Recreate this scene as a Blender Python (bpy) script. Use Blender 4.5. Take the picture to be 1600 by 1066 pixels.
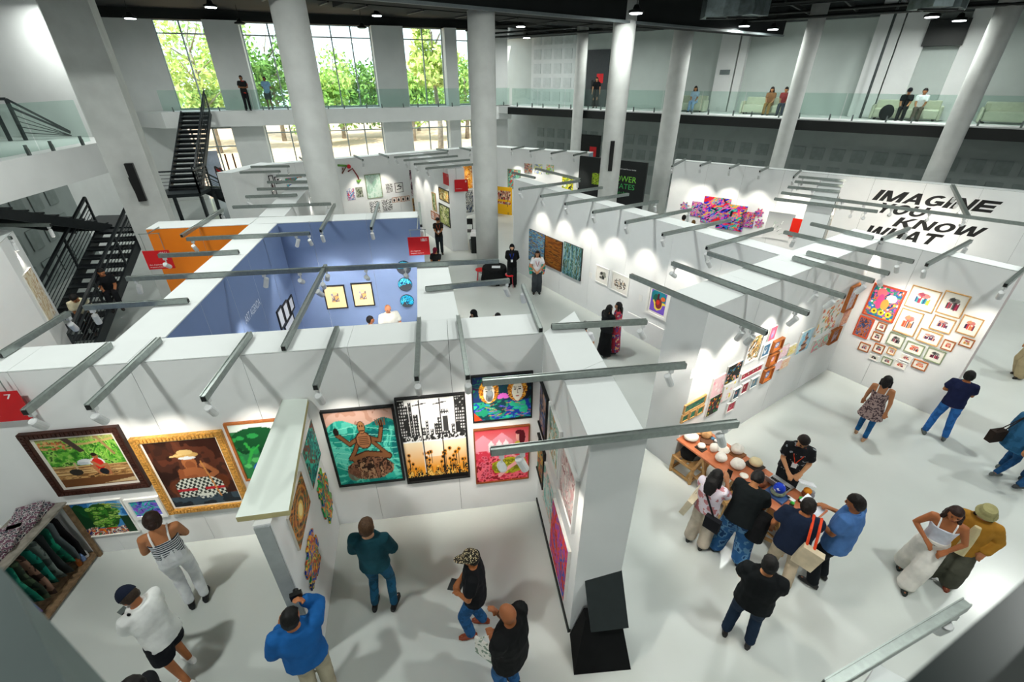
import bpy, bmesh, math, random
import numpy as np
from mathutils import Vector, Matrix, noise
random.seed(7); RNG = np.random.RandomState(7)
for o in list(bpy.data.objects): bpy.data.objects.remove(o)
SC = bpy.context.scene; COL = SC.collection
PI = math.pi
# ------------------------------------------------------------------ camera, sky, sun, exposure
HC = 6.4                                   # eye height of the photographer on the mezzanine
TILT = math.radians(30.0)
cam = bpy.data.cameras.new('camera'); cam.lens = 16.0; cam.sensor_width = 36.0; cam.clip_start = 0.02; cam.clip_end = 400
cam.dof.use_dof = True; cam.dof.focus_distance = 9.0; cam.dof.aperture_fstop = 2.8
co = bpy.data.objects.new('camera', cam); COL.objects.link(co)
co.location = (0, 0, HC); co.rotation_euler = (math.radians(90) - TILT, 0, 0); SC.camera = co
W = bpy.data.worlds.new('sky'); SC.world = W; W.use_nodes = True
bg = W.node_tree.nodes['Background']; bg.inputs[0].default_value = (0.80, 0.92, 1.0, 1); bg.inputs[1].default_value = 2.6
sun = bpy.data.lights.new('sun', 'SUN'); sun.energy = 9.0; sun.angle = math.radians(1.0); sun.color = (1, 0.95, 0.85)
so = bpy.data.objects.new('sun', sun); COL.objects.link(so); so.rotation_euler = (math.radians(38), 0, math.radians(-28))
SC.view_settings.view_transform = 'Standard'; SC.view_settings.look = 'None'
SC.view_settings.exposure = 0.0; SC.view_settings.gamma = 1.0; SC.view_settings.use_curve_mapping = False
SC.cycles.use_denoising = True; SC.cycles.max_bounces = 6; SC.cycles.diffuse_bounces = 4
SC.cycles.glossy_bounces = 3; SC.cycles.transmission_bounces = 5; SC.cycles.transparent_max_bounces = 12
SC.cycles.use_light_tree = True; SC.cycles.sample_clamp_indirect = 4.0
SC.cycles.caustics_reflective = False; SC.cycles.caustics_refractive = False
LAMP_W = 192.0                             # each high bay lamp
SPOT_W = 95.0                              # each track spotlight

# ------------------------------------------------------------------ plan helpers (a line of sight cut with a real plane)
F0 = 711.1; CT, ST = math.cos(TILT), math.sin(TILT)
def ray(x, y):
    u, v = (x - 800) / F0, (y - 533) / F0
    return (u, CT - v * ST, -ST - v * CT)
def at(x, y, z=0.0):
    r = ray(x, y); t = (z - HC) / r[2]
    return Vector((r[0] * t, r[1] * t, z))
H = 3.36                                   # height of the exhibition partitions

# ------------------------------------------------------------------ materials
MATS = {}
def srgb(c):
    if isinstance(c, str):
        c = c.lstrip('#'); c = [int(c[i:i + 2], 16) / 255 for i in (0, 2, 4)]
    return tuple(((v / 12.92) if v <= 0.04045 else ((v + 0.055) / 1.055) ** 2.4) for v in c[:3])
def mat(name, col, rough=0.6, metal=0.0, var=0.06, scale=8.0, bump=0.0, spec=0.4, emit=None, es=1.0, trans=0.0, alpha=1.0, col2=None, attr=False, coat=0.0, ior=1.45):
    if name in MATS: return MATS[name]
    m = bpy.data.materials.new(name); m.use_nodes = True; nt = m.node_tree; N = nt.nodes; L = nt.links
    b = N['Principled BSDF']; c = srgb(col)
    b.inputs['Roughness'].default_value = rough; b.inputs['Metallic'].default_value = metal
    b.inputs['Specular IOR Level'].default_value = spec; b.inputs['IOR'].default_value = ior
    b.inputs['Transmission Weight'].default_value = trans; b.inputs['Alpha'].default_value = alpha
    b.inputs['Coat Weight'].default_value = coat
    if attr:
        a = N.new('ShaderNodeAttribute'); a.attribute_name = 'Col'; L.new(a.outputs['Color'], b.inputs['Base Color'])
    else:
        tc = N.new('ShaderNodeTexCoord'); nz = N.new('ShaderNodeTexNoise'); nz.inputs['Scale'].default_value = scale; nz.inputs['Detail'].default_value = 4
        L.new(tc.outputs['Object'], nz.inputs['Vector'])
        rp = N.new('ShaderNodeValToRGB')
        c2 = srgb(col2) if col2 else None
        rp.color_ramp.elements[0].position = 0.35; rp.color_ramp.elements[1].position = 0.65
        rp.color_ramp.elements[0].color = (*( [x * (1 - var) for x in c]), 1)
        rp.color_ramp.elements[1].color = (*(c2 if c2 else [min(1, x * (1 + var)) for x in c]), 1)
        L.new(nz.outputs['Fac'], rp.inputs['Fac']); L.new(rp.outputs['Color'], b.inputs['Base Color'])
        if bump:
            bp = N.new('ShaderNodeBump'); bp.inputs['Strength'].default_value = bump; bp.inputs['Distance'].default_value = 0.01
            L.new(nz.outputs['Fac'], bp.inputs['Height']); L.new(bp.outputs['Normal'], b.inputs['Normal'])
    if emit:
        b.inputs['Emission Color'].default_value = (*srgb(emit), 1); b.inputs['Emission Strength'].default_value = es
    MATS[name] = m; return m
def flat(hexcol, rough=0.6, **k):
    return mat('paint_' + hexcol.lstrip('#') + ('' if rough == 0.6 else str(rough)), hexcol, rough, **k)

white = mat('partition_white', '#eceeee', 0.55, var=0.012, scale=3)
captop = mat('partition_cap_white', '#eaefee', 0.5, var=0.012, scale=2)
seam = mat('seam_dark', '#2c3132', 0.8)
blue = mat('booth_blue_paint', '#7286ae', 0.55, var=0.02, scale=3)
orange = mat('booth_orange_paint', '#e07c15', 0.55, var=0.03, scale=3)
plaster = mat('hall_plaster', '#dcdedd', 0.7, var=0.03, scale=1.3)
concrete = mat('column_concrete', '#cfd1ce', 0.75, var=0.06, scale=2.2, bump=0.15)
greywall = mat('grey_acoustic_board', '#8d9593', 0.8, var=0.04, scale=2)
greypad = mat('grey_acoustic_pad', '#7d8684', 0.85, var=0.08, scale=3)
palepad = mat('pale_acoustic_pad', '#c2c9c8', 0.85, var=0.05, scale=3)
paleboard = mat('pale_acoustic_board', '#d2d7d6', 0.8, var=0.03, scale=3)
black = mat('black_metal', '#121615', 0.5, var=0.1)
steel = mat('dark_stair_steel', '#2b3033', 0.45, metal=0.3, var=0.08)
alu = mat('track_aluminium', '#959d99', 0.38, metal=0.75, var=0.08, scale=20)
lampgrey = mat('spot_housing_white', '#d9dbdb', 0.4)
darkplastic = mat('black_plastic', '#141414', 0.4)
glassm = mat('railing_glass', '#d4efe6', 0.02, trans=1.0, var=0.0, spec=0.5, ior=1.1)
winframe = mat('window_aluminium', '#a9b2b2', 0.4, metal=0.5)
canvasm = mat('painted_canvas', '#ffffff', 0.5, attr=True, spec=0.25)
ceilm = mat('black_ceiling_paint', '#121616', 0.85, var=0.15, scale=1)
duct = mat('galvanised_duct', '#6f7a7c', 0.4, metal=0.7, var=0.25, scale=5)

# ------------------------------------------------------------------ mesh builder
class MB:
    def __init__(s): s.v = []; s.f = []; s.m = []
    def add(s, vs, fs, mi=0):
        n = len(s.v); s.v += [tuple(p) for p in vs]; s.f += [[i + n for i in f] for f in fs]; s.m += [mi] * len(fs)
    def box(s, c, size, R=None, mi=0):
        x, y, z = [k / 2 for k in size]; c = Vector(c)
        vs = [Vector((a * x, b * y, d * z)) for a in (-1, 1) for b in (-1, 1) for d in (-1, 1)]
        if R is not None: vs = [R @ p for p in vs]
        s.add([p + c for p in vs], [(0, 1, 3, 2), (4, 6, 7, 5), (0, 4, 5, 1), (2, 3, 7, 6), (0, 2, 6, 4), (1, 5, 7, 3)], mi); return s
    def prism(s, poly, z0, z1, mi=0, mis=None, mtop=None):
        n = len(poly); vs = [(p[0], p[1], z0) for p in poly] + [(p[0], p[1], z1) for p in poly]
        s.add(vs, [list(range(n))[::-1]], mi); k = len(s.v) - 2 * n
        s.f.append([k + n + i for i in range(n)]); s.m.append(mtop if mtop is not None else mi)
        for i in range(n):
            j = (i + 1) % n; s.f.append([k + i, k + j, k + n + j, k + n + i]); s.m.append(mis[i] if mis else mi)
        return s
    def bar(s, a, b, w, h=None, mi=0, up=(0, 0, 1)):
        a = Vector(a); b = Vector(b); d = (b - a); L = d.length
        if L < 1e-6: return s
        d.normalize(); up = Vector(up)
        if abs(d.dot(up)) > 0.98: up = Vector((0, 1, 0))
        r = d.cross(up).normalized(); u = r.cross(d)
        R = Matrix((r, d, u)).transposed()
        return s.box((a + b) / 2, (w, L, h if h else w), R, mi)
    def tube(s, pts, rad, n=8, mi=0, cap=True):
        pts = [Vector(p) for p in pts]; rs = rad if hasattr(rad, '__len__') else [rad] * len(pts)
        k = len(s.v); prev = None
        for i, p in enumerate(pts):
            d = (pts[min(i + 1, len(pts) - 1)] - pts[max(i - 1, 0)]).normalized()
            if prev is None:
                up = Vector((0, 0, 1)) if abs(d.z) < 0.9 else Vector((1, 0, 0)); r = d.cross(up).normalized()
            else:
                r = (prev - d * prev.dot(d)).normalized()
            prev = r; u = d.cross(r)
            for j in range(n):
                a = 2 * PI * j / n; s.v.append(tuple(p + (r * math.cos(a) + u * math.sin(a)) * rs[i]))
        for i in range(len(pts) - 1):
            for j in range(n):
                q = (j + 1) % n; s.f.append([k + i * n + j, k + i * n + q, k + (i + 1) * n + q, k + (i + 1) * n + j]); s.m.append(mi)
        if cap:
            s.f.append([k + j for j in range(n)][::-1]); s.m.append(mi)
            s.f.append([k + (len(pts) - 1) * n + j for j in range(n)]); s.m.append(mi)
        return s
    def cyl(s, c, r, h, n=20, mi=0, r2=None, axis=(0, 0, 1)):
        c = Vector(c); a = Vector(axis).normalized()
        return s.tube([c, c + a * h], [r, r if r2 is None else r2], n, mi)
    def lathe(s, c, prof, n=16, mi=0, sx=1, sy=1, R=None):
        k = len(s.v); c = Vector(c)
        for (r, z) in prof:
            for j in range(n):
                a = 2 * PI * j / n; p = Vector((r * math.cos(a) * sx, r * math.sin(a) * sy, z))
                s.v.append(tuple((R @ p if R is not None else p) + c))
        for i in range(len(prof) - 1):
            for j in range(n):
                q = (j + 1) % n; s.f.append([k + i * n + j, k + i * n + q, k + (i + 1) * n + q, k + (i + 1) * n + j]); s.m.append(mi)
        s.f.append([k + j for j in range(n)][::-1]); s.m.append(mi); s.f.append([k + (len(prof) - 1) * n + j for j in range(n)]); s.m.append(mi)
        return s
    def ell(s, c, r, n=12, m=8, mi=0, R=None):
        return s.lathe(c, [(max(1e-4, math.sin(PI * i / m)), -math.cos(PI * i / m)) for i in range(m + 1)], n, mi, 1, 1, (R if R is not None else Matrix.Identity(3)) @ Matrix.Diagonal(Vector(r)))

def setp(o, label=None, cat=None, group=None, kind=None):
    if label: o['label'] = label
    if cat: o['category'] = cat
    if group: o['group'] = group
    if kind: o['kind'] = kind
    return o
def mesh_of(name, mb, mats, smooth=False, M=None):
    me = bpy.data.meshes.new(name)
    vs = mb.v if M is None else [tuple(M @ Vector(p)) for p in mb.v]
    me.from_pydata(vs, [], mb.f)
    for m in (mats if isinstance(mats, (list, tuple)) else [mats]): me.materials.append(m)
    if mb.m and max(mb.m) > 0: me.polygons.foreach_set('material_index', mb.m)
    if smooth: me.shade_smooth() if hasattr(me, 'shade_smooth') else None
    me.update(); return me
def put(name, mb, mats, parent=None, label=None, cat=None, group=None, kind=None, smooth=False, loc=None, rotz=0):
    """mesh given in world coordinates; its origin is moved to the parent's (or to loc)"""
    if parent is not None: Mi = WM[parent.name].inverted()
    elif loc is not None: Mi = (Matrix.Translation(Vector(loc)) @ Matrix.Rotation(rotz, 4, 'Z')).inverted()
    elif mb.v:
        a = np.array(mb.v); lo, hi = a.min(0), a.max(0); loc = ((lo[0] + hi[0]) / 2, (lo[1] + hi[1]) / 2, lo[2]); Mi = Matrix.Translation(-Vector(loc))
    o = bpy.data.objects.new(name, mesh_of(name, mb, mats, smooth, Mi)); COL.objects.link(o)
    if parent is not None: o.parent = parent; WM[o.name] = WM[parent.name]
    else:
        o.location = loc; o.rotation_euler = (0, 0, rotz); WM[o.name] = Mi.inverted()
    return setp(o, label, cat, group, kind)
WM = {}
def thing(name, label, cat, loc, rotz=0, group=None):
    o = bpy.data.objects.new(name, None); COL.objects.link(o); o.empty_display_size = 0.1
    o.location = loc; o.rotation_euler = (0, 0, rotz); WM[o.name] = Matrix.Translation(Vector(loc)) @ Matrix.Rotation(rotz, 4, 'Z')
    return setp(o, label, cat, group)
def copy_tree(o, parent=None):
    c = o.copy(); COL.objects.link(c); c.parent = parent
    for ch in list(o.children): copy_tree(ch, c)
    return c
def struct(name, mb, mats, parent=None, **k):
    o = put(name, mb, mats, parent, kind=None if parent is not None else 'structure', **k); return o

# ------------------------------------------------------------------ vertical faces (walls to hang things on)
class Face:
    def __init__(s, A, B):
        s.A = Vector((A[0], A[1], 0)); s.B = Vector((B[0], B[1], 0)); s.d = (s.B - s.A).normalized(); s.L = (s.B - s.A).length
        s.n = Vector((s.d.y, -s.d.x, 0))
        if s.n.dot(-s.A) < 0: s.n = -s.n
        s.rot = math.atan2(s.d.y, s.d.x)
    def uv(s, x, y):
        r = Vector(ray(x, y)); o = Vector((0, 0, HC)); t = (s.A - o).dot(s.n) / r.dot(s.n); p = o + r * t
        return ((p - s.A).dot(s.d), p.z)
    def P(s, u, z, off=0.0):
        p = s.A + s.d * u + s.n * off; return Vector((p.x, p.y, z))
    def rect(s, *px):
        """four picture corners TL TR BR BL -> (u0, u1, z0, z1)"""
        q = [s.uv(*p) for p in px]
        if len(q) == 2: return (q[0][0], q[1][0], q[1][1], q[0][1])
        return ((q[0][0] + q[3][0]) / 2, (q[1][0] + q[2][0]) / 2, (q[2][1] + q[3][1]) / 2, (q[0][1] + q[1][1]) / 2)
    def box(s, mb, u0, u1, z0, z1, o0, o1, mi=0):
        p = [s.P(u0, 0, o0), s.P(u1, 0, o0), s.P(u1, 0, o1), s.P(u0, 0, o1)]
        mb.prism([(q.x, q.y) for q in p], z0, z1, mi); return mb
# ================================================================== the hall
def clear_glass(name, tint, gloss=0.08, rough=0.02):
    m = bpy.data.materials.new(name); m.use_nodes = True; N = m.node_tree.nodes; L = m.node_tree.links; N.clear()
    out = N.new('ShaderNodeOutputMaterial'); t = N.new('ShaderNodeBsdfTransparent'); g = N.new('ShaderNodeBsdfGlossy'); mx = N.new('ShaderNodeMixShader')
    nz = N.new('ShaderNodeTexNoise'); nz.inputs['Scale'].default_value = 3; mp = N.new('ShaderNodeMapRange')
    mp.inputs[3].default_value = gloss * 0.7; mp.inputs[4].default_value = gloss * 1.3; L.new(nz.outputs['Fac'], mp.inputs[0])
    t.inputs[0].default_value = (*tint, 1); g.inputs['Roughness'].default_value = rough; g.inputs[0].default_value = (0.9, 1, 0.97, 1)
    L.new(mp.outputs[0], mx.inputs[0]); L.new(t.outputs[0], mx.inputs[1]); L.new(g.outputs[0], mx.inputs[2]); L.new(mx.outputs[0], out.inputs[0]); return m
paneglass = clear_glass('window_glass', (0.93, 0.97, 0.96), 0.05)
railglass = clear_glass('rail_glass', (0.84, 0.92, 0.89), 0.05)
darkrail = clear_glass('dark_rail_glass', (0.07, 0.12, 0.10), 0.02, 0.15)

# floor: pale grey glossy epoxy with faint cloudy wear
fm = mat('epoxy_floor', '#cbd0cc', 0.22, var=0.05, scale=0.5, spec=0.5)
nt = fm.node_tree; nz2 = nt.nodes.new('ShaderNodeTexNoise'); nz2.inputs['Scale'].default_value = 9; nz2.inputs['Detail'].default_value = 6
tc2 = nt.nodes.new('ShaderNodeTexCoord'); nt.links.new(tc2.outputs['Object'], nz2.inputs['Vector'])
bp2 = nt.nodes.new('ShaderNodeBump'); bp2.inputs['Strength'].default_value = 0.12; bp2.inputs['Distance'].default_value = 0.01
nt.links.new(nz2.outputs['Fac'], bp2.inputs['Height']); nt.links.new(bp2.outputs['Normal'], nt.nodes['Principled BSDF'].inputs['Normal'])
FD = Vector((17.0, 6.3, 0)).normalized(); FN = Vector((FD.y, -FD.x, 0))         # facade direction, normal into the hall
SFA = Vector((-17.2, 27.3, 0)); SFL = lambda s, o=0: SFA + FD * s + FN * o
RD = (Vector((18.4, 17.95, 0)) - Vector((-0.2, 32.8, 0))).normalized(); RN = Vector((RD.y, -RD.x, 0))
if RN.y > 0: RN = -RN
RA = Vector((-0.2, 32.8, 0)); RL = lambda s, o=0: RA + RD * s + RN * o
xy = lambda *ps: [(p.x, p.y) for p in ps]
GO = -1.7                                                                           # glass line behind the slab edge
CL = SFL(-3.2, GO)                                                                  # left far corner of the hall
lw1 = Vector((-13.6, 7.0, 0)); lw2 = Vector((-12.6, -14, 0))
mb = MB(); mb.prism(xy(lw2, Vector((30, -14, 0)), RL(40, -3.4), RL(-1.5, -3.4), SFL(17.5, GO), CL, lw1), -0.12, 0)
struct('floor', mb, fm)
mb = MB(); mb.prism(xy(lw2, Vector((34, -14, 0)), RL(44, -3.6), RL(-2, -3.6), SFL(18, GO - .3), SFL(-3.8, GO - .3), lw1 + Vector((-.4, 0, 0))), 9.5, 9.7)
struct('ceiling', mb, ceilm)
# outside ground
mb = MB(); q = [SFL(-40, GO - .3), SFL(19, GO - .3), RL(-2, -3.6), RL(10, -3.8), Vector((60, 90, 0)), Vector((-90, 90, 0)), Vector((-70, 20, 0))]
mb.prism(xy(*q), -0.3, -0.02)
struct('outside_ground', mb, mat('sandy_ground', '#e8c8ae', 0.9, var=0.15, scale=0.8, col2='#cfae8e'))
# left hall wall with pads under the mezzanine
mb = MB(); mb.bar(tuple(CL + Vector((0, 0, 4.75))), tuple(lw1 + Vector((0, 0, 4.75))), 0.3, 9.5)
mb.bar(tuple(lw1 + Vector((0, 0, 4.75))), tuple(lw2 + Vector((0, 0, 4.75))), 0.3, 9.5)
wl = struct('wall_left', mb, plaster)
LWF = Face(lw1, CL)
padm = bpy.data.meshes.new('acoustic_pad'); b = bmesh.new(); bmesh.ops.create_cube(b, size=1)
bmesh.ops.bevel(b, geom=b.edges[:], offset=0.03, segments=1, affect='EDGES'); b.to_mesh(padm); b.free(); padm.materials.append(greypad)
def pads(face, u0, u1, z0, z1, pitch, size, parent, m=None, off=0.0, name='acoustic_pad'):
    me = padm
    if m is not None:
        me = padm.copy(); me.materials.clear(); me.materials.append(m)
    Mi = WM[parent.name].inverted(); n = max(1, int((u1 - u0) / pitch)); nr = max(1, int((z1 - z0) / pitch))
    for i in range(n):
        for j in range(nr):
            o = bpy.data.objects.new(name, me); COL.objects.link(o); o.parent = parent
            p = face.P(u0 + (i + .5) * pitch, z0 + (j + .5) * pitch, off + .012)
            o.matrix_local = Mi @ Matrix.Translation(p) @ Matrix.Rotation(face.rot, 4, 'Z') @ Matrix.Diagonal((size, 0.05, size, 1))
mb = MB(); LWF.box(mb, 0.5, 12.0, 0, 4.05, 0.151, 0.2)
bl = struct('acoustic_board', mb, greywall, wl)
pads(LWF, 0.6, 11.9, 0.1, 4.0, 1.05, 0.66, bl, off=0.2)

# right hall wall
RW = Face(RL(-3, -3.2), RL(42, -3.2)); RW.n = RN
mb = MB(); mb.bar(tuple(RL(-3, -3.35) + Vector((0, 0, 4.75))), tuple(RL(42, -3.35) + Vector((0, 0, 4.75))), 0.3, 9.5)
wr = struct('wall_right', mb, mat('right_wall_paint', '#b9c2be', 0.75, var=0.04, scale=1))
mb = MB(); RW.box(mb, 0.0, 45, 0, 4.4, 0.001, 0.05); blr = struct('acoustic_board', mb, greywall, wr)
pads(RW, 2.9, 41, 1.0, 4.35, 0.85, 0.56, blr, off=0.05)
mb = MB(); RW.box(mb, 2.4, 6.6, 4.86, 9.0, 0.001, 0.05); blu = struct('acoustic_board', mb, paleboard, wr)
pads(RW, 2.5, 6.5, 4.95, 9.0, 0.8, 0.56, blu, palepad, 0.05)
# pilasters on the upper wall
for (px, w) in [(1120, .9), (1150, .35), (1345, .9), (1385, .9), (1480, 1.1)]:
    u, z = RW.uv(px, 120); mb = MB(); RW.box(mb, u, u + w, 4.85, 9.4, 0.0, 0.35); struct('wall_pilaster', mb, plaster, wr)
# right mezzanine slab, black fascia
mb = MB(); mb.prism(xy(RL(-1.2), RL(42), RL(42, -3.2), RL(-1.2, -3.2)), 4.42, 4.85)
sr = struct('mezzanine_slab_right', mb, plaster)
mb = MB(); RF = Face(RL(0), RL(42)); RF.n = RN; RF.box(mb, -0.05, 42, 4.40, 4.80, 0.001, 0.06); struct('black_fascia', mb, black, sr)
# facade slab
mb = MB(); mb.prism(xy(SFL(-3.2, GO), SFL(-1.4, 0), SFL(18.3, 0), SFL(18.3, GO)), 4.07, 4.85)
struct('mezzanine_slab_front', mb, plaster)
# facade: piers, header, windows
GF = Face(SFL(-3.3, GO), SFL(18.3, GO)); GF.n = FN
U = lambda x, y=60: GF.uv(x, y)[0]
wins = [(U(246), U(325), 2), (U(380), U(462), 2), (U(486), U(579), 3), (U(628), U(690), 2), (U(709), U(731), 1)]
TZ = GF.uv(540, 59)[1]; WT = 9.05
edges = [-0.1] + [e for w_ in wins for e in w_[:2]] + [GF.L + 0.1]
fw = MB(); GF.box(fw, -0.3, GF.L + .3, WT, 9.5, -0.2, 0.25); fr = struct('wall_front', fw, black)
for i in range(0, len(edges), 2):
    a, b = edges[i], edges[i + 1]
    mb = MB(); GF.box(mb, a, b, 0, WT, -0.25, 0.05)
    if b - a > 0.25 and i > 0: GF.box(mb, a + .02, b - .02, 0, WT, 0.05, 0.75)
    struct('facade_pier', mb, plaster, fr)
def window(n, a, b, z0, z1, lites, transoms):
    mb = MB(); t = 0.045
    for z in (z0, z1): GF.box(mb, a, b, z - t, z + t, -0.10, 0.02)
    for e in (a, b): GF.box(mb, e - t, e + t, z0, z1, -0.10, 0.02)
    fo = struct('window_%d' % n, mb, winframe)
    for k in range(1, lites):
        e = a + (b - a) * k / lites; mb = MB(); GF.box(mb, e - .035, e + .035, z0, z1, -0.09, 0.02); struct('mullion', mb, winframe, fo)
    for z in transoms:
        mb = MB(); GF.box(mb, a, b, z - .03, z + .03, -0.085, 0.015); struct('transom', mb, winframe, fo)
    zs = [z0] + list(transoms) + [z1]
    for k in range(lites):
        for j in range(len(zs) - 1):
            e0 = a + (b - a) * k / lites; e1 = a + (b - a) * (k + 1) / lites
            mb = MB(); GF.box(mb, e0 + .02, e1 - .02, zs[j] + .02, zs[j + 1] - .02, -0.045, -0.037); struct('pane', mb, paneglass, fo)
n = 1
for (a, b, l) in wins:
    window(n, a, b, 4.9, WT, l, [TZ]); n += 1
for (a, b, l) in wins[1:]:
    window(n, a, b, 0.1, 4.0, l, [3.55]); n += 1
# wide glazed doorway under the slab at the left with two timber pull handles
da, db = U(300, 210), U(368, 210)
window(n, da, db, 0.1, 3.9, 2, [2.9]); n += 1
mb = MB(); GF.box(mb, da + .1, da + (db - da) * .45, 0.15, 2.7, 0.03, 0.07); dl = struct('door_1', mb, mat('grey_door_leaf', '#b9c2d4', .5))
mb = MB(); GF.box(mb, da + .6, da + .95, 1.35, 1.75, 0.072, 0.08); put('notice', mb, flat('#b32020'), dl, label='small red notice on door leaf')
for k, f in enumerate((.62, .80)):
    mb = MB(); u = da + (db - da) * f; mb.tube([GF.P(u, .7, .12), GF.P(u, 2.5, .12)], .045, 8); mb.tube([GF.P(u, .9, .12), GF.P(u, .9, .0)], .02, 6); mb.tube([GF.P(u, 2.3, .12), GF.P(u, 2.3, .0)], .02, 6)
    put('door_handle', mb, mat('dark_timber', '#5a3322', .5), dl)
mb = MB(); GF.box(mb, da - .2, db + .2, 3.95, 4.06, 0.02, 0.12); struct('trim_1', mb, black)

# ceiling beam over the inner row of columns, ducts, pipes
mb = MB(); c1, c2, c4 = Vector((-5.3, 13.3, 0)), Vector((-.92, 16.5, 0)), Vector((4.1, 20.0, 0))
bd = (c4 - c1).normalized(); mb.bar(tuple(c1 - bd * 12 + Vector((0, 0, 8.72))), tuple(c4 + bd * 10 + Vector((0, 0, 8.72))), 1.1, 1.2)
struct('ceiling_beam', mb, ceilm)
mb = MB(); mb.bar(tuple(c1 - bd * 12 + Vector((.3, -.5, 8.1))), tuple(c4 + bd * 10 + Vector((.3, -.5, 8.1))), .12, .08); struct('trim_2', mb, mat('beam_edge_grey', '#60686a', .6))
for (o_, z_, w_, h_, s0, s1) in [(-2.4, 8.65, 1.1, .8, 2, 16), (-5.2, 8.9, .9, .6, 0, 13)]:
    off = Vector((bd.y, -bd.x, 0)) * -o_ * -1
    t = thing('air_duct', 'long black rectangular air duct with flanges hanging under the ceiling, %s' % ('nearer the hall centre' if o_ > -3 else 'farther from the hall centre'), 'air duct', (0, 0, 0))
    a = c1 + bd * s0 + off; b_ = c1 + bd * s1 + off
    mb = MB(); mb.bar((a.x, a.y, z_), (b_.x, b_.y, z_), w_, h_); put('duct_body', mb, ceilm, t)
    for k in range(int((s1 - s0) / 1.8)):
        p = a + bd * (k * 1.8 + .6); mb = MB(); mb.bar((p.x, p.y, z_), (p.x + bd.x * .06, p.y + bd.y * .06, z_), w_ + .08, h_ + .08); put('duct_flange', mb, black, t)
def elbow(pts, z, label):
    t = thing('duct_elbow', label, 'air duct', (pts[0][0], pts[0][1], z)); mb = MB()
    for a, b_ in zip(pts[:-1], pts[1:]): mb.bar((a[0], a[1], z), (b_[0], b_[1], z), .9, .75)
    put('duct_body', mb, duct, t)
    for p in pts[1:-1]:
        mb = MB(); mb.box((p[0], p[1], z), (.98, .12, .83)); put('duct_flange', mb, black, t)
p = at(1085, 38, 8.6); e0 = [(6.3, 18.4), (6.9, 18.3), (7.45, 18.0), (7.8, 17.5)]
elbow(e0, 8.5, 'bare metal duct elbow beside the black duct, left one under the ceiling')
elbow([(10.6, 14.6), (11.1, 14.6), (11.5, 14.9), (11.8, 15.3)], 8.35, 'bare metal duct elbow, right one under the ceiling')
def pipe(a, b, r, label, z2=None):
    mb = MB(); mb.tube([a, b], r, 8)
    put('ceiling_pipe', mb, black, label=label, cat='pipe')
for k, (o_, z_) in enumerate([(1.0, 8.5), (.4, 8.75), (-.4, 8.6), (2.2, 8.9)]):
    a = RL(-1, o_); b_ = RL(36, o_); pipe((a.x, a.y, z_), (b_.x, b_.y, z_), .05 if k < 3 else .08, 'thin black ceiling pipe along the right mezzanine, %s' % ['lowest one', 'upper one over the slab edge', 'one nearest the wall', 'thick one farthest from the wall'][k])
mb = MB()
for k in range(20):
    a = RL(1 + k * 1.8, 2.4); b_ = RL(1 + k * 1.8, -3); mb.bar((a.x, a.y, 8.95), (b_.x, b_.y, 8.95), .08, .12)
for o_ in (2.2, -2.8):
    a = RL(-1, o_); b_ = RL(36, o_); mb.bar((a.x, a.y, 8.95), (b_.x, b_.y, 8.95), .08, .3)
struct('trim_3', mb, black)
mb = MB(); RW.box(mb, 0, 45, 8.7, 9.5, 0.0, 0.3); struct('trim_4', mb, mat('grey_ceiling_edge', '#4d5353', .8))

# columns
def column(x, y, r, top=9.4, label=''):
    mb = MB(); mb.lathe((x, y, 0), [(r, 0), (r, top * .33), (r, top * .66), (r, top)], 36)
    o = put('column', mb, concrete, label=label, cat='column', smooth=True); return o
for x, y, r, lb in [(-5.3, 13.3, .41, 'thick round concrete column standing behind the blue booth'), (-.92, 16.5, .41, 'round concrete column in the middle of the hall beside the black covered table'),
                    (4.0, 19.6, .40, 'round concrete column with a black speaker bar in front of the black exhibition banner'), (7.4, 23.6, .42, 'wide round concrete column left of the long white partition with bright collages'),
                    (3.75, 29.0, .30, 'slim round concrete column beside the upper black door'), (12.2, 22.2, .31, 'slim round concrete column right of the seated couple on the mezzanine'),
                    (16.5, 18.6, .35, 'round concrete column at the right edge behind the lettered partition')]:
    column(x, y, r, 9.45, lb)
# big rectangular pier and mezzanine on the left
pd = Vector((math.cos(math.radians(27)), math.sin(math.radians(27)), 0)); pn = Vector((-pd.y, pd.x, 0)); PA = Vector((-11.5, 13.65, 0))
mb = MB(); mb.prism(xy(PA, PA + pd * 1.0, PA + pd * 1.0 + pn * .9, PA + pn * .9), 0, 9.45); struct('wall_pier_left', mb, concrete)
SLa = Vector((-10.3, 6.0, 0)); SLb = Vector((-11.5, 13.65, 0))
mb = MB(); mb.prism(xy(SLa, SLb, SLb + pn * .9, Vector((-12.8, 15.3, 0)), Vector((-15.3, 15.3, 0)), Vector((-13.3, 6.0, 0))), 4.07, 4.85); struct('mezzanine_slab_left', mb, plaster)
mb = MB(); mb.prism([(-20, 15.1), (-12.75, 15.1), (-12.75, 15.5), (-20, 15.5)], 4.86, 9.45); struct('wall_mezzanine_left', mb, plaster)
SLF = Face(SLa, SLb)
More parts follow.
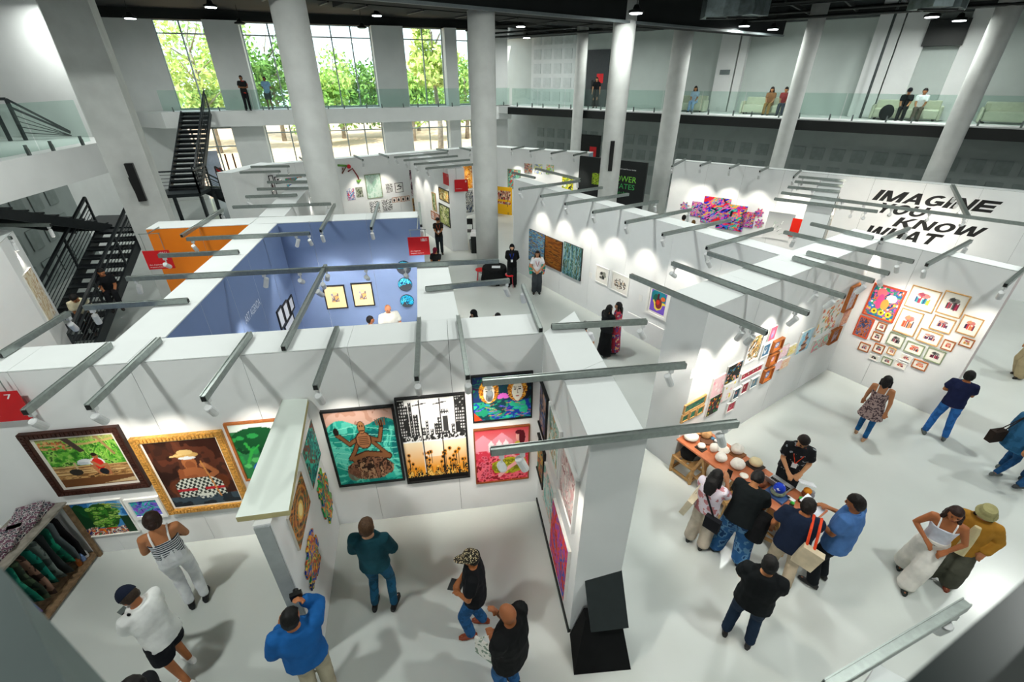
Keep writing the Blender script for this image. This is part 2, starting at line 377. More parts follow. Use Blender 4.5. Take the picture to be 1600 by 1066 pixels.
def rail(name, label, a, b, z0, h, nseg, glass=railglass, clamps=True):
    a = Vector(a); b = Vector(b); d = (b - a); L = d.length; d.normalize()
    t = thing(name, label, 'glass railing', (a.x, a.y, z0))
    for k in range(nseg):
        p = a + d * (L * k / nseg + .02); q = a + d * (L * (k + 1) / nseg - .02); mb = MB(); mb.bar((p.x, p.y, z0 + .06 + h / 2), (q.x, q.y, z0 + .06 + h / 2), .018, h); put('glass_panel', mb, glass, t)
        if clamps:
            for f in (.2, .8):
                c = p + (q - p) * f; mb = MB(); mb.bar((c.x, c.y, z0), (c.x + d.x * .06, c.y + d.y * .06, z0), .06, .3); mb.bar((c.x, c.y, z0 + .1), (c.x + d.x * .05, c.y + d.y * .05, z0 + .1), .05, .25); put('glass_clamp', mb, mat('clamp_steel', '#6d7674', .4, metal=.6), t)
    return t
rail('glass_railing', 'green tinted glass railing on the left mezzanine edge', SLa + Vector((-.05, 0, 0)), SLb + Vector((-.05, -.1, 0)), 4.85, 1.0, 4)
rail('glass_railing', 'glass railing along the window side mezzanine', SFL(-1.3, -.06), SFL(18.2, -.06), 4.85, .95, 9)
rail('glass_railing', 'long glass railing in front of the seated visitors on the right mezzanine', RL(.2, -.06), RL(36, -.06), 4.85, .95, 18)
mb = MB(); mb.prism([(-12.6, -14), (34, -14), (34, -14.3), (-12.6, -14.3)], 0, 9.5); struct('wall_back', mb, plaster)
q1 = RL(41, -3.2); mb = MB(); mb.prism([(34, -14), (34.3, -14), (q1.x + .3, q1.y), (q1.x, q1.y)], 0, 9.5); struct('wall_right_rear', mb, plaster)
# photographer's own mezzanine: parapet end at the left, dark glass at the right
mb = MB(); mb.prism([(-.60, .33), (-.40, .195), (-.36, .05), (-1.6, -.3), (-1.6, .6)], 4.85, 5.9); struct('parapet_end', mb, mat('parapet_paint', '#5f6d6c', .7))
mb = MB(); mb.bar((.12, .07, 5.14), (2.6, 1.26, 5.14), .02, 1.62)
gr = put('glass_railing', mb, darkrail, label='dark tinted glass railing right next to the camera', cat='glass railing')
mb = MB(); mb.bar((.12, .07, 5.955), (2.6, 1.26, 5.955), .03, .02); put('glass_edge', mb, mat('dark_green_edge', '#0d2422', .3), gr)
mb = MB(); mb.prism([(.45, -1.0), (4.2, -1.0), (4.2, 2.02), (2.8, 1.35), (.45, .222)], 4.35, 4.85); struct('mezzanine_slab_near', mb, mat('near_slab_grey', '#1f2825', .7))

# high bay lamps
lampl = mat('lamp_lens', '#ffffff', .3, emit='#f4fbff', es=14)
lens_me = None
def lamp(x, y, z, label, on=True, pw=1.0):
    t = thing('high_bay_lamp', label, 'lamp', (x, y, z))
    mb = MB(); mb.lathe((x, y, z), [(.20, .02), (.25, .03), (.24, .09), (.12, .13), (.08, .24), (.02, .26)], 20); put('lamp_body', mb, black, t, smooth=False)
    mb = MB(); mb.cyl((x, y, z), .195, .02, 20); put('lens', mb, lampl if on else mat('lens_off', '#9aa3a3', .3), t)
    mb = MB(); mb.tube([(x, y, z + .26), (x, y, 9.5)], .012, 6); put('hanging_rod', mb, black, t)
    if on:
        l = bpy.data.lights.new('lamp_light', 'AREA'); l.shape = 'DISK'; l.size = .4; l.energy = LAMP_W * pw; l.color = (.96, 1.0, .95)
        o = bpy.data.objects.new('lamp_light', l); COL.objects.link(o); o.parent = t; o.location = (0, 0, -.02)
vis = [(-12.5, 14.3, 8.15, 'round high bay lamp over the left mezzanine, at the left picture corner'), (-15.6, 22.7, 8.5, 'round high bay lamp in front of the tall left wall'),
       (-11.6, 21.6, 8.75, 'round high bay lamp hanging before the leftmost window'), (-5.9, 24.3, 8.75, 'round high bay lamp hanging before the middle window'),
       (.4, 25.5, 8.45, 'round high bay lamp right of the central column, upper one'), (.85, 31.5, 8.4, 'round high bay lamp right of the central column, farthest one'),
       (4.0, 18.0, 8.2, 'round high bay lamp near the top edge left of the fourth column'), (5.4, 28.0, 8.3, 'small far high bay lamp between two slim columns'),
       (9.6, 22.8, 8.25, 'round high bay lamp over the right mezzanine, left one'), (11.2, 23.6, 8.2, 'round high bay lamp over the right mezzanine, middle one'),
       (14.8, 19.6, 8.25, 'round high bay lamp over the right mezzanine, large right one'), (16.3, 20.2, 8.2, 'tilted high bay lamp farthest right over the mezzanine')]
for v in vis: lamp(*v, pw=.4 if v[0] == -12.5 else (.55 if v[0] > 3 else .9))
k = 0
for (x, y) in [(-7.5, 8.5), (0, 10.5), (7.5, 9.5), (-5, 1.0), (5, 2.0), (14, 5), (0, -7), (12, -5), (16, 9)]:
    k += 1; lamp(x, y, 8.8, pw=1.45, label= 'round high bay lamp above the picture, %s one outside the frame' % ['first', 'second', 'third', 'fourth', 'fifth', 'sixth', 'seventh', 'eighth', 'ninth', 'tenth', 'eleventh', 'twelfth', 'thirteenth', 'fourteenth'][k - 1])
for (x, y) in [(383, 30), (558, 42), (713, 52)]:
    u, z = GF.uv(x, y); p = GF.P(u, 8.75 if x < 700 else 8.55, 3.0)
    lamp(p.x, p.y, 8.7, 'small unlit pendant lamp before the %s' % {383: 'second window from left', 558: 'middle window', 713: 'narrow right window'}[x], on=False)

# ------------------------------------------------------------------ steel stairs
def stair(label, a, b, z0, z1, w, n, rails=(1, 1), first_rail=0.0):
    a = Vector((a[0], a[1], 0)); b = Vector((b[0], b[1], 0)); d = (b - a).normalized(); r = Vector((d.y, -d.x, 0)); L = (b - a).length
    t = thing('steel_staircase', label, 'staircase', (a.x, a.y, z0)); Z = lambda f: z0 + (z1 - z0) * f
    P = lambda f, s, dz=0: Vector((a.x, a.y, 0)) + d * (L * f) + r * s + Vector((0, 0, Z(f) + dz))
    for k in range(n):
        f = (k + .5) / n; mb = MB(); c = P(f, 0); g = L / n
        mb.bar(tuple(c - r * (w / 2 - .02) + Vector((0, 0, (z1 - z0) / n * .5 - .02))), tuple(c + r * (w / 2 - .02) + Vector((0, 0, (z1 - z0) / n * .5 - .02))), g * 1.02, .04)
        mb.bar(tuple(c + d * (g * .5) - r * (w / 2 - .02) + Vector((0, 0, -.02))), tuple(c + d * (g * .5) + r * (w / 2 - .02) + Vector((0, 0, -.02))), .02, .12)
        put('tread', mb, steel, t)
    for s in (-w / 2, w / 2):
        mb = MB(); mb.bar(P(0, s, -.05), P(1, s, -.05), .06, .26); put('stringer', mb, steel, t)
    for i, s in enumerate((-w / 2, w / 2)):
        if not rails[i]: continue
        mb = MB(); mb.bar(P(0, s, .98), P(1, s, .98), .07, .06); put('handrail', mb, steel, t)
        mb = MB(); mb.bar(P(0, s, .78), P(1, s, .78), .04, .04)
        for q in range(5): mb.bar(P(0, s, .22 + q * .11), P(1, s, .22 + q * .11), .014, .014)
        put('rail_bars', mb, steel, t)
        m_ = max(2, int(L / 1.3) + 1)
        for k in range(m_):
            f = k / (m_ - 1); mb = MB(); mb.bar(P(f, s, 0), P(f, s, .98), .05, .05, up=tuple(d)); put('baluster_post', mb, steel, t)
    return t
stair('dark steel staircase beside the left pier with two men sitting on it', (-11.45, 9.6), (-12.3, 14.2), 0.0, 2.3, 1.25, 14)
mb = MB(); mb.prism([(-13.9, 14.25), (-11.75, 14.3), (-12.2, 15.9), (-14.2, 15.7)], 2.2, 2.32); t = put('stair_landing', mb, steel, label='dark steel landing between the two flights left of the pier', cat='stair landing')
stair('dark steel upper flight rising under the left mezzanine', (-13.3, 14.3), (-12.9, 9.9), 2.3, 4.1, 1.1, 11, rails=(0, 0))
stair('dark steel upper flight climbing to the window side mezzanine', (-15.7, 22.6), (-16.9, 27.2), 1.75, 4.85, 1.35, 16, rails=(0, 1))
mb = MB(); lp = [(-16.9, 21.2), (-14.6, 21.9), (-14.9, 23.4), (-16.6, 22.9)]; mb.prism(lp, 1.6, 1.75)
t = thing('stair_landing', 'dark steel landing platform on posts before the glass doors', 'stair landing', (-15.7, 22, 0)); put('platform', mb, steel, t)
for p in lp: mb = MB(); mb.bar((p[0], p[1], 0), (p[0], p[1], 1.6), .12); put('support_post', mb, steel, t)
for (p, q) in ((lp[0], lp[1]), (lp[1], lp[2])):
    mb = MB(); mb.bar((p[0], p[1], 2.75), (q[0], q[1], 2.75), .07, .06)
    for z in (2.6, 2.45, 2.3, 2.15, 2.0): mb.bar((p[0], p[1], z), (q[0], q[1], z), .02, .02)
    for e in (p, q): mb.bar((e[0], e[1], 1.7), (e[0], e[1], 2.75), .06)
    put('landing_rail', mb, steel, t)
stair('dark steel lower flight descending to the glass doors', (-14.4, 26.0), (-14.9, 23.2), 0.0, 1.75, 1.3, 9)
# rail at the head of the left mezzanine stair
t = thing('stair_head_rail', 'dark steel stair head railing behind the left glass railing', 'railing', (-13.5, 12.5, 4.85))
mb = MB(); q0, q1 = at(18, 215, 4.86), at(112, 214, 4.86); q0 = Vector((-13.95, 14.2, 4.86)); q1 = Vector((-13.2, 14.9, 4.86))
for z in (1.05, .85): mb.bar(q0 + Vector((0, 0, z)), q1 + Vector((0, 0, z * .15)), .07, .06)
for z in (.65, .5, .35, .2): mb.bar(q0 + Vector((0, 0, z)), q1 + Vector((0, 0, .05)), .02, .02)
mb.bar(q0, q0 + Vector((0, 0, 1.05)), .07); mb.bar(q0 + Vector((-.25, -.2, 0)), q0 + Vector((-.25, -.2, 1.05)), .07); mb.bar(q0 + Vector((-.25, -.2, 1.05)), q0 + Vector((0, 0, 1.05)), .07)
put('rail_frame', mb, steel, t)

# doors, signs, speakers on the right wall and columns
def bxw(name, face, px, w, h, off, m, label, cat, parent=None, d=.08):
    u, z = face.uv(*px); mb = MB(); face.box(mb, u - w / 2, u + w / 2, z - h / 2, z + h / 2, off, off + d)
    return put(name, mb, m, parent, label=label, cat=cat)
u = RW.uv(934, 120)[0]
mb = MB(); RW.box(mb, u - .75, u + .75, 4.86, 7.9, .05, .12); d2 = struct('door_2', mb, mat('charcoal_door', '#3a3f42', .6))
mb = MB(); RW.box(mb, u + .0, u + .45, 6.15, 6.65, .12, .13); put('notice', mb, flat('#d8262c', es=0), d2, label='red notice with white lettering')
mb = MB(); RW.box(mb, u - .35, u - .2, 5.6, 6.3, .12, .14); put('door_handle', mb, black, d2)
u = RW.uv(921, 230)[0]
mb = MB(); RW.box(mb, u - .85, u + .85, 0.02, 3.2, .06, .12); d3 = struct('door_3', mb, black)
mb = MB(); RW.box(mb, u + .1, u + .6, 1.9, 2.5, .12, .13); put('notice', mb, flat('#d8262c'), d3, label='red notice with white lettering')
bxw('wall_sign', RW, (1136, 113), .5, .22, .36, flat('#6d7777'), 'tiny grey sign on the upper pilaster', 'sign', d=.03)
bxw('air_grille', RW, (1478, 52), 1.3, .9, .01, black, 'black square air outlet high on the right wall', 'grille', d=.5)
mb = MB(); mb.tube([RW.P(RW.uv(1390, 60)[0], 4.85, 1.2), RW.P(RW.uv(1390, 60)[0], 9.4, 1.2)], .05, 8); put('drain_pipe', mb, flat('#3c4343'), label='thin dark vertical pipe on the right mezzanine', cat='pipe')
for (cx, cy, r, px, py, L, lb) in [(4.0, 19.6, .41, 958, 262, 1.0, 'slim black column speaker on the round column'), ]:
    dv = Vector((-cx, -cy, 0)).normalized(); z = 3.75
    c = Vector((cx, cy, 0)) + dv * (r + .08) + Vector((dv.y, -dv.x, 0)) * (.0)
    mb = MB(); mb.bar((c.x, c.y, z - .55), (c.x, c.y, z + .55), .16, .14, up=tuple(dv)); o = put('column_speaker', mb, darkplastic, label=lb, cat='speaker')
c = PA + pd * .55 - pn * .12; mb = MB(); mb.bar((c.x, c.y, 3.25), (c.x, c.y, 4.3), .2, .16, up=tuple(pn)); sp = put('column_speaker', mb, darkplastic, label='black column speaker bracketed to the left pier', cat='speaker')
mb = MB(); mb.bar((c.x - .1, c.y, 3.5), (c.x - .25, c.y + .1, 4.1), .06, .05); mb.bar((c.x - .05, c.y + .1, 3.7), (c.x - .25, c.y + .15, 3.7), .04); put('bracket', mb, black, sp)

# trees outside
leafm = [mat('leaf_light', '#c3d67c', .6, var=.3, scale=1.5), mat('leaf_mid', '#9abf62', .6, var=.3, scale=1.5), mat('leaf_dark', '#6f9a4c', .6, var=.35, scale=1.5)]
barkm = mat('tree_bark', '#8d8478', .9, var=.3, scale=4, bump=.5)
def tree(x, y, h, rad, label, lm, nb=9, nl=1500, leaf=.34, low=.25, seed=0):
    rs = np.random.RandomState(seed); t = thing('tree', label, 'tree', (x, y, 0))
    mb = MB(); mb.tube([(x, y, 0), (x + .15, y, h * .3), (x - .1, y + .1, h * .6), (x, y, h * .9)], [.28, .2, .13, .04], 8)
    for k in range(7):
        a = k * 2.4; z = h * (low + .1 * k * .8); mb.tube([(x, y, z), (x + math.cos(a) * rad * .5, y + math.sin(a) * rad * .5, z + h * .12), (x + math.cos(a) * rad * .8, y + math.sin(a) * rad * .8, z + h * .22)], [.09, .05, .02], 6)
    put('trunk', mb, barkm, t, smooth=True)
    cs = [(x + rs.uniform(-1, 1) * rad * .65, y + rs.uniform(-1, 1) * rad * .65, h * rs.uniform(low, .92), rad * rs.uniform(.3, .55)) for _ in range(nb)]
    vs = []; fs = []
    for k in range(nl):
        c = cs[k % nb]; d = rs.normal(size=3); d /= np.linalg.norm(d); p = np.array(c[:3]) + d * c[3] * rs.uniform(.55, 1.05)
        a = rs.normal(size=3); a /= np.linalg.norm(a); b_ = np.cross(a, rs.normal(size=3)); b_ /= np.linalg.norm(b_); s = leaf * rs.uniform(.6, 1.3)
        i = len(vs); vs += [p - a * s, p + b_ * s * .45, p + a * s, p - b_ * s * .45]; fs.append((i, i + 1, i + 2, i + 3))
    mb = MB(); mb.v = [tuple(v) for v in vs]; mb.f = fs; mb.m = [0] * len(fs); o = put('foliage', mb, lm, t); o['kind'] = 'stuff'
tr = [(-27, 38, 9.5, 3.6, 'feathery pale green tree behind the leftmost window', 0), (-21, 36.5, 10, 3.0, 'thin branched tree right behind the leftmost window', 0), (-19.5, 44, 9.5, 4, 'dark green tree behind the second window', 2),
      (-15.0, 46, 8.8, 3.6, 'bushy green tree between second and middle window', 1), (-14.6, 41, 6.6, 2.9, 'leafy bush left behind the middle window', 1), (-11.5, 47, 7.6, 3.4, 'rounded green tree behind the middle window', 2),
      (-8.4, 44, 7.4, 2.8, 'mid green bushy tree right behind the middle window', 1), (-6.0, 41, 10.5, 2.0, 'slender pale leafed tree with thick trunk behind the fourth window', 0),
      (-4.0, 46, 8.0, 3.0, 'light green tree behind the fourth window right half', 1), (-1.0, 44, 9, 2.6, 'narrow tree behind the slim right window', 1), (-24, 47, 11, 4.5, 'tall green tree far behind the left windows', 1), (-9.5, 53, 8.4, 4.5, 'distant green tree line crown behind the middle window', 0)]
for i, (x, y, h, r, lb, c) in enumerate(tr):
    if i != 7: x, y, h, r = x * 1.38, y * 1.33, h * (1.12 if i in (0, 1, 2, 10) else .98), r * 1.2
    tree(x, y, h, r, lb, leafm[c], nb=14 if r > 3 else 9, nl=2600 if r > 3 else 1700, leaf=.30, low=.36 if i not in (7, 9) else .55, seed=i)
mb = MB(); mb.ell((-10.5, 40, .5), (2.2, .8, .7), 10, 6); put('boulder', mb, mat('pale_rock', '#d8d2c8', .9, var=.1), label='pale boulder lying on the sand outside', cat='boulder', smooth=True)
mb = MB(); mb.ell((-15.0, 31.0, .4), (.7, .6, .9), 10, 6); put('boulder', mb, mat('grey_rock', '#6d7472', .9, var=.25), label='grey rock standing outside the glass doors', cat='boulder', smooth=True)
# ================================================================== exhibition partitions
PK = [0]
def partition(label, n0, n1, f1, f0, mnear=None, mfar=None, mleft=None, mright=None, z1=H, step=1.25, group=None, skirt=False):
    """n0-n1 is the near top edge, f0-f1 the far one; built of tall panels and cap boards with thin joints"""
    n0, n1, f1, f0 = [Vector((p[0], p[1], 0)) for p in (n0, n1, f1, f0)]
    c = (n0 + n1 + f1 + f0) / 4; PK[0] += 1; z1 = z1 - .0013 * (PK[0] % 7)
    t = thing('partition_wall', label, 'partition', (c.x, c.y, 0), group=group)
    mats = [white, captop, seam]; idx = {}
    def mi(m):
        if m is None: return 0
        if m not in mats: mats.append(m)
        return mats.index(m)
    N = max(1, round((n1 - n0).length / step)); g = .0025 / max((n1 - n0).length, .1)
    mb = MB(); e = .03; q = [n0.lerp(f0, e).lerp(n1.lerp(f1, e), .004), n1.lerp(f1, e).lerp(n0.lerp(f0, e), .004), f1.lerp(n1, e).lerp(f0.lerp(n0, e), .004), f0.lerp(n0, e).lerp(f1.lerp(n1, e), .004)]
    mb.prism(xy(*q), 0.01, z1 - .012); put('core_frame', mb, seam, t)
    for i in range(N):
        a, b = i / N + g, (i + 1) / N - g
        A, B, C, D = n0.lerp(n1, a), n0.lerp(n1, b), f0.lerp(f1, b), f0.lerp(f1, a)
        mb = MB(); mb.prism(xy(A, B, C, D), 0.0, z1 - .018, mis=[mi(mnear), mi(mright) if i == N - 1 else 0, mi(mfar), mi(mleft) if i == 0 else 0]); put('wall_panel', mb, mats, t)
        mb = MB(); mb.prism(xy(A, B, C, D), z1 - .012, z1); put('cap_board', mb, captop, t)
    if skirt:
        mb = MB(); mb.bar((n0.x, n0.y, .04), (n1.x, n1.y, .04), .04, .08); put('skirting', mb, black, t)
    return t
A3 = lambda x, y, z=H: at(x, y, z)
# blocks are given by the plan corners of their tops
W1n = (Vector((-6.12, 4.53, 0)), Vector((.44, 5.50, 0))); d1 = (W1n[1] - W1n[0]).normalized(); p1 = Vector((-d1.y, d1.x, 0)) * .60
e1 = W1n[0] - d1 * 2.5
partition('long white front partition with framed paintings, booth wall nearest the camera', W1n[0] - d1 * 1.25, W1n[1], W1n[1] + p1, W1n[0] - d1 * 1.25 + p1, mfar=blue, step=1.3)
F1 = Face(W1n[0], W1n[1])
# pier wall running towards the camera
P_a, P_b = Vector((.76, 3.31, 0)), Vector((.44, 5.50, 0)); Q_a, Q_b = Vector((1.33, 3.39, 0)), Vector((.94, 6.17, 0))
partition('white side partition running to the camera with a black easel sign at its end', P_a, P_b, Q_b, Q_a, step=1.1, skirt=True)
F2 = Face(P_a, P_b)
FE = Face(P_a, Q_a)
# small low partition with overhanging top board
t = thing('partition_wall', 'short lower white partition with an overhanging pale top board and puzzle shaped paintings', 'partition', (-2.5, 4, 0))
w0a, w0b = Vector((-2.845, 4.99, 0)), Vector((-2.43, 3.05, 0)); d0 = (w0b - w0a).normalized(); s0 = Vector((d0.y, -d0.x, 0))
if s0.x > 0: s0 = -s0
mb = MB(); mb.prism(xy(w0a, w0b, w0b + s0 * .17, w0a + s0 * .17), 0, 2.52); put('wall_panel', mb, white, t)
mb = MB(); mb.prism(xy(w0b + s0 * .01 + d0 * .002, w0b + s0 * .16 + d0 * .002, w0b + s0 * .16 + d0 * .02, w0b + s0 * .01 + d0 * .02), 0, 2.5); put('end_panel', mb, mat('panel_grey', '#9fa5a5', .6), t)
mb = MB(); mb.prism(xy(at(368, 809, 2.6), at(451, 798, 2.6), w0a - s0 * .05, at(438, 632, 2.6) + Vector((-.02, .12, 0))), 2.53, 2.6, mi=1, mtop=0); put('top_board', mb, [mat('pale_green_board', '#dfe8e0', .6, var=.03, scale=1.5), mat('raw_board_edge', '#b3aa7c', .8)], t)
F0w = Face(w0a, w0b); F0w.n = -s0
# blue booth and what stands around it
w3L = [Vector((-5.30, 5.19, 0)), Vector((-6.32, 10.91, 0))]; w3R = [Vector((-4.71, 5.38, 0)), Vector((-5.70, 11.0, 0))]
partition('white capped partition running back along the blue booth with a faint wall title', w3R[0], w3R[1] - (w3R[1] - w3R[0]).normalized() * .02, w3L[1], w3L[0], mnear=blue, step=1.2)
F3 = Face(w3R[0], w3R[1])
partition('orange painted partition at the back beside the staircase', (-8.55, 10.50), (-6.33, 10.90), (-6.40, 11.52), (-8.68, 11.14), mnear=orange, step=1.2)
F4o = Face((-8.55, 10.50), (-6.33, 10.90))
partition('blue painted back partition of the booth with three round artworks', (-6.31, 10.92), (-2.32, 11.56), (-2.47, 12.14), (-6.40, 11.53), mnear=blue, step=1.35)
F4 = Face((-6.31, 10.92), (-2.32, 11.56))
partition('white partition on the right side of the blue booth opening', (-1.37, 5.85), (-1.78, 8.08), (-1.21, 8.13), (-.77, 5.94), step=1.1)
partition('white partition continuing behind the blue booth towards the windows', (-5.80, 11.62), (-6.90, 16.9), (-7.55, 16.8), (-6.44, 11.6), step=1.3)
F3b = Face((-5.80, 11.62), (-6.90, 16.9))
partition('low lit white partition at the far left by the glass doors', (-10.4, 17.7), (-9.9, 20.0), (-10.5, 20.2), (-11.0, 17.8), step=1.3)
w12a, w12b = Vector((-10.3, 19.3, 0)), Vector((-1.75, 25.0, 0)); d12 = (w12b - w12a).normalized(); n12 = Vector((-d12.y, d12.x, 0)) * .55
partition('long white back partition below the middle windows with small drawings', w12a, w12b, w12b + n12, w12a + n12, step=1.4)
F12 = Face(w12a, w12b)
w11a, w11b = Vector((-1.3, 25.35, 0)), Vector((3.62, 22.85, 0)); d11 = (w11b - w11a).normalized(); n11 = Vector((-d11.y, d11.x, 0)) * .6
partition('white back partition behind the yellow minibus painting', w11a, w11b, w11b + n11, w11a + n11, step=1.4, mright=mat('partition_end_blue', '#9fb4c4', .6))
F11 = Face(w11a, w11b)
partition('white partition with a wide end face in the middle distance, two red signs beside it', (-2.52, 18.75), (-4.75, 22.5), (-4.2, 22.9), (-1.88, 18.9), step=1.3)
F13 = Face((-2.52, 18.75), (-4.75, 22.5)); F13e = Face((-2.52, 18.75), (-1.88, 18.9))
# long diagonal wall on the right
a6, b6 = Vector((.05, 16.62, 0)), Vector((5.40, 8.62, 0)); d6 = (b6 - a6).normalized(); n6 = Vector((-d6.y, d6.x, 0))
if n6.x < 0: n6 = -n6
partition('long white diagonal partition with three dark abstract canvases', a6, b6 + d6 * .12, b6 + d6 * .12 + n6 * .47, a6 + n6 * .47, step=1.35)
F6 = Face(a6, b6)
n7a = Vector((3.02, 6.27, 0)); d7 = Vector((4.99, 3.38, 0)).normalized(); b7 = n7a + d7 * 6.0; m7 = Vector((-d7.y, d7.x, 0))
partition('thick white diagonal partition with the dense hang of small colourful works', n7a, b7, b7 + m7 * .72, n7a + m7 * .72, step=1.5)
F7 = Face(n7a, b7); F7e = Face(n7a + m7 * .72, n7a)
d8 = Vector((m7.x, m7.y, 0)) * -1; b8 = b7 + d8 * 2.25
partition('white partition facing left with the cluster of framed prints, right of the walkway', b7 + m7 * .72, b8, b8 + d7 * .33, b7 + m7 * .72 + d7 * .5, step=1.5, mright=mat('partition_edge_pink', '#c9bdbd', .6))
F8 = Face(b7, b8); F8.n = -d7 if (-d7).dot(-b7) > 0 else d7
# far right lettered wall
a9, b9 = Vector((7.0, 20.85, 0)), Vector((22.0, 10.05, 0)); d9 = (b9 - a9).normalized(); n9 = Vector((-d9.y, d9.x, 0))
if n9.y < 0: n9 = -n9
partition('long white far partition carrying the big black lettering', a9, b9, b9 + n9 * .35, a9 + n9 * .35, step=1.45)
F9 = Face(a9, b9)
r10 = Vector((.577, .817, 0)); s10 = Vector((.817, -.577, 0)); c10 = Vector((8.75, 12.55, 0))
partition('white partition seen end on left of the big lettering', c10, c10 - s10 * .62, c10 - s10 * .62 + r10 * 4.7, c10 + r10 * 4.7, step=2.2)

# low plinth box at the foot of the long diagonal wall
pc = at(1031, 547, 0); pu, po = (pc - F6.A).dot(F6.d), (pc - F6.A).dot(F6.n)
mb = MB(); F6.box(mb, pu - 1.3, pu, 0, .62, .005, po); put('plinth', mb, white, label='low white plinth at the foot of the long diagonal partition', cat='plinth')
pq = at(402, 512, .9); mb = MB(); mb.box((pq.x, pq.y, .5), (.55, .55, 1.0), Matrix.Rotation(F3.rot, 3, 'Z')); put('plinth', mb, mat('plinth_blue', '#4a5c8a', .6), label='dark blue plinth by the left wall inside the blue booth', cat='plinth')

# ------------------------------------------------------------------ spotlight arms
ORD = ['first', 'second', 'third', 'fourth', 'fifth', 'sixth', 'seventh', 'eighth', 'ninth', 'tenth', 'eleventh', 'twelfth', 'thirteenth']
warm = (1.0, .93, .82)
spot_me = {}
def spot(parent, p, target, power=1.0, side=None):
    """white cylindrical spotlight hanging under the bar at p, aimed at target"""
    p = Vector(p); aim = (Vector(target) - p).normalized(); c = p + Vector((0, 0, -.17))
    mb = MB(); mb.box(p + Vector((0, 0, -.025)), (.05, .05, .05)); mb.tube([p + Vector((0, 0, -.03)), c], .012, 6); mb.tube([c - aim * .09, c + aim * .08], .042, 12)
    mb.tube([c - aim * .10, c - aim * .09], [.034, .042], 12)
    o = put('spotlight', mb, lampgrey, parent)
    mb = MB(); mb.tube([c + aim * .081, c + aim * .084], .034, 12); put('lens', mb, mat('spot_lens', '#ffffff', .3, emit='#fff6e6', es=6), o)
    if power > 0:
        l = bpy.data.lights.new('spot_beam', 'SPOT'); l.energy = SPOT_W * power; l.spot_size = math.radians(58); l.spot_blend = .75; l.shadow_soft_size = .035; l.color = warm
        lo = bpy.data.objects.new('spot_beam', l); COL.objects.link(lo); lo.parent = parent
        w = c + aim * .10; lo.matrix_local = WM[parent.name].inverted() @ Matrix.Translation(w) @ aim.to_track_quat('-Z', 'Y').to_matrix().to_4x4()
ARMS = []
def arm(label, x1, y1, x2, y2, spots=(), face=None, z=H + .045, w=.058, power=1.0, tz=1.75, cap=True):
    a, b = at(x1, y1, z), at(x2, y2, z)
    t = thing('spotlight_arm', label, 'track light', tuple((a + b) / 2))
    mb = MB(); mb.bar(a, b, w, .07); put('aluminium_bar', mb, alu, t)
    for k in (-1, 1):                                      # raised lips of the channel profile
        d = (b - a).normalized(); r = Vector((d.y, -d.x, 0)) * k * (w / 2 - .006); mb = MB(); mb.bar(a + r + Vector((0, 0, .038)), b + r + Vector((0, 0, .038)), .008, .012); put('bar_lip', mb, alu, t)
    for e, q in ((a, b), (b, a)):
        d = (e - q).normalized(); mb = MB(); mb.bar(e, e + d * .006, w * .8, .055); put('end_opening', mb, darkplastic, t)
    for s in spots:
        f, tgt = s if isinstance(s, tuple) else (s, None)
        p = a.lerp(b, f) + Vector((0, 0, -.035))
        if tgt is None:
            if face is not None:
                u = (p - face.A).dot(face.d); tgt = face.P(min(max(u, .1), face.L - .1), tz)
            else: tgt = p + Vector((0, 0, -2))
        elif isinstance(tgt, Face):
            u = (p - tgt.A).dot(tgt.d); tgt = tgt.P(min(max(u, .1), tgt.L - .1), tz)
        else: tgt = Vector((p.x + tgt[0], p.y + tgt[1], p.z + tgt[2]))
        spot(t, p, tgt, power)
    return t
L1 = 'grey spotlight arm over the front partition, %s'
arm(L1 % 'leftmost brown tinted one pointing back', 0, 556, 107, 490, [(.97, (-.5, .8, -1.2))])
for x1, y1, x2, y2, lb in [(39, 645, 172, 539, 'above the red number 7 sign'), (138, 637, 249, 531, 'left of the bamboo hut painting top'), (318, 624, 391, 522, 'above the flute player painting'), (493, 606, 527, 513, 'above the skeletal figure painting'), (651, 592, 655, 499, 'above the black and white city painting'), (731, 590, 716, 496, 'above the two masks painting')]:
    arm(L1 % lb, x1, y1, x2, y2, [.04], F1)
arm(L1 % 'long one reaching back over the blue booth', 443, 545, 509, 416, [(.98, (-1, 1.5, -1.6)), (.85, (-.6, 1.8, -1.8)), (.74, (.3, 1.8, -1.8))], power=1.6)
L2 = 'grey aluminium spotlight arm across the side partition, %s'
arm(L2 % 'farthest one', 862, 511, 1010, 503, [(.97, (1.0, .6, -1.6))], power=.5)
arm(L2 % 'middle one crossing the two masks painting', 754, 598, 1071, 571, [(.03, F1), (.93, (.8, .3, -1.6))], F2, power=.8)
arm(L2 % 'nearest and longest one at the end face', 767, 706, 1152, 662, [(.04, F1), (.12, F2), (.95, (.8, .3, -1.6))], F2, power=.9)
arm('grey spotlight arm pointing to the camera above the gap beside the wall corner', 817, 447, 845, 516, [(.03, (.2, .5, -1.8))], power=.4)
L3 = 'spotlight arm over the left wall of the blue booth, %s'
arm(L3 % 'long one spanning the booth', 198, 436, 779, 408, [(.02, (-.6, .4, -1.5)), (.345, F3), (.44, F4), (.62, F4), (.73, F4)], power=2.0, tz=1.2)
arm(L3 % 'nearest short one', 132, 481, 294, 470, [(.06, (-.4, .5, -1.4))], power=.5)
arm(L3 % 'one crossing the left red sign', 248, 400, 373, 394, [(.06, F4o)], power=.5)
arm(L3 % 'one over the orange wall corner', 292, 374, 484, 365, [(.04, F4o), (.88, F3), (.99, F4)], power=.6)
arm('slanted spotlight arm in front of the orange wall', 284, 369, 348, 328, [(.96, (-.3, .8, -1.4))], power=.4)
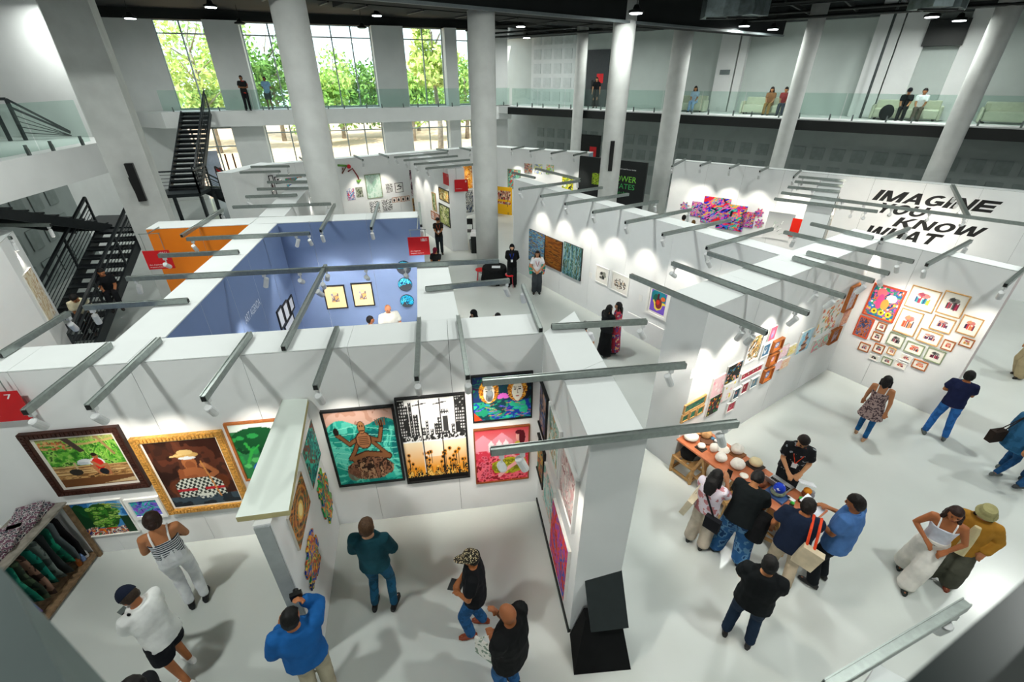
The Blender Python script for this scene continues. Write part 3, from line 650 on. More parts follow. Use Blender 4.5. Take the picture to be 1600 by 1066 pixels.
for i, (x1, y1, x2, y2) in enumerate([(364, 324, 517, 319), (384, 308, 464, 305), (402, 296, 487, 294), (418, 285, 484, 284), (432, 275, 478, 274)]):
    arm('spotlight arm over the white partition behind the orange wall, %s from the camera' % ORD[i], x1, y1, x2, y2, [(.05, F3b)] if i % 2 else [.95], F3b, power=.5)
for i, (x1, y1, x2, y2) in enumerate([(375, 270, 438, 268), (392, 261, 452, 260)]):
    arm('short spotlight arm over the low far left partition, %s one' % ('near', 'far')[i], x1, y1, x2, y2, [.95], None, power=.5)
L4 = 'grey spotlight arm over the blue back partition, %s one from the left'
for i, (x1, y1, x2, y2) in enumerate([(501, 361, 523, 320), (580, 357, 591, 318), (658, 353, 655, 318)]):
    arm(L4 % ORD[i], x1, y1, x2, y2, [.03], F4, power=1.7, tz=1.3)
arm('grey spotlight arm over the partition right of the blue booth', 665, 452, 796, 439, [(.97, (.6, .6, -1.6))], power=.4)
L6 = 'grey spotlight arm across the long diagonal partition, %s from its far end'
for i, (x1, y1, x2, y2) in enumerate([(811, 296, 906, 283), (845, 307, 941, 293.5), (883, 319, 982, 304), (926, 332, 1028, 315), (977, 348, 1080, 328), (1035, 367, 1141, 344), (1104, 388, 1207, 358)]):
    arm(L6 % ORD[i], x1, y1, x2, y2, [(.03, F6), (.97, (.5, .6, -1.5))] if i in (3, 4) else [(.03, F6)], F6, tz=1.9)
arm('short grey spotlight arm behind the far tip of the diagonal partition', 837, 263.5, 906.6, 281, [(.95, (.3, .8, -1.5))], power=.4)
arm('small grey spotlight arm at the far tip of the diagonal partition', 800, 270, 836, 278, [(.05, F11)], power=.3)
L7 = 'grey spotlight arm across the thick partition with the dense hang, %s from the camera'
for i, (x1, y1, x2, y2, s) in enumerate([(985, 431, 1198, 521, [(.92, F7), (.86, F7)]), (1050, 411.6, 1263, 490.5, [(.03, F6), (.93, F7)]), (1106, 396, 1320, 464, [(.03, F6), (.83, F7), (.93, F7)]), (1225, 363, 1427, 409.6, [(.92, F8), (.1, (.3, .8, -1.5))]), (1239, 403, 1365, 440, [(.9, F7)]), (1261, 395, 1389, 428, [(.95, F8)]), (1267, 350, 1364, 372, [])]):
    arm(L7 % ORD[i], x1, y1, x2, y2, s, F7, power=1.0, tz=1.9)
L8 = 'dark ended spotlight arm over the partition with framed prints, %s from the left'
for i, (x1, y1, x2, y2) in enumerate([(1378, 374, 1421, 357), (1448, 414, 1517, 377), (1571, 446, 1622, 403)]):
    arm(L8 % ORD[i], x1, y1, x2, y2, [.03, (.93, (.4, .7, -1.6))] if i < 2 else [.03], F8, tz=1.9)
L9 = 'spotlight arm over the far lettered partition, %s'
for i, (x1, y1, x2, y2) in enumerate([(1050, 260, 1071, 249), (1094, 259, 1111, 252.5), (1140, 263, 1155, 256.5), (1187, 268, 1201, 261), (1240, 277, 1252, 266)]):
    arm(L9 % (ORD[i] + ' short one from its left end'), x1, y1, x2, y2, [.05], F9, power=1.2, w=.05)
for i, (x1, y1, x2, y2) in enumerate([(1248, 276.5, 1321, 283), (1242, 284, 1317, 291), (1231, 292.5, 1312, 300)]):
    arm('spotlight arm on the end on partition left of the lettering, %s from the back' % ORD[i], x1, y1, x2, y2, [.1, .5], F9, power=.5)
arm(L9 % 'very long one reaching to the right picture edge', 1221, 301.4, 1640, 356, [.28, .37, .48, .62, .74], F9, power=1.0)
arm('spotlight arm on the end on partition, nearest one', 1210, 311, 1371, 331, [.78, .9], F9, power=.6)
arm(L9 % 'steep one crossing the letter N', 1488, 290, 1512, 339, [(.3, F9), (.5, F9), (.7, F9), (.95, F9)], w=.09, power=.8)
for i, (x1, y1, x2, y2) in enumerate([(799, 233.5, 819, 229), (828, 236.5, 851, 232), (861, 240, 885, 235), (896, 243, 917, 238)]):
    arm('tiny spotlight arm on the back partition behind the minibus painting, %s from the left' % ORD[i], x1, y1, x2, y2, [.05], F11, power=1.0, w=.05)
for i, (x1, y1, x2, y2) in enumerate([(478, 253, 468, 246), (567, 250, 553, 243), (607, 246, 592, 240), (700, 236, 682, 233), (735, 235, 718, 231)]):
    arm('tiny spotlight arm on the back partition below the middle windows, %s from the left' % ORD[i], x1, y1, x2, y2, [.05], F12, power=1.2, w=.05)
for i, (x1, y1, x2, y2) in enumerate([(616, 246, 699, 239), (631, 251, 715, 244), (647, 257, 734, 250), (665, 263.5, 741, 257)]):
    arm('thin spotlight arm across the middle distance partition, %s from the back' % ORD[i], x1, y1, x2, y2, [(.04, F13)], F13, power=1.0, w=.05)
arm('grey spotlight arm at the bottom right next to the glass railing', 1290, 1075, 1507, 945, [(.93, (.5, .5, -1.5))], power=.4)
arm('white spotlight bar high at the left edge, upper one', -10, 352, 79, 352, [.95], None, z=3.3, power=.4)
arm('short white spotlight bar at the left edge, lower one', -10, 374, 18, 372, [.95], None, z=3.3, power=.4)
# far left booth walls
partition('greyish white partition at the left edge beside the staircase', at(-130, 430, H), at(-2, 380, H), at(20, 360, H), at(-110, 350, H), step=6)
FLL = Face(at(-2, 380, H), at(20, 360, H)); FLL.n = -FLL.n if FLL.n.x < 0 else FLL.n
partition('white corner of a partition in the bottom right foreground', at(1340, 1085, H), at(1372, 1036, H), at(1450, 1080, H), at(1430, 1120, H), step=3)
# ================================================================== painted canvases (a fine grid with painted vertices)
def lin(c): return np.array(srgb(c)) if isinstance(c, str) else np.array(c)
def vnoise(x, y, seed=0, oct=3):
    out = np.zeros_like(x); amp = 1; tot = 0
    for o in range(oct):
        r = np.random.RandomState(seed * 7 + o); G = r.rand(64, 64); xs, ys = x * 2 ** o, y * 2 ** o
        xi, yi = np.floor(xs).astype(int), np.floor(ys).astype(int); fx, fy = xs - xi, ys - yi; fx = fx * fx * (3 - 2 * fx); fy = fy * fy * (3 - 2 * fy)
        a = G[xi % 64, yi % 64]; b = G[(xi + 1) % 64, yi % 64]; c = G[xi % 64, (yi + 1) % 64]; d = G[(xi + 1) % 64, (yi + 1) % 64]
        out += amp * ((a * (1 - fx) + b * fx) * (1 - fy) + (c * (1 - fx) + d * fx) * fy); tot += amp; amp *= .5
    return out / tot
class Pic:
    def __init__(s, nx, ny, base='#ffffff'):
        s.nx, s.ny = nx, ny; X, Y = np.meshgrid(np.linspace(0, 1, nx), np.linspace(0, 1, ny)); s.X, s.Y = X, Y
        s.c = np.ones((ny, nx, 3)) * lin(base); s.mask = None
    def put(s, m, c, a=1.0):
        if not isinstance(m, np.ndarray) or m.dtype != bool: m = m > 0
        s.c[m] = s.c[m] * (1 - a) + lin(c) * a; return s
    def rect(s, x0, y0, x1, y1, c, a=1): return s.put((s.X >= x0) & (s.X <= x1) & (s.Y >= y0) & (s.Y <= y1), c, a)
    def ell(s, x, y, rx, ry, c, rot=0, a=1):
        dx, dy = s.X - x, s.Y - y; ca, sa = math.cos(rot), math.sin(rot); return s.put(((dx * ca + dy * sa) / rx) ** 2 + ((-dx * sa + dy * ca) / ry) ** 2 < 1, c, a)
    def poly(s, pts, c, a=1):
        m = np.zeros_like(s.X, bool); n = len(pts)
        for i in range(n):
            x0, y0 = pts[i]; x1, y1 = pts[(i + 1) % n]
            if y0 == y1: continue
            k = ((y0 > s.Y) != (y1 > s.Y)) & (s.X < (x1 - x0) * (s.Y - y0) / (y1 - y0) + x0); m ^= k
        return s.put(m, c, a)
    def line(s, pts, w, c, a=1):
        for (x0, y0), (x1, y1) in zip(pts[:-1], pts[1:]):
            dx, dy = x1 - x0, y1 - y0; L = dx * dx + dy * dy + 1e-9; t = np.clip(((s.X - x0) * dx + (s.Y - y0) * dy) / L, 0, 1)
            s.put((s.X - x0 - t * dx) ** 2 + (s.Y - y0 - t * dy) ** 2 < w * w, c, a)
        return s
    def nz(s, cols, sc, seed, area=None, band=None, stretch=(1, 1), warp=0, a=1.0):
        x, y = s.X * sc * stretch[0] + 3, s.Y * sc * stretch[1] + 3
        if warp: w = vnoise(s.X * 3, s.Y * 3, seed + 50); x = x + w * warp; y = y + w * warp
        n = vnoise(x, y, seed, 3); n = (n - n.min()) / (n.max() - n.min() + 1e-6); k = np.clip((n * 1.3 - .15) * len(cols), 0, len(cols) - 1e-3).astype(int)
        P = np.array([lin(c) for c in cols])[k]; m = np.ones_like(s.X, bool) if area is None else area
        s.c[m] = s.c[m] * (1 - a) + P[m] * a; return s
    def grad(s, c0, c1, y0=0, y1=1, area=None):
        t = np.clip((s.Y - y0) / (y1 - y0), 0, 1)[..., None]; P = lin(c0) * (1 - t) + lin(c1) * t; m = np.ones_like(s.X, bool) if area is None else area; s.c[m] = P[m]; return s
    def speck(s, n, cols, r, seed, x0=0, y0=0, x1=1, y1=1):
        q = np.random.RandomState(seed)
        for i in range(n): s.ell(q.uniform(x0, x1), q.uniform(y0, y1), r * q.uniform(.5, 1.3), r * q.uniform(.5, 1.3), cols[q.randint(len(cols))])
        return s
    def strokes(s, n, cols, L, w, seed, ang=(0, PI), x0=0, y0=0, x1=1, y1=1):
        q = np.random.RandomState(seed)
        for i in range(n):
            a = q.uniform(*ang); x, y = q.uniform(x0, x1), q.uniform(y0, y1); s.line([(x, y), (x + math.cos(a) * L, y + math.sin(a) * L)], w * q.uniform(.6, 1.3), cols[q.randint(len(cols))])
        return s
def canvas_obj(name, pic, face, r, off, parent, skew=0.0):
    u0, u1, z0, z1 = r; nx, ny = pic.nx, pic.ny
    us = np.linspace(u0, u1, nx); zs = np.linspace(z0, z1, ny); Mi = WM[parent.name].inverted()
    A = face.A + face.n * off; d = face.d; Ud, Z = np.meshgrid(us, zs)
    V = np.stack([A.x + d.x * Ud, A.y + d.y * Ud, Z], -1).reshape(-1, 3); M = np.array(Mi); V = V @ M[:3, :3].T + M[:3, 3]
    idx = np.arange(nx * ny).reshape(ny, nx); q = np.stack([idx[:-1, :-1], idx[:-1, 1:], idx[1:, 1:], idx[1:, :-1]], -1).reshape(-1, 4)
    if d.cross(Vector((0, 0, 1))).dot(face.n) < 0: q = q[:, ::-1]
    if pic.mask is not None: mk = pic.mask; q = q[(mk[:-1, :-1] & mk[:-1, 1:] & mk[1:, 1:] & mk[1:, :-1]).reshape(-1)]
    me = bpy.data.meshes.new(name); me.vertices.add(len(V)); me.vertices.foreach_set('co', V.ravel()); me.loops.add(q.size); me.loops.foreach_set('vertex_index', q.ravel().astype(np.int32))
    me.polygons.add(len(q)); me.polygons.foreach_set('loop_start', np.arange(0, q.size, 4, dtype=np.int32)); me.polygons.foreach_set('loop_total', np.full(len(q), 4, np.int32)); me.update(calc_edges=True)
    at_ = me.color_attributes.new('Col', 'FLOAT_COLOR', 'POINT'); C = np.ones((nx * ny, 4)); C[:, :3] = pic.c.reshape(-1, 3); at_.data.foreach_set('color', C.ravel())
    me.materials.append(canvasm); o = bpy.data.objects.new(name, me); COL.objects.link(o); o.parent = parent; return o
def frame_rails(face, r, w, o0, o1):
    u0, u1, z0, z1 = r; mb = MB()
    for (a, b, c, d_) in ((u0 - w, u1 + w, z1, z1 + w), (u0 - w, u1 + w, z0 - w, z0), (u0 - w, u0, z0, z1), (u1, u1 + w, z0, z1)): face.box(mb, a, b, c, d_, o0, o1)
    return mb
def work(label, face, px, pic, frame=None, fw=.03, matw=0, depth=.035, cat='painting', name='painting', group=None, matcol='#efece4', off0=.0, ornate=0, tint=None):
    """px: picture corners of the whole framed work (2 or 4 points)"""
    r = face.rect(*px) if not isinstance(px[0], (int, float)) else px
    u0, u1, z0, z1 = (min(r[0], r[1]), max(r[0], r[1]), min(r[2], r[3]), max(r[2], r[3]))
    c = face.P((u0 + u1) / 2, z0, depth); t = thing(name, label, cat, tuple(c), group=group)
    if frame is None:
        mb = MB(); face.box(mb, u0, u1, z0, z1, off0 + .002, off0 + depth); put('stretcher', mb, mat('canvas_edge_white', '#e6e4de', .7) if tint is None else tint, t)
        canvas_obj('painted_canvas', pic, face, (u0, u1, z0, z1), off0 + depth + .0015, t)
    else:
        i = (u0 + fw, u1 - fw, z0 + fw, z1 - fw)
        put('frame', frame_rails(face, i, fw, off0 + .002, off0 + depth), frame, t)
        if ornate:
            mb = MB(); n = int((u1 - u0) / ornate)
            for k in range(n):
                u = u0 + (k + .5) * (u1 - u0) / n
                for z in (z0 + fw * .5, z1 - fw * .5): face.box(mb, u - ornate * .3, u + ornate * .3, z - fw * .3, z + fw * .3, depth, depth + .012)
            n = int((z1 - z0) / ornate)
            for k in range(n):
                z = z0 + (k + .5) * (z1 - z0) / n
                for u in (u0 + fw * .5, u1 - fw * .5): face.box(mb, u - fw * .3, u + fw * .3, z - ornate * .3, z + ornate * .3, depth, depth + .012)
            put('carved_moulding', mb, frame, t)
        mb = MB(); face.box(mb, i[0], i[1], i[2], i[3], off0 + .002, off0 + depth * .45); put('mat_board' if matw else 'backing', mb, mat('mat_' + matcol[1:], matcol, .8, var=.01), t)
        m_ = (i[0] + matw, i[1] - matw, i[2] + matw, i[3] - matw)
        canvas_obj('picture' if matw else 'painted_canvas', pic, face, m_, off0 + depth * .45 + .002, t)
    return t
gold = mat('gilt_frame', '#b7863c', .4, metal=.35, var=.25, scale=30, bump=.4)
gold2 = mat('bright_gold_frame', '#cf9a4a', .45, metal=.2, var=.3, scale=40, bump=.5)
dkwood = mat('dark_wood_frame', '#3c1f16', .5, var=.3, scale=12)
blackf = mat('black_frame', '#1b1b1c', .5, var=.1)
oak = mat('light_wood_frame', '#c79a62', .5, var=.15, scale=20)
walnut = mat('reddish_wood_frame', '#a8622f', .5, var=.15, scale=20)
whitef = mat('white_frame', '#f1f1ee', .4, var=.01)
redf = mat('red_orange_frame', '#c8502c', .5, var=.1)
greyf = mat('grey_green_frame', '#8d9a7a', .5)
G = 110
# --- bamboo hut painting
p = Pic(130, 100, '#3f7a25'); X, Y = p.X, p.Y
p.nz(['#2c6a1c', '#3f8f27', '#6bb53a', '#97c95a', '#2b5a1d'], 16, 3, stretch=(1, 1)); p.strokes(160, ['#8fcf4c', '#5fa834', '#b7df6b', '#2f6a1e'], .09, .005, 5, (PI * .3, PI * .7), .45, .5, 1, 1)
p.rect(0, .93, 1, 1, '#c9b07a', .5); p.line([(0, .9), (.6, .86), (1, .93)], .02, '#c8a86a'); p.line([(0, .83), (.5, .8)], .013, '#b8925a'); p.line([(.78, 1), (.9, .62)], .02, '#a98857'); p.poly([(.32, 1), (.42, 1), (.55, .72), (.47, .7)], '#4a3a34')
p.speck(40, ['#c96a3a', '#d9a36a', '#8a5a30'], .02, 4, 0, .78, .35, .95)
p.rect(0, 0, 1, .42, '#8a6238'); p.nz(['#7a5530', '#a87a48', '#c79c63', '#5d3d22'], 9, 8, area=Y < .42, stretch=(1, 3))
for k in range(9): p.line([(-.05, .44 - k * .025), (1.05, .40 - k * .02 + .04 * math.sin(k))], .008, ['#c9a068', '#e0bd85', '#8a6238'][k % 3])
p.rect(0, 0, 1, .17, '#6e4526'); p.poly([(.55, .02), (1, .1), (1, .02)], '#c9ae84'); p.ell(.27, .3, .09, .07, '#2d2823'); p.rect(.3, .36, .33, .5, '#c9ae84')
p.ell(.47, .5, .11, .06, '#d8dde0'); p.ell(.42, .47, .08, .03, '#b9c2c8'); p.ell(.62, .46, .1, .11, '#e8e6e2'); p.ell(.62, .44, .075, .12, '#d0281f'); p.ell(.63, .6, .038, .055, '#a9693f'); p.ell(.625, .635, .042, .035, '#21150f')
p.poly([(.5, .42), (.56, .44), (.6, .22), (.56, .22)], '#b06e48'); p.poly([(.74, .42), (.69, .44), (.68, .2), (.73, .2)], '#b06e48'); p.line([(.55, .48), (.63, .38), (.72, .42)], .022, '#b8774f'); p.ell(.64, .27, .06, .07, '#1e2024')
work('wide landscape painting of a seated child in red by a bamboo hut, dark gilded frame', F1, [(30, 680), (183, 660), (238, 756), (98, 772)], p, dkwood, .085, .045, .06, matcol='#e9e4da', ornate=.05)
# --- flute player
p = Pic(100, 125, '#3a1e14'); p.nz(['#2a140e', '#43241a', '#5d3020', '#371a12'], 4, 21); p.rect(.05, .75, .3, 1, '#2b1811', .6); p.poly([(.38, 1), (.5, 1), (.42, .55), (.34, .5)], '#6a3a26', .6)
p.rect(0, 0, 1, .16, '#24303a'); p.nz(['#2a3a48', '#3b4c58', '#1c2730'], 6, 22, area=p.Y < .16)
p.ell(.22, .3, .16, .13, '#6a3318', a=.6); p.ell(.85, .35, .1, .1, '#7a3c1a', a=.6)
p.ell(.5, .67, .10, .115, '#a8653c'); p.ell(.5, .63, .07, .07, '#8c4e2c'); p.ell(.5, .79, .17, .045, '#caa15e'); p.ell(.5, .83, .11, .04, '#d9b878'); p.line([(.28, .78), (.44, .8)], .012, '#e0c080'); p.ell(.5, .745, .12, .022, '#dfe3e6')
p.ell(.5, .5, .2, .1, '#a35f38'); p.line([(.33, .55), (.3, .42), (.5, .45)], .04, '#8f4f2c'); p.line([(.7, .62), (.82, .5), (.72, .45)], .035, '#a8653c'); p.ell(.67, .62, .05, .04, '#b5724a')
sk = ((np.abs(p.X - .5) < .34) & (p.Y < .44) & (p.Y > .14) & (p.Y < .46 - .5 * (np.abs(p.X - .5) - .1) ** 2 * 4)); chk = ((np.floor(p.X * 26 + p.Y * 4) + np.floor(p.Y * 26 - p.X * 5)) % 2 == 0)
p.put(sk, '#d9dcd2'); p.put(sk & chk, '#1f2a24'); p.put(sk & (p.Y < .28) & (p.Y > .235) & (np.abs(p.X - .5) > .06), '#b5202a'); p.put((p.Y < .18) & (p.Y > .1) & (np.abs(p.X - .53) < .1) & chk, '#d9dcd2')
p.line([(.66, .68), (.74, .12)], .012, '#c98a4a')
work('tall portrait of a flute player in a checked cloth, broad golden frame', F1, [(203, 684), (347, 670), (394, 786), (268, 800)], p, gold2, .085, .03, .06, matcol='#f0ece2', ornate=.045)
# --- partly hidden green garden painting
p = Pic(60, 70, '#2e7d4a'); p.rect(0, .86, 1, 1, '#e6f2ea'); p.ell(.35, .7, .38, .22, '#14532b'); p.speck(30, ['#0f4325', '#2d9a4c', '#5cc26a'], .06, 9, 0, .2, 1, .8); p.ell(.7, .6, .25, .12, '#7fc0e8'); p.ell(.8, .55, .1, .1, '#f2f4ff'); p.line([(.1, .3), (.2, .5), (.15, .65)], .02, '#38b04a'); p.line([(.2, .5), (.32, .6)], .015, '#38b04a'); p.ell(.5, .35, .12, .16, '#e6d23a'); p.ell(.35, .2, .2, .12, '#2b63b8'); p.ell(.6, .18, .16, .1, '#1fa35a')
work('green garden painting with a blue pool in a thin wooden frame, half hidden', F1, [(352, 662), (470, 648), (500, 735), (385, 752)], p, walnut, .03, .0, .04)
# --- banana still life
p = Pic(100, 75, '#3c86c4'); p.nz(['#2a6fb0', '#4f9ad6', '#8fc4e8', '#dfeefa'], 5, 31, area=p.Y > .5); p.ell(.12, .45, .2, .5, '#0f3d22'); p.ell(.25, .7, .14, .16, '#17552c'); p.poly([(0, .9), (.35, .8), (.2, .6)], '#114a25')
for k in range(14): a = -.2 - k * .09; p.line([(.55, .93), (.55 + .45 * math.cos(a * 1.2), .93 + .35 * math.sin(a) * 1.0)], .008, ['#c9b23a', '#6f9a2a', '#2f7a2c'][k % 3])
p.ell(.5, .55, .28, .38, '#22501c'); q = np.random.RandomState(3)
for k in range(46): x, y = q.uniform(.25, .82), q.uniform(.22, .85); p.ell(x, y, .07, .045, ['#3f8a2c', '#6fae3c', '#9cc95a', '#2a6420'][k % 4], q.uniform(-.4, .4)); p.ell(x, y + .005, .05, .02, '#1c3f16'); p.ell(x, y + .012, .035, .012, '#a9cf6a')
p.rect(0, 0, 1, .2, '#c8401f'); p.nz(['#d94a1f', '#f0902a', '#1c2a6a', '#f4e6d0', '#b3261c', '#2c7a4a'], 14, 5, area=p.Y < .2 + .05 * np.sin(p.X * 9)); p.rect(.8, 0, 1, .5, '#123a20')
work('colourful painting of green bananas on a patterned cloth under a palm, thin white border', F1, [(104, 785), (188, 778), (222, 828), (142, 838)], p, whitef, .015, .0, .035)
p = Pic(56, 44, '#4a4fb0'); p.nz(['#2a3f9a', '#5b5fd0', '#7f4fc0', '#39a7a0', '#2c8fc4', '#9a7fe0'], 5, 33, warp=3); p.strokes(26, ['#35c4b0', '#8f7ff0', '#e0d8ff', '#22307a'], .2, .015, 7)
work('small violet and teal leaf painting in a wide white frame', F1, [(190, 781), (243, 773), (268, 801), (218, 812)], p, whitef, .05, .0, .04)
# --- skeletal figure
p = Pic(110, 120, '#2fb3a0'); p.nz(['#12877f', '#2fb3a0', '#5fd0bb', '#1f9a8a', '#0f6f70'], 3.5, 41, warp=4); sky = p.Y > .86 - .12 * np.abs(p.X - .5) + .06 * np.sin(p.X * 9); p.nz(['#c99a86', '#d9b0a0', '#b98572'], 4, 42, area=sky)
for k in range(8): p.line([(.02 + .0 * k, .75 - k * .07), (.4, .8 - k * .1), (.98, .7 - k * .08)], .004, '#8fe6d2')
bc, bd_ = '#8a5a38', '#3a2118'
for w_, c_ in ((.034, bd_), (.022, bc)):
    p.line([(.40, .62), (.28, .56), (.12, .70)], w_, c_); p.line([(.6, .62), (.74, .58), (.80, .76)], w_, c_); p.line([(.42, .6), (.33, .45), (.25, .36)], w_, c_); p.line([(.6, .6), (.72, .48), (.82, .38)], w_, c_)
    p.line([(.3, .35), (.5, .41), (.84, .36)], w_ * 1.5, c_); p.line([(.3, .37), (.55, .33), (.8, .36)], w_, c_)
p.ell(.5, .60, .12, .12, bd_); p.ell(.5, .6, .105, .105, '#a8704a')
for k in range(5): p.line([(.43, .55 + k * .025), (.57, .55 + k * .025)], .004, bd_)
p.ell(.5, .77, .06, .085, bd_); p.ell(.5, .77, .05, .075, '#b07a4c'); p.ell(.48, .79, .012, .012, bd_); p.ell(.52, .79, .012, .012, bd_); p.line([(.47, .73), (.53, .73)], .008, bd_); p.ell(.12, .74, .04, .05, '#241a18'); p.ell(.8, .8, .035, .05, '#241a18')
for k in range(5): p.line([(.74 + k * .03, .78), (.72 + k * .035, .86)], .007, bc)
rk = ((p.X - .53) / .36) ** 2 + ((p.Y - .20) / .16) ** 2 + .35 * (vnoise(p.X * 9, p.Y * 9, 4) - .5) < 1; p.nz(['#4a2e22', '#8a6048', '#2d1c16', '#b08868', '#6a4030'], 16, 44, area=rk)
p.ell(.25, .14, .1, .1, '#7a5240', a=.7)
work('turquoise painting of a bony seated figure with raised hands, dark grey frame', F1, [(500, 641), (615, 631), (633, 748), (531, 758)], p, blackf, .03, .0, .05)
# --- black and white city over sunflowers
p = Pic(110, 130, '#f4f4f2'); up = p.Y > .5
q = np.random.RandomState(11)
for (x, w_, h) in [(.0, .10, .98), (.08, .06, .93), (.15, .05, .96), (.21, .07, .82), (.33, .05, .66), (.39, .04, .74), (.45, .05, .64), (.52, .05, .7), (.57, .05, .77), (.63, .13, .86), (.78, .06, .68), (.85, .15, .99)]: p.rect(x, .5, x + w_, h, '#242424')
grid = ((np.floor(p.X * 60) % 2 == 0) & (np.floor(p.Y * 55) % 2 == 0)); p.put(grid & up & (p.Y > .56) & (vnoise(p.X * 9, p.Y * 9, 2) > .4), '#e8e8e6', .9); p.rect(.63, .6, .76, .8, '#ededeb'); p.rect(.655, .6, .735, .78, '#333333')
p.nz(['#1a1a1a', '#3d3d3d', '#f0f0ee', '#1a1a1a'], 26, 12, area=up & (p.Y < .57)); p.rect(0, .495, 1, .505, '#f8f8f6')
lo_ = p.Y < .49; p.grad('#e79a2c', '#fbe9c4', .16, .49, lo_); p.rect(.32, .3, .62, .49, '#fdf6e6', .6)
for k in range(34):
    x, y = q.uniform(.04, .97), q.uniform(.14, .4); p.line([(x, .06), (x + q.uniform(-.02, .02), y)], .004, '#151515'); p.ell(x, y, .03, .026, '#d98a1c'); p.ell(x, y, .018, .016, '#161616')
p.nz(['#141414', '#e09222', '#141414', '#f0c060', '#141414'], 22, 13, area=p.Y < .13 + .05 * np.sin(p.X * 40) * (p.Y < .2)); p.rect(0, 0, 1, .05, '#121212')
for x in (.32, .63): p.line([(x, .02), (x, .97)], .010, '#141414'); p.line([(x - .1, .90 + .02), (x + .1, .92 + .02)], .006, '#141414'); p.line([(x - .02, .1), (x - .02, .9)], .004, '#f4f4f2')
work('black and white skyline with utility poles above orange sunflowers, black frame', F1, [(617, 621), (727, 612), (734, 743), (636, 753)], p, blackf, .028, .0, .05)
# --- masks
p = Pic(110, 85, '#14202e'); p.nz(['#0f1a28', '#123f48', '#1a2a5a', '#1f6a50', '#2a1a3a'], 5, 51, warp=5); p.nz(['#123f48', '#1f8a68', '#1a3a9a', '#2ab088'], 6, 52, area=p.Y < .42)
for cx_ in (.27, .76):
    p.ell(cx_, .66, .17, .27, '#c97a1c'); p.nz(['#d98a20', '#8a4a10', '#f0b040', '#6a300c'], 22, 53, area=((p.X - cx_) / .17) ** 2 + ((p.Y - .66) / .27) ** 2 < 1); p.ell(cx_, .62, .095, .2, '#e3ddcf'); p.ell(cx_, .47, .05, .07, '#e3ddcf')
    for k in (-1, 1): p.ell(cx_ + k * .038, .66, .022, .014, '#2a2220'); p.line([(cx_ + k * .015, .70), (cx_ + k * .06, .71)], .007, '#3a2a22')
    p.line([(cx_, .66), (cx_ + .006, .57)], .006, '#8a7a68'); p.ell(cx_, .51, .035, .013, '#a02a2a')
for k in range(7): a = PI * k / 6; p.ell(.51 + .05 * math.cos(a), .5 + .05 * math.sin(a), .03, .05, '#e06ad0', a - PI / 2)
p.poly([(0, .2), (.15, 0), (0, 0)], '#d9481c'); p.strokes(50, ['#2ad0a0', '#3a6af0', '#e0702a', '#7a3ac0'], .09, .006, 6, (-.5, .5), 0, 0, 1, .4)
work('dark painting of two white gold-crowned masks around a pink lotus', F1, [(735, 588), (832, 577), (831, 650), (739, 659)], p, blackf, .02, .0, .045)
# --- red village
p = Pic(100, 90, '#d0354a'); p.nz(['#c02a3c', '#e05568', '#f0879a', '#d83a50'], 4, 61); p.grad('#f2a0a8', '#d8404a', .55, 1, p.Y > .7); p.poly([(0, .8), (.15, .9), (.3, .78), (.5, .92), (.7, .76), (.7, .6), (0, .6)], '#f0a0b0')
for x in (.25, .4, .53): p.rect(x, .58, x + .09, .7, '#f6e6ea'); p.poly([(x - .02, .7), (x + .11, .7), (x + .045, .79)], '#fff2f4')
p.nz(['#a01c2c', '#d83a50', '#f06a7a', '#8a1424'], 14, 62, area=p.Y < .45)
for k in range(22): x, y = q.uniform(.02, .3), q.uniform(.05, .5); p.ell(x, y, .035, .03, '#e06a80'); p.ell(x, y, .02, .016, '#b82a40')
p.poly([(.62, .45), (.95, .4), (1.0, .2), (.7, .12), (.35, .16), (.3, .35)], '#b8b020'); p.nz(['#c9c030', '#7a7a14', '#a0a024'], 12, 63, area=((p.X - .62) / .32) ** 2 + ((p.Y - .27) / .14) ** 2 < 1)
p.line([(.82, .6), (.9, .4), (.6, .22), (.45, .1)], .035, '#f0a8a8'); p.line([(.72, .6), (.7, .48), (.8, .42)], .02, '#f0a8a8'); p.ell(.8, .62, .08, .12, '#c8b83a'); p.ell(.82, .82, .06, .08, '#f0b0a8'); p.ell(.88, .8, .06, .13, '#5a1420'); p.ell(.82, .9, .07, .04, '#5a1420')
work('red painting of a reclining woman in a yellow dress before pink houses', F1, [(740, 672), (828, 660), (825, 745), (743, 754)], p, mat('thin_red_frame', '#8a4a20', .5), .018, .0, .045)
# --- small partition: diamond hung canvases and puzzle shaped ones
p = Pic(60, 60); p.nz(['#0c4a52', '#1f9a90', '#0a2a3a', '#3ac0a8', '#7a3a2a', '#0f6a6a'], 4, 71, warp=6)
work('teal swirling canvas hung on the low partition, far one', F0w, [(463, 690), (487, 672), (500, 715), (484, 760)], p, None, depth=.03)
p = Pic(70, 70); R_ = np.hypot(p.X - .5, (p.Y - .5)); p.nz(['#5a2a14', '#a0561f', '#7a3a18', '#2f6a4a', '#c9803a', '#3a1c10'], 5, 72, warp=7); ring = np.sin(R_ * 42 + np.arctan2(p.Y - .5, p.X - .5)); p.put((ring > .55), '#d98f3a', .7); p.ell(.5, .5, .16, .2, '#f2c25a'); p.ell(.5, .5, .1, .14, '#fbe6a0')
work('brown golden whirl canvas hung on the low partition, near one', F0w, [(446, 800), (468, 742), (483, 790), (462, 862)], p, None, depth=.03, tint=mat('stretcher_pale', '#cfcac0', .7))
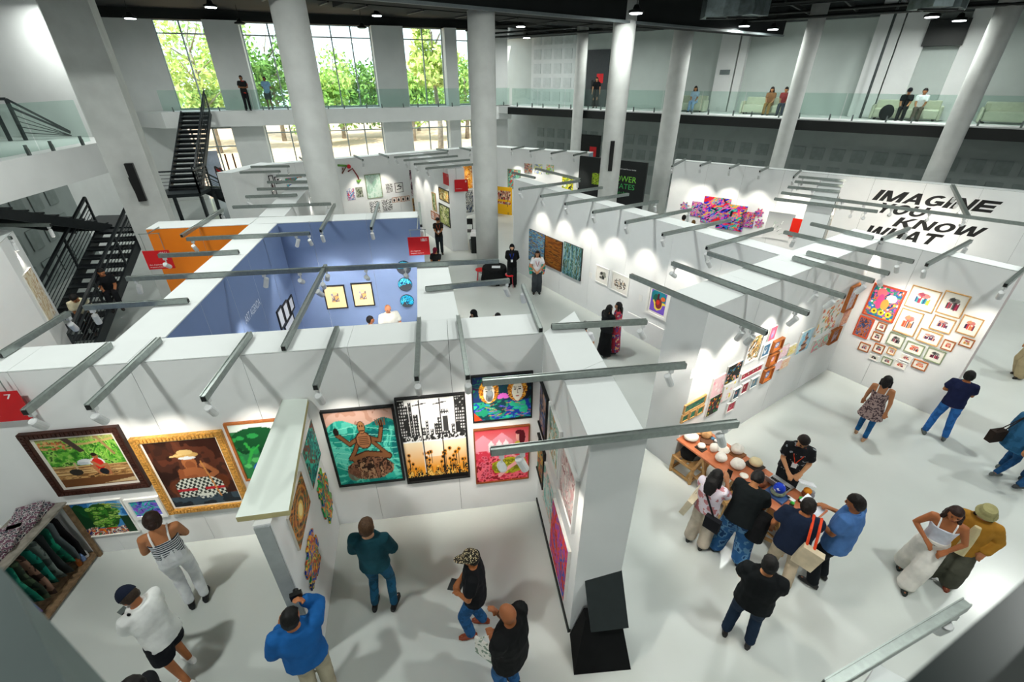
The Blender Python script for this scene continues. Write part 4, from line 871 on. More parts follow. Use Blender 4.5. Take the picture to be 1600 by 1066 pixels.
def puzzle(cols, seed, label, px):
    p = Pic(90, 110); p.nz(cols, 6, seed, warp=4); p.speck(70, cols, .035, seed); q = np.random.RandomState(seed); m = np.zeros_like(p.X, bool)
    for k in range(15):
        y = .07 + k * .061; hw = .12 + .28 * math.sin(PI * (k + .7) / 15.5) ** .8; cx_ = .5 + .12 * math.sin(k * .9 + seed)
        m |= (np.abs(p.X - cx_) < hw) & (np.abs(p.Y - y) < .035)
        for s in (-1, 1):
            if q.rand() < .75: m |= np.hypot((p.X - cx_ - s * (hw + .03)), (p.Y - y)) < .05
    for s in (0, 1): m |= np.hypot(p.X - .5 - .12 * math.sin(seed + s * 13), p.Y - (.05 + .9 * s)) < .045
    m &= (p.X > .02) & (p.X < .98) & (p.Y > .01) & (p.Y < .99); p.mask = m
    r = F0w.rect(*px); u0, u1, z0, z1 = min(r[:2]), max(r[:2]), min(r[2:]), max(r[2:]); t = thing('puzzle_painting', label, 'painting', tuple(F0w.P((u0 + u1) / 2, z0, .02)))
    canvas_obj('painted_panel', p, F0w, (u0, u1, z0, z1), .03, t)
    w = Pic(90, 110, '#e8e8e4'); w.mask = m; b = canvas_obj('panel_backing', w, F0w, (u0, u1, z0, z1), .006, t)
    for o in t.children:
        md = o.modifiers.new('thick', 'SOLIDIFY'); md.thickness = .018 if o.name.startswith('painted') else .003; md.offset = -1
puzzle(['#1c8a4a', '#2fb05a', '#c9401f', '#f0b020', '#1c5a8a', '#0f6a3a', '#7ac04a'], 3, 'green jigsaw edged painting with red and yellow fruit shapes on the low partition', [(489, 716), (510, 716), (523, 835), (500, 835)])
puzzle(['#1c3a9a', '#2f5ac0', '#f0a020', '#c9401f', '#1f8a5a', '#f6d05a', '#122a6a'], 5, 'blue and orange jigsaw edged painting low on the low partition', [(464, 835), (498, 815), (507, 925), (470, 925)])
# --- works on the side partition (seen at a grazing angle)
def abstract(cols, seed, n=46, sc=5, warp=4, nx=50, ny=50, st=20):
    p = Pic(nx, ny); p.nz(cols, sc, seed, warp=warp)
    if st: p.strokes(st, cols, .15, .02, seed)
    return p
for (lb, px, cols, fr_, sd) in [
    ('blue and grey seascape in a black frame, upper farthest on the side partition', [(838, 577), (858, 610), (857, 690), (840, 655)], ['#2a4a7a', '#8a6a5a', '#5a7ab0', '#c9a08a', '#1a2a4a'], blackf, 81),
    ('green and orange figure painting in a black frame, lower farthest on the side partition', [(837, 660), (853, 700), (852, 765), (838, 722)], ['#2a7a5a', '#d9702a', '#1a3a5a', '#e0b03a', '#3aa07a'], blackf, 82),
    ('pale turquoise blossom canvas, upper middle of the side partition', [(861, 628), (880, 668), (875, 752), (860, 700)], ['#9fd0c4', '#cfe6dc', '#7ab0a0', '#c9a06a', '#e8f0e8'], whitef, 83),
    ('light teal canvas with fine leaves, lower middle of the side partition', [(854, 722), (869, 762), (867, 822), (853, 786)], ['#8fc9c4', '#c4e6e0', '#e8c9c0', '#5aa8a0'], None, 84),
    ('pink and grey canvas in a white frame, upper nearest on the side partition', [(880, 686), (907, 746), (898, 832), (877, 770)], ['#d9a8a8', '#c9c4c0', '#e8d0cc', '#a87a7a', '#efe6e0'], whitef, 85),
    ('bright red and blue tangled canvas, lower nearest on the side partition', [(866, 778), (893, 850), (887, 935), (864, 865)], ['#d8301f', '#2a5ac0', '#e8602a', '#9a3ac0', '#f0402a', '#c01c1c'], None, 86)]:
    work(lb, F2, px, abstract(cols, sd, nx=60, ny=60), fr_, .03, .0, .045)
# --- booth works
p = Pic(30, 36, '#f0cf9c'); p.rect(.3, .28, .68, .66, '#b8b0a0'); p.nz(['#8a8aa0', '#c9b8a0', '#6a5a6a', '#d0a060'], 8, 91, area=(np.abs(p.X - .49) < .19) & (np.abs(p.Y - .47) < .19)); p.rect(.4, .6, .6, .72, '#e8c088')
for lb, px in [('left framed yellowish print on the blue booth wall', [(504, 447), (538, 444), (544, 480), (511, 484)]), ('right framed yellowish print on the blue booth wall', [(548, 443), (581, 440), (586, 476), (554, 480)])]:
    work(lb, F4, px, p, blackf, .03, .0, .035)
for i, (x, y) in enumerate([(631, 418), (633, 444), (636, 470)]):
    u, z = F4.uv(x, y); R0 = .19; t = thing('round_artwork', '%s of the three round turquoise and black discs on the blue wall' % ['topmost', 'middle', 'lowest'][i], 'artwork', tuple(F4.P(u, z - R0, .03)))
    mb = MB(); mb.cyl(F4.P(u, z, .002), R0, .03, 32, axis=F4.n); put('disc', mb, flat('#20262c'), t)
    p = Pic(44, 44); p.nz(['#0c6aa0', '#1fa8d0', '#0a2a4a', '#5ad0e6', '#0a3a6a'], 7, 95 + i, warp=4); p.mask = np.hypot(p.X - .5, p.Y - .5) < .49; gm = vnoise(p.X * 3, p.Y * 3, i) + p.Y > 1.05 - .15 * i; p.put((~gm) & (p.Y < .55), '#3c4048'); canvas_obj('painted_face', p, F4, (u - R0, u + R0, z - R0, z + R0), .034, t)
q4 = [[(431, 485), (438, 478), (446, 508), (437, 515)], [(439, 477), (446, 470), (453, 495), (446, 504)], [(449, 466), (455, 460), (459, 484), (452, 491)], [(442, 508), (456, 490), (460, 503), (446, 522)]]
for i, px in enumerate(q4): work('black framed white print in the group on the left booth wall, %s' % ['leftmost', 'second', 'rightmost', 'lowest'][i], F3, px, Pic(8, 8, '#d6dbe6'), blackf, .035, .0, .035, cat='print', name='framed_print')
# three abstract canvases
for (lb, px, cols, st_, sd) in [('blue and ochre striped canvas, left of the three on the diagonal partition', [(828, 356), (854, 369), (850, 418), (828, 404)], ['#3a6a8a', '#6a9ab0', '#7a6a3a', '#2a5a9a', '#8aa0a0'], (1, 14), 101),
                                ('rust brown canvas, middle of the three on the diagonal partition', [(854, 367), (881, 380), (877, 426), (853, 411)], ['#5a3214', '#7a4416', '#8a5a1f', '#4a2a12'], (1, 9), 102),
                                ('blue green vertical striped canvas, right of the three on the diagonal partition', [(883, 377), (912, 389), (907, 440), (880, 425)], ['#2a4a52', '#5a8a9a', '#3a5a3a', '#8aa8a8', '#5a5a3a'], (16, 1), 103)]:
    p = Pic(60, 70); p.nz(cols, 3, sd, stretch=st_); work(lb, F6, px, p, None, depth=.05, tint=blackf)
p = Pic(30, 34, '#ece9e2'); p.speck(12, ['#2c2c2c', '#5a5a52', '#8a8a80'], .12, 4, .25, .25, .75, .75)
work('small framed ink drawing, left of the pair on the diagonal partition', F6, [(932, 413), (953, 421), (950, 448), (931, 439)], p, whitef, .03, .03, .03)
p = Pic(36, 34, '#ece9e2'); p.nz(['#ece9e2', '#2c2c2c', '#8a7a6a', '#ece9e2', '#c9b090'], 7, 105, area=np.hypot(p.X - .5, (p.Y - .45) * 1.2) < .42)
work('framed brown and black drawing, right of the pair on the diagonal partition', F6, [(957, 423), (985, 434), (981, 464), (955, 452)], p, whitef, .03, .03, .03)
p = Pic(50, 60, '#7a5ac8'); p.ell(.5, .75, .5, .35, '#1f7a8a'); p.ell(.35, .65, .2, .2, '#1a5a4a'); p.line([(.2, .5), (.3, .4), (.35, .2), (.5, .15), (.7, .25), (.8, .5), (.95, .5)], .05, '#f0d84a'); p.ell(.55, .45, .22, .25, '#7a2a2a'); p.ell(.5, .5, .1, .12, '#c8301f'); p.rect(.42, .6, .55, .9, '#4a1a2a'); p.ell(.8, .72, .14, .1, '#e06a30')
work('vivid purple and yellow abstract print in a white frame by the plinth', F6, [(1017, 443), (1050, 456), (1043, 502), (1008, 487)], p, whitef, .07, .05, .05)
# far booth behind
def sm(lb, face, px, cols, fr_=None, sd=1, fw=.025, sc=6, nx=24, ny=24, cat='painting', nm='painting', matw=0, dep=.03):
    return work(lb, face, px, abstract(cols, sd, nx=nx, ny=ny, sc=sc, st=10), fr_, fw, matw, dep, cat=cat, name=nm)
work('large pale green canvas on the back partition', F12, [(570, 273), (594, 271), (598, 308), (573, 311)], abstract(['#bfdccc', '#d6e8dc', '#a8cdb8'], 111, st=0), greyf, .03, .0, .04)
sm('small dark ink drawing left of a framed one on the back partition', F12, [(602, 287), (613, 287), (613, 300), (604, 301)], ['#2a2a2a', '#e8e8e8', '#4a4a4a'], None, 112, sc=14)
work('small framed drawing of a looped line on the back partition', F12, [(616, 286), (629, 285), (630, 300), (618, 301)], Pic(20, 20, '#f0f0ec').line([(.2, .3), (.7, .35), (.8, .6), (.3, .65), (.6, .8)], .05, '#2a2a2a'), blackf, .02, .0, .03)
for i in range(4): work('tiny portrait print in the row of four, %s from the left' % ORD[i], F12, [(612.5 + 7 * i, 309 - i * .9), (618.5 + 7 * i, 308 - i * .9), (619 + 7 * i, 316 - i * .9), (613 + 7 * i, 317 - i * .9)], Pic(12, 14, '#efece6').ell(.5, .4, .28, .3, '#2a2422').ell(.5, .65, .16, .14, '#2a2422'), walnut, .015, .0, .03, cat='print', name='framed_print')
for i, (x0, x1, dy) in enumerate([(577, 593, 0), (596, 612, -3)]): sm('pen drawing of tangled figures below the pale green canvas, %s' % ('left', 'right')[i], F12, [(x0, 315 + dy), (x1, 314 + dy), (x1 + 1, 331 + dy), (x0 + 2, 333 + dy)], ['#efefef', '#3a3a3a', '#efefef', '#7a7a7a'], None, 120 + i, sc=16, cat='drawing', nm='drawing')
sm('bright splashed canvas beside the column on the back partition', F12, [(541, 295), (553, 294), (555, 312), (543, 313)], ['#e8402a', '#2a8ac0', '#f0f0f0', '#7a2a9a', '#f0f0f0'], None, 123)
sm('grey green collage right of the splashed canvas on the back partition', F12, [(555, 293), (566, 292), (567, 307), (557, 309)], ['#5a6a4a', '#c9c9c0', '#2a2a2a', '#8a9a7a'], None, 124, sc=10)
t = thing('wall_installation', 'red, brown and green branch installation on the back partition by the thick column', 'artwork', tuple(F12.P(F12.uv(545, 270)[0], 2.2, .05)))
def wpts(face, pts, off=.06): return [face.P(*face.uv(*p_), off) for p_ in pts]
for nm, pts, r_, c_ in [('twig', [(528, 259), (541, 259), (534, 271), (535, 262)], .03, '#6a3a2a'), ('green_leaf_strip', [(527, 258), (541, 259)], .045, '#5a8a3a'), ('twig', [(543, 268), (550, 263), (558, 275), (561, 282)], .03, '#7a2a2a'), ('leafy_end', [(557, 283), (563, 281), (559, 285)], .05, '#6a9a3a')]:
    mb = MB(); mb.tube(wpts(F12, pts), r_, 6); put(nm, mb, flat(c_), t)
mb = MB(); mb.ell(wpts(F12, [(544.5, 260)])[0], (.09, .09, .09), 10, 6); put('red_ball', mb, flat('#c8202a'), t)
# partition F13 left face and far works
for (lb, px, cols, fr_, sd) in [('upper ochre landscape print on the middle distance partition', [(686, 292), (702, 299), (702, 318), (687, 311)], ['#c9b04a', '#8a7a3a', '#e0d8a0', '#d9a04a'], blackf, 131), ('lower olive grassy print on the middle distance partition', [(687, 317), (703, 325), (704, 356), (688, 347)], ['#8a9a4a', '#b8c07a', '#5a6a3a', '#d0d0a0'], blackf, 132),
                                ('narrow green print left on the middle distance partition', [(675, 300), (682, 303), (682, 332), (677, 327)], ['#7a9a5a', '#c9c9a0', '#4a6a3a'], oak, 133), ('small red and white framed pair, left one', [(674, 329), (680, 332), (680, 344), (675, 341)], ['#d06a5a', '#f0e8e0', '#8a8a9a'], walnut, 134), ('small red and white framed pair, right one', [(681, 333), (687, 336), (687, 347), (682, 344)], ['#d06a5a', '#f0e8e0', '#c9c9d0'], walnut, 135)]:
    sm(lb, F13, px, cols, fr_, sd, .03)
sm('tall mauve and black veined canvas on the back partition', F12, [(638, 262), (657, 268), (662, 305), (643, 304)], ['#c9b0b4', '#e8d8dc', '#3a2a3a', '#b08a94', '#f0e8ea'], None, 136, nx=36, ny=50)
sm('orange and teal standing figure painting beside the mauve canvas', F12, [(643, 306), (660, 312), (664, 346), (646, 330)], ['#d98a2a', '#2a4a5a', '#e0a84a', '#7a4a2a', '#5a8a8a'], oak, 137, .03, nx=36, ny=50)
sm('orange column shaped painting on the partition right of the red signs', F12, [(722, 260), (737, 259), (738, 293), (726, 296)], ['#e88a1a', '#f0b04a', '#b85a14', '#f6d8a0'], None, 138, nx=30, ny=50)
sm('grey speckled figure painting below the orange one', F12, [(724, 298), (738, 296), (740, 330), (727, 334)], ['#5a5a5a', '#c9c9c4', '#2a3a5a', '#8a8a7a', '#e0e0dc'], None, 139, nx=30, ny=50, sc=10)
# left small booth behind the orange wall
for i, (x0, x1, y0, y1) in enumerate([(407, 414, 286, 328), (420, 427, 279, 318), (427, 437, 281, 300)]): work('black framed print on the lit partition near the glass doors, %s from left' % ORD[i], F12, [(x0, y0 - 4), (x1, y0 - 6), (x1 + 5, y1 - 14), (x0 + 5, y1 - 12)], Pic(14, 24, '#e8e4e4').speck(8, ['#2a2a2a', '#8a6a6a'], .15, i, .2, .2, .8, .8), blackf, .03, .0, .03, cat='print', name='framed_print')
sm('green and red striped panel behind the orange wall, upper one', F12, [(445, 278), (474, 276), (470, 283), (446, 284)], ['#2a9a5a', '#2a8ac0', '#c9402a', '#5ac08a'], None, 141)
sm('blue and orange panel behind the orange wall, lower one', F12, [(447, 288), (462, 287), (459, 294), (449, 294)], ['#2a7ac0', '#e0702a', '#5ac0d0'], None, 142)
# back partition behind the minibus
sm('green framed painting of a red and teal figure by the minibus', F11, [(793, 264), (814, 265), (813, 295), (794, 296)], ['#c8402a', '#3aa08a', '#8ac0a0', '#2a5a7a', '#e06a3a'], greyf, 151, .04, nx=36, ny=44)
for i, (x0, cols) in enumerate([(820, ['#2a7a5a', '#e8d8c8', '#d0702a', '#3a5a9a']), (836, ['#8a9ac0', '#e6e84a', '#c9c9e0', '#5a7ab0']), (854, ['#d8e04a', '#5ac0a0', '#e8f0e0', '#f0a08a'])]):
    sm('small pastel abstract on the back partition, %s of three' % ('left', 'middle', 'right')[i], F11, [(x0, 255 + i), (x0 + 12, 256 + i), (x0 + 11, 271 + i), (x0 - 1, 270 + i)], cols, None, 152 + i)
sm('yellow and black canvas near the right end of the back partition', F11, [(879, 274), (897, 276), (895, 297), (878, 296)], ['#e8e020', '#2a2a2a', '#f0f04a', '#5a9a3a', '#f4f4e8'], None, 156)
# yellow minibus painting (cut out panel on the back partition)
p = Pic(60, 90, '#f2b71c'); p.rect(0, .0, 1, .17, '#4a4a50'); p.strokes(10, ['#e8e8e8', '#2a2a2e'], .2, .02, 5, (-.6, -.4), 0, 0, 1, .15); p.rect(.05, .76, .9, .92, '#3a2f3a'); p.nz(['#2a2a3a', '#c8806a', '#e8d0b0', '#7a2a3a', '#d8402a'], 12, 161, area=(p.Y > .62) & (p.Y < .92) & (p.X < .9)); p.rect(0, .93, 1, 1, '#f2b71c'); p.rect(0, .68, .95, .73, '#f2b71c')
p.line([(.0, .38), (.45, .33)], .012, '#5a3a10'); p.rect(.68, .36, .8, .45, '#c89a30'); p.ell(.7, .19, .14, .08, '#2a2a2a'); p.ell(.74, .19, .06, .045, '#d0d0d0'); p.line([(.7, .6), (.72, .9)], .02, '#3a2a1a')
work('large cut out painting of a yellow minibus full of passengers behind the column', F11, [(778, 293), (800, 291), (801, 352), (779, 372)], p, None, depth=.04, cat='painting')
# --- dense hang on the thick partition: (corners TL TR BR BL)
D7 = [('green seascape banner on top of three small panels', [(1069, 632), (1101, 617), (1100, 629), (1066, 646)], ['#1f5a4a', '#2a7a5a', '#1a4a5a', '#8ab07a'], oak),
 ('first small green panel below the seascape', [(1064, 649), (1076, 643), (1072, 655), (1062, 661)], ['#1f5a4a', '#2a7a5a'], oak), ('second small green panel below the seascape', [(1077, 642), (1087, 637), (1084, 650), (1074, 655)], ['#2f6a4a', '#2a7a6a'], oak), ('third small green panel below the seascape', [(1088, 637), (1099, 631), (1096, 643), (1086, 649)], ['#1f5a4a', '#3a8a5a'], oak),
 ('pale pink canvas with tiny dots, left upper', [(1113, 592), (1131, 583), (1126, 612), (1107, 621)], ['#f0c8cc', '#f6dcdc', '#e89aa8', '#f6e6e4'], None), ('black canvas crowded with yellow flowers, lower', [(1107, 622), (1125, 613), (1119, 640), (1101, 650)], ['#1a1a1a', '#f0c020', '#d8402a', '#2a8a4a', '#1a1a1a'], None),
 ('black canvas crowded with yellow and blue birds, upper', [(1136, 573), (1158, 562), (1152, 588), (1130, 600)], ['#1a1a1a', '#f0c830', '#2a8ab0', '#f0a08a', '#1a1a1a'], None), ('white and yellow pastel canvas', [(1130, 603), (1148, 594), (1140, 618), (1123, 629)], ['#f4f0ee', '#f0d84a', '#f2c8cc', '#f8f4f0'], None),
 ('large white framed still life with a dark vase', [(1170, 530), (1193, 515), (1184, 556), (1160, 571)], ['#f0f0ec', '#4a5a2a', '#c89a5a', '#2a2a2a', '#f2efe8'], whitef), ('small pink framed portrait at the top', [(1203, 512), (1213, 507), (1207, 527), (1197, 533)], ['#e05a72', '#7a8ac0', '#e8909a'], None),
 ('small blue framed portrait below the pink one', [(1191, 539), (1204, 533), (1199, 553), (1186, 560)], ['#3a6a8a', '#c9d0d8', '#c04a5a', '#2a4a6a'], whitef), ('long crimson panel with four small pictures', [(1157, 587), (1193, 562), (1188, 575), (1151, 600)], ['#b03042', '#c04052', '#a02a3a'], whitef),
 ('orange box framed rosette, top of three', [(1206, 535), (1223, 524), (1217, 542), (1201, 551)], ['#e08a3a', '#5a7ac0', '#d0782a'], walnut), ('orange box framed rosette, middle of three', [(1201, 556), (1215, 546), (1209, 563), (1194, 575)], ['#e08a3a', '#e07a9a', '#d0782a'], walnut), ('orange box framed rosette, lowest of three', [(1192, 580), (1207, 569), (1201, 588), (1185, 600)], ['#e08a3a', '#5a7ac0', '#d0782a'], walnut),
 ('slate blue figure card, lower left of three', [(1146, 608), (1158, 602), (1151, 620), (1140, 627)], ['#2a4a5a', '#3a5a6a', '#d06a5a'], whitef), ('dark red figure card, middle of three', [(1159, 599), (1171, 593), (1164, 611), (1153, 618)], ['#9a2a3a', '#7a1a2a', '#c9a090'], whitef), ('grey blue figure card, right of three', [(1173, 592), (1186, 585), (1179, 602), (1168, 609)], ['#5a7a8a', '#8a9aa0', '#c0a080'], whitef),
 ('red figure card hanging lowest', [(1136, 630), (1150, 623), (1144, 638), (1131, 647)], ['#b83a4a', '#d0707a', '#8a2a3a'], whitef), ('pale pink flower canvas, upper left of four', [(1216, 543), (1232, 537), (1226, 552), (1211, 563)], ['#f4d0d8', '#f8ecec', '#f0e07a'], None), ('cream and yellow flower canvas, upper right of four', [(1233, 541), (1244, 535), (1238, 550), (1225, 557)], ['#f0e0a0', '#f8f0d8', '#e8d04a'], None),
 ('pale pink flower canvas, lower left of four', [(1210, 566), (1222, 560), (1215, 574), (1203, 583)], ['#f6dce2', '#fbf2f0', '#e8b8c8'], None), ('peach flower canvas, lower right of four', [(1220, 563), (1233, 556), (1228, 571), (1214, 578)], ['#f2d0b0', '#f8ecd8', '#f0a08a'], None),
 ('light blue canvas of a tower of animals', [(1248, 522), (1269, 511), (1261, 541), (1243, 553)], ['#8ac0d8', '#7a4a3a', '#b8d8e6', '#c08a6a', '#5a9ab0'], None), ('large white canvas with orange confetti shapes', [(1287, 480), (1315, 463), (1304, 508), (1268, 526)], ['#f2efe8', '#e88a5a', '#f0c04a', '#8ab8a0', '#f6f2ec', '#d87a6a'], None),
 ('mint canvas with pink figures, left of two', [(1271, 532), (1283, 526), (1277, 543), (1263, 552)], ['#7ac0a8', '#e08a9a', '#a8d8c8'], None), ('mint canvas with red figures, right of two', [(1284, 525), (1297, 517), (1290, 535), (1278, 543)], ['#8ac8b0', '#d8505a', '#c0e0d0'], None),
 ('light wood framed pale sky picture at the far end, top', [(1326, 449), (1341, 443), (1331, 478), (1316, 487)], ['#c8d4e6', '#dce4ee', '#c8a898'], walnut), ('peach canvas at the far end, middle', [(1315, 489), (1329, 480), (1322, 500), (1308, 512)], ['#f0c8a8', '#e8b090', '#c88a8a'], None), ('orange framed dusk picture at the far end, lowest', [(1298, 516), (1312, 509), (1304, 530), (1291, 538)], ['#8a7a9a', '#b0a0a8', '#7a5a4a'], walnut)]
for i, (lb, px, cols, fr_) in enumerate(D7):
    nm = 'painting'; r = F7.rect(*px)
    if i in (7, 19, 20, 21, 22, 4): pic = Pic(26, 30, cols[0]).speck(14, cols, .09, 200 + i)
    elif i in (5, 6, 24): pic = Pic(40, 44, cols[0]).speck(90, cols, .055, 200 + i)
    elif i == 11:
        pic = Pic(60, 22, cols[0])
        for k in range(4): pic.rect(.1 + k * .22, .3, .2 + k * .22, .75, '#6a1a26'); pic.ell(.15 + k * .22, .5, .03, .15, '#d8c8b0')
    elif i in (12, 13, 14): pic = Pic(24, 24, cols[0]).ell(.5, .5, .28, .3, cols[1]).ell(.5, .5, .16, .17, '#f0ece6').ell(.5, .5, .07, .08, cols[1])
    elif i in (15, 16, 17, 18, 9, 10): pic = Pic(20, 26, cols[0]).ell(.5, .45, .2, .3, cols[1]).ell(.5, .55, .1, .14, cols[-1])
    elif i < 4: pic = Pic(40, 24, cols[0]).nz(cols, 3, 200 + i, stretch=(1, 5))
    elif i == 23: pic = Pic(36, 50, cols[0]).nz(['#8ac0d8', '#b8d8e6'], 4, 1); [pic.ell(.5 + .08 * math.sin(k * 2), .12 + k * .12, .3 - k * .04, .07, ['#7a4a3a', '#c08a6a', '#5a3a3a', '#d8a080'][k % 4]) for k in range(7)]
    else: pic = abstract(cols, 200 + i, nx=36, ny=40, sc=4)
    work(lb, F7, px, pic, fr_, .022, .0, .07 if i in (12, 13, 14, 27, 29) else .035, name=nm)
# --- cluster of framed prints on the facing partition: centre, width and height in metres
def onF8(x, y, w, h): u, z = F8.uv(x, y); return (u - w / 2, u + w / 2, z - h / 2, z + h / 2)
q = np.random.RandomState(5)
def bookpic(sd, tone):
    p = Pic(34, 28, '#f4f0e6'); r = np.random.RandomState(sd); n = 9
    for k in range(n): x = .22 + k * .6 / n; p.rect(x, .22 + r.uniform(0, .05), x + .55 / n, .5 + r.uniform(0, .12), tone[r.randint(len(tone))])
    p.ell(.5, .68, .26, .13, tone[0], a=.8); p.ell(.42, .72, .12, .1, tone[-1], a=.8); return p
T8 = [['#c83a3a', '#2a3a6a', '#e0a83a', '#2a8a8a', '#8a2a4a'], ['#3a3a3a', '#8a2a4a', '#6a6a6a', '#c8405a', '#1a1a1a'], ['#c83a3a', '#e07a4a', '#3a2a4a', '#d89a6a'], ['#6a2a4a', '#c0504a', '#2a3a5a', '#e0a08a']]
C8 = [
    ('cream mat print of stacked books under a hat, upper middle', [(1425.6, 445.1), (1471.6, 455.6), (1458.5, 489.7), (1413.8, 477.9)], oak, 0, 0.05),
    ('print of a dark grey crown over crimson books, upper right', [(1476.9, 453.0), (1517.6, 462.9), (1501.8, 497.6), (1462.4, 488.4)], oak, 1, 0.05),
    ('print of a red and white patterned house, centre left', [(1411.2, 480.5), (1444.0, 490.3), (1428.3, 526.5), (1394.1, 516.0)], oak, 2, 0.05),
    ('pale print of an orange cat over books, centre', [(1459.8, 492.4), (1496.6, 499.7), (1484.7, 521.3), (1451.4, 513.4)], oak, 3, 0.04),
    ('print of a striped tower, rightmost of the big ones', [(1505.7, 491.8), (1539.9, 498.9), (1524.1, 527.0), (1493.4, 518.6)], oak, 2, 0.04),
    ('pale print of pink lettered books, lower centre', [(1438.8, 512.1), (1474.2, 522.6), (1466.3, 541.0), (1430.9, 531.8)], oak, 3, 0.03),
    ('green framed print of white book spines below the house print', [(1390.9, 518.1), (1417.7, 525.2), (1408.0, 543.6), (1384.4, 537.0)], greyf, 1, 0.02),
    ('small orange framed print at the lower right', [(1475.5, 529.7), (1494.5, 534.4), (1487.9, 549.4), (1469.8, 544.4)], walnut, 2, 0.01),
    ('small orange framed print nearest the wall edge', [(1503.1, 525.2), (1524.9, 531.8), (1517.6, 544.9), (1498.4, 538.3)], walnut, 0, 0.01),
    ('tiny red print right of the rust portrait, upper one', [(1373.1, 502.3), (1388.1, 506.8), (1381.8, 518.6), (1368.6, 514.4)], walnut, 3, 0.01),
    ('tiny round patterned print below the tiny red one', [(1365.5, 517.6), (1381.8, 521.8), (1375.7, 533.9), (1360.7, 529.7)], walnut, 1, 0.01),
    ('oval framed print with crimson shape, lower middle', [(1418.5, 531.2), (1445.9, 541.0), (1440.1, 556.7), (1411.7, 548.8)], greyf, 2, 0.02),
    ('green framed print of dark spines, lower right of centre', [(1450.6, 541.0), (1479.0, 550.2), (1471.1, 569.1), (1443.5, 561.2)], greyf, 1, 0.02),
    ('tiny framed print at the lower left end', [(1345.0, 534.4), (1362.1, 538.3), (1356.5, 550.2), (1340.2, 545.7)], walnut, 3, 0.01),
    ('tiny framed print of a crimson figure, second at the lower left', [(1367.0, 535.7), (1384.4, 540.2), (1378.6, 553.3), (1363.4, 548.8)], walnut, 1, 0.01),
    ('tiny sepia print with a feather, third at the lower left', [(1388.8, 541.8), (1402.0, 544.9), (1397.5, 555.4), (1385.4, 551.7)], oak, 3, 0.01),
    ('frameless grey sketch at the very bottom left', [(1359.9, 552.3), (1375.7, 556.7), (1371.2, 564.6), (1356.0, 560.1)], whitef, 1, 0.0),
    ('thin olive framed sketch at the bottom', [(1379.7, 556.7), (1396.7, 560.7), (1393.3, 570.7), (1376.5, 566.4)], greyf, 3, 0.01),
    ('faint pink sketch above the bottom row', [(1409.1, 550.2), (1426.9, 558.0), (1423.0, 567.2), (1405.1, 560.7)], whitef, 3, 0.0),
    ('pink print at the bottom middle', [(1398.8, 561.2), (1418.5, 568.0), (1414.3, 578.5), (1395.4, 572.5)], whitef, 2, 0.01),
    ('dark red framed print at the bottom right', [(1428.3, 560.1), (1451.9, 567.2), (1446.1, 579.1), (1423.8, 573.8)], walnut, 2, 0.01)]
p = Pic(80, 80, '#2a6a9a'); p.nz(['#1f7a8a', '#2a5ab0', '#2a9a6a', '#7a4aa0', '#e07a3a', '#1a4a7a'], 7, 301, warp=3); p.speck(70, ['#f0f0f0', '#e06a9a', '#f0c04a', '#2aa06a', '#c84ab0', '#2a7ad0'], .045, 302); p.ell(.32, .8, .17, .14, '#f0707a'); p.ell(.7, .68, .18, .13, '#f6ece8'); p.ell(.36, .5, .13, .25, '#d04a8a'); p.ell(.55, .45, .13, .18, '#e8a04a')
for x in (.3, .55, .8): p.ell(x, .16, .1, .09, '#f0d030'); p.ell(x, .16, .04, .035, '#5a3a1a')
work('large jungle coloured painting of parrots and sunflowers, orange frame', F8, [(1367.8, 441.9), (1417.2, 454.3), (1397.5, 502.3), (1346.8, 491.8)], p, redf, .03, .0, .05)
work('small rust and blue portrait below the parrots painting', F8, [(1345.0, 493.2), (1367.6, 498.4), (1355.5, 529.7), (1332.4, 521.8)], abstract(['#a0502a', '#3a6aa0', '#c0703a', '#5a3a3a', '#2a4a7a'], 303), redf, .025, .0, .04)
for i, (lb, px, fr_, tn, mw) in enumerate(C8): work(lb, F8, px, bookpic(310 + i, T8[tn]), fr_, .018, mw * .3, .035, cat='print', name='framed_print')
# --- far right partition works
def on(face, x, y, w, h): u, z = face.uv(x, y); return (u - w / 2, u + w / 2, z - h / 2, z + h / 2)
vivid = ['#e0202a', '#2a2ac0', '#f0a020', '#20b0a0', '#e050c0', '#101018', '#3070f0', '#f04080']
def shaped(lb, r, sd, m):
    p = abstract(vivid, sd, nx=60, ny=50, sc=6, warp=5, st=24); p.mask = m(p) ; t = thing('shaped_painting', lb, 'painting', tuple(F9.P((r[0] + r[1]) / 2, r[2], .04)))
    o = canvas_obj('painted_panel', p, F9, r, .05, t); md = o.modifiers.new('thick', 'SOLIDIFY'); md.thickness = .04; md.offset = -1
blob = lambda p: (np.hypot(p.X - .5, p.Y - .5) < .40 + .1 * np.sin(np.arctan2(p.Y - .5, p.X - .5) * 7))
step_ = lambda p: ((p.X < .62) | (p.Y < .85)) & ((p.X > .38) | (p.Y > .12))
shaped('large stepped collage of clashing neon shapes on the far partition', on(F9, 1130.5, 334, 1.75, 1.25), 401, step_)
shaped('small violet flame shaped collage, leftmost on the far partition', on(F9, 1070, 322, .42, .42), 402, blob)
shaped('square collage with ragged right edge, second on the far partition', on(F9, 1091, 327, .58, .62), 403, lambda p: (p.X < .8 + .15 * np.sin(p.Y * 30)))
shaped('small square neon collage right of the large one', on(F9, 1168, 343, .52, .62), 404, lambda p: p.X > -1)
shaped('little neon crown collage, upper right', on(F9, 1186.5, 333, .36, .42), 405, blob); shaped('little neon crown collage, lower right', on(F9, 1186.5, 349, .36, .40), 406, blob)
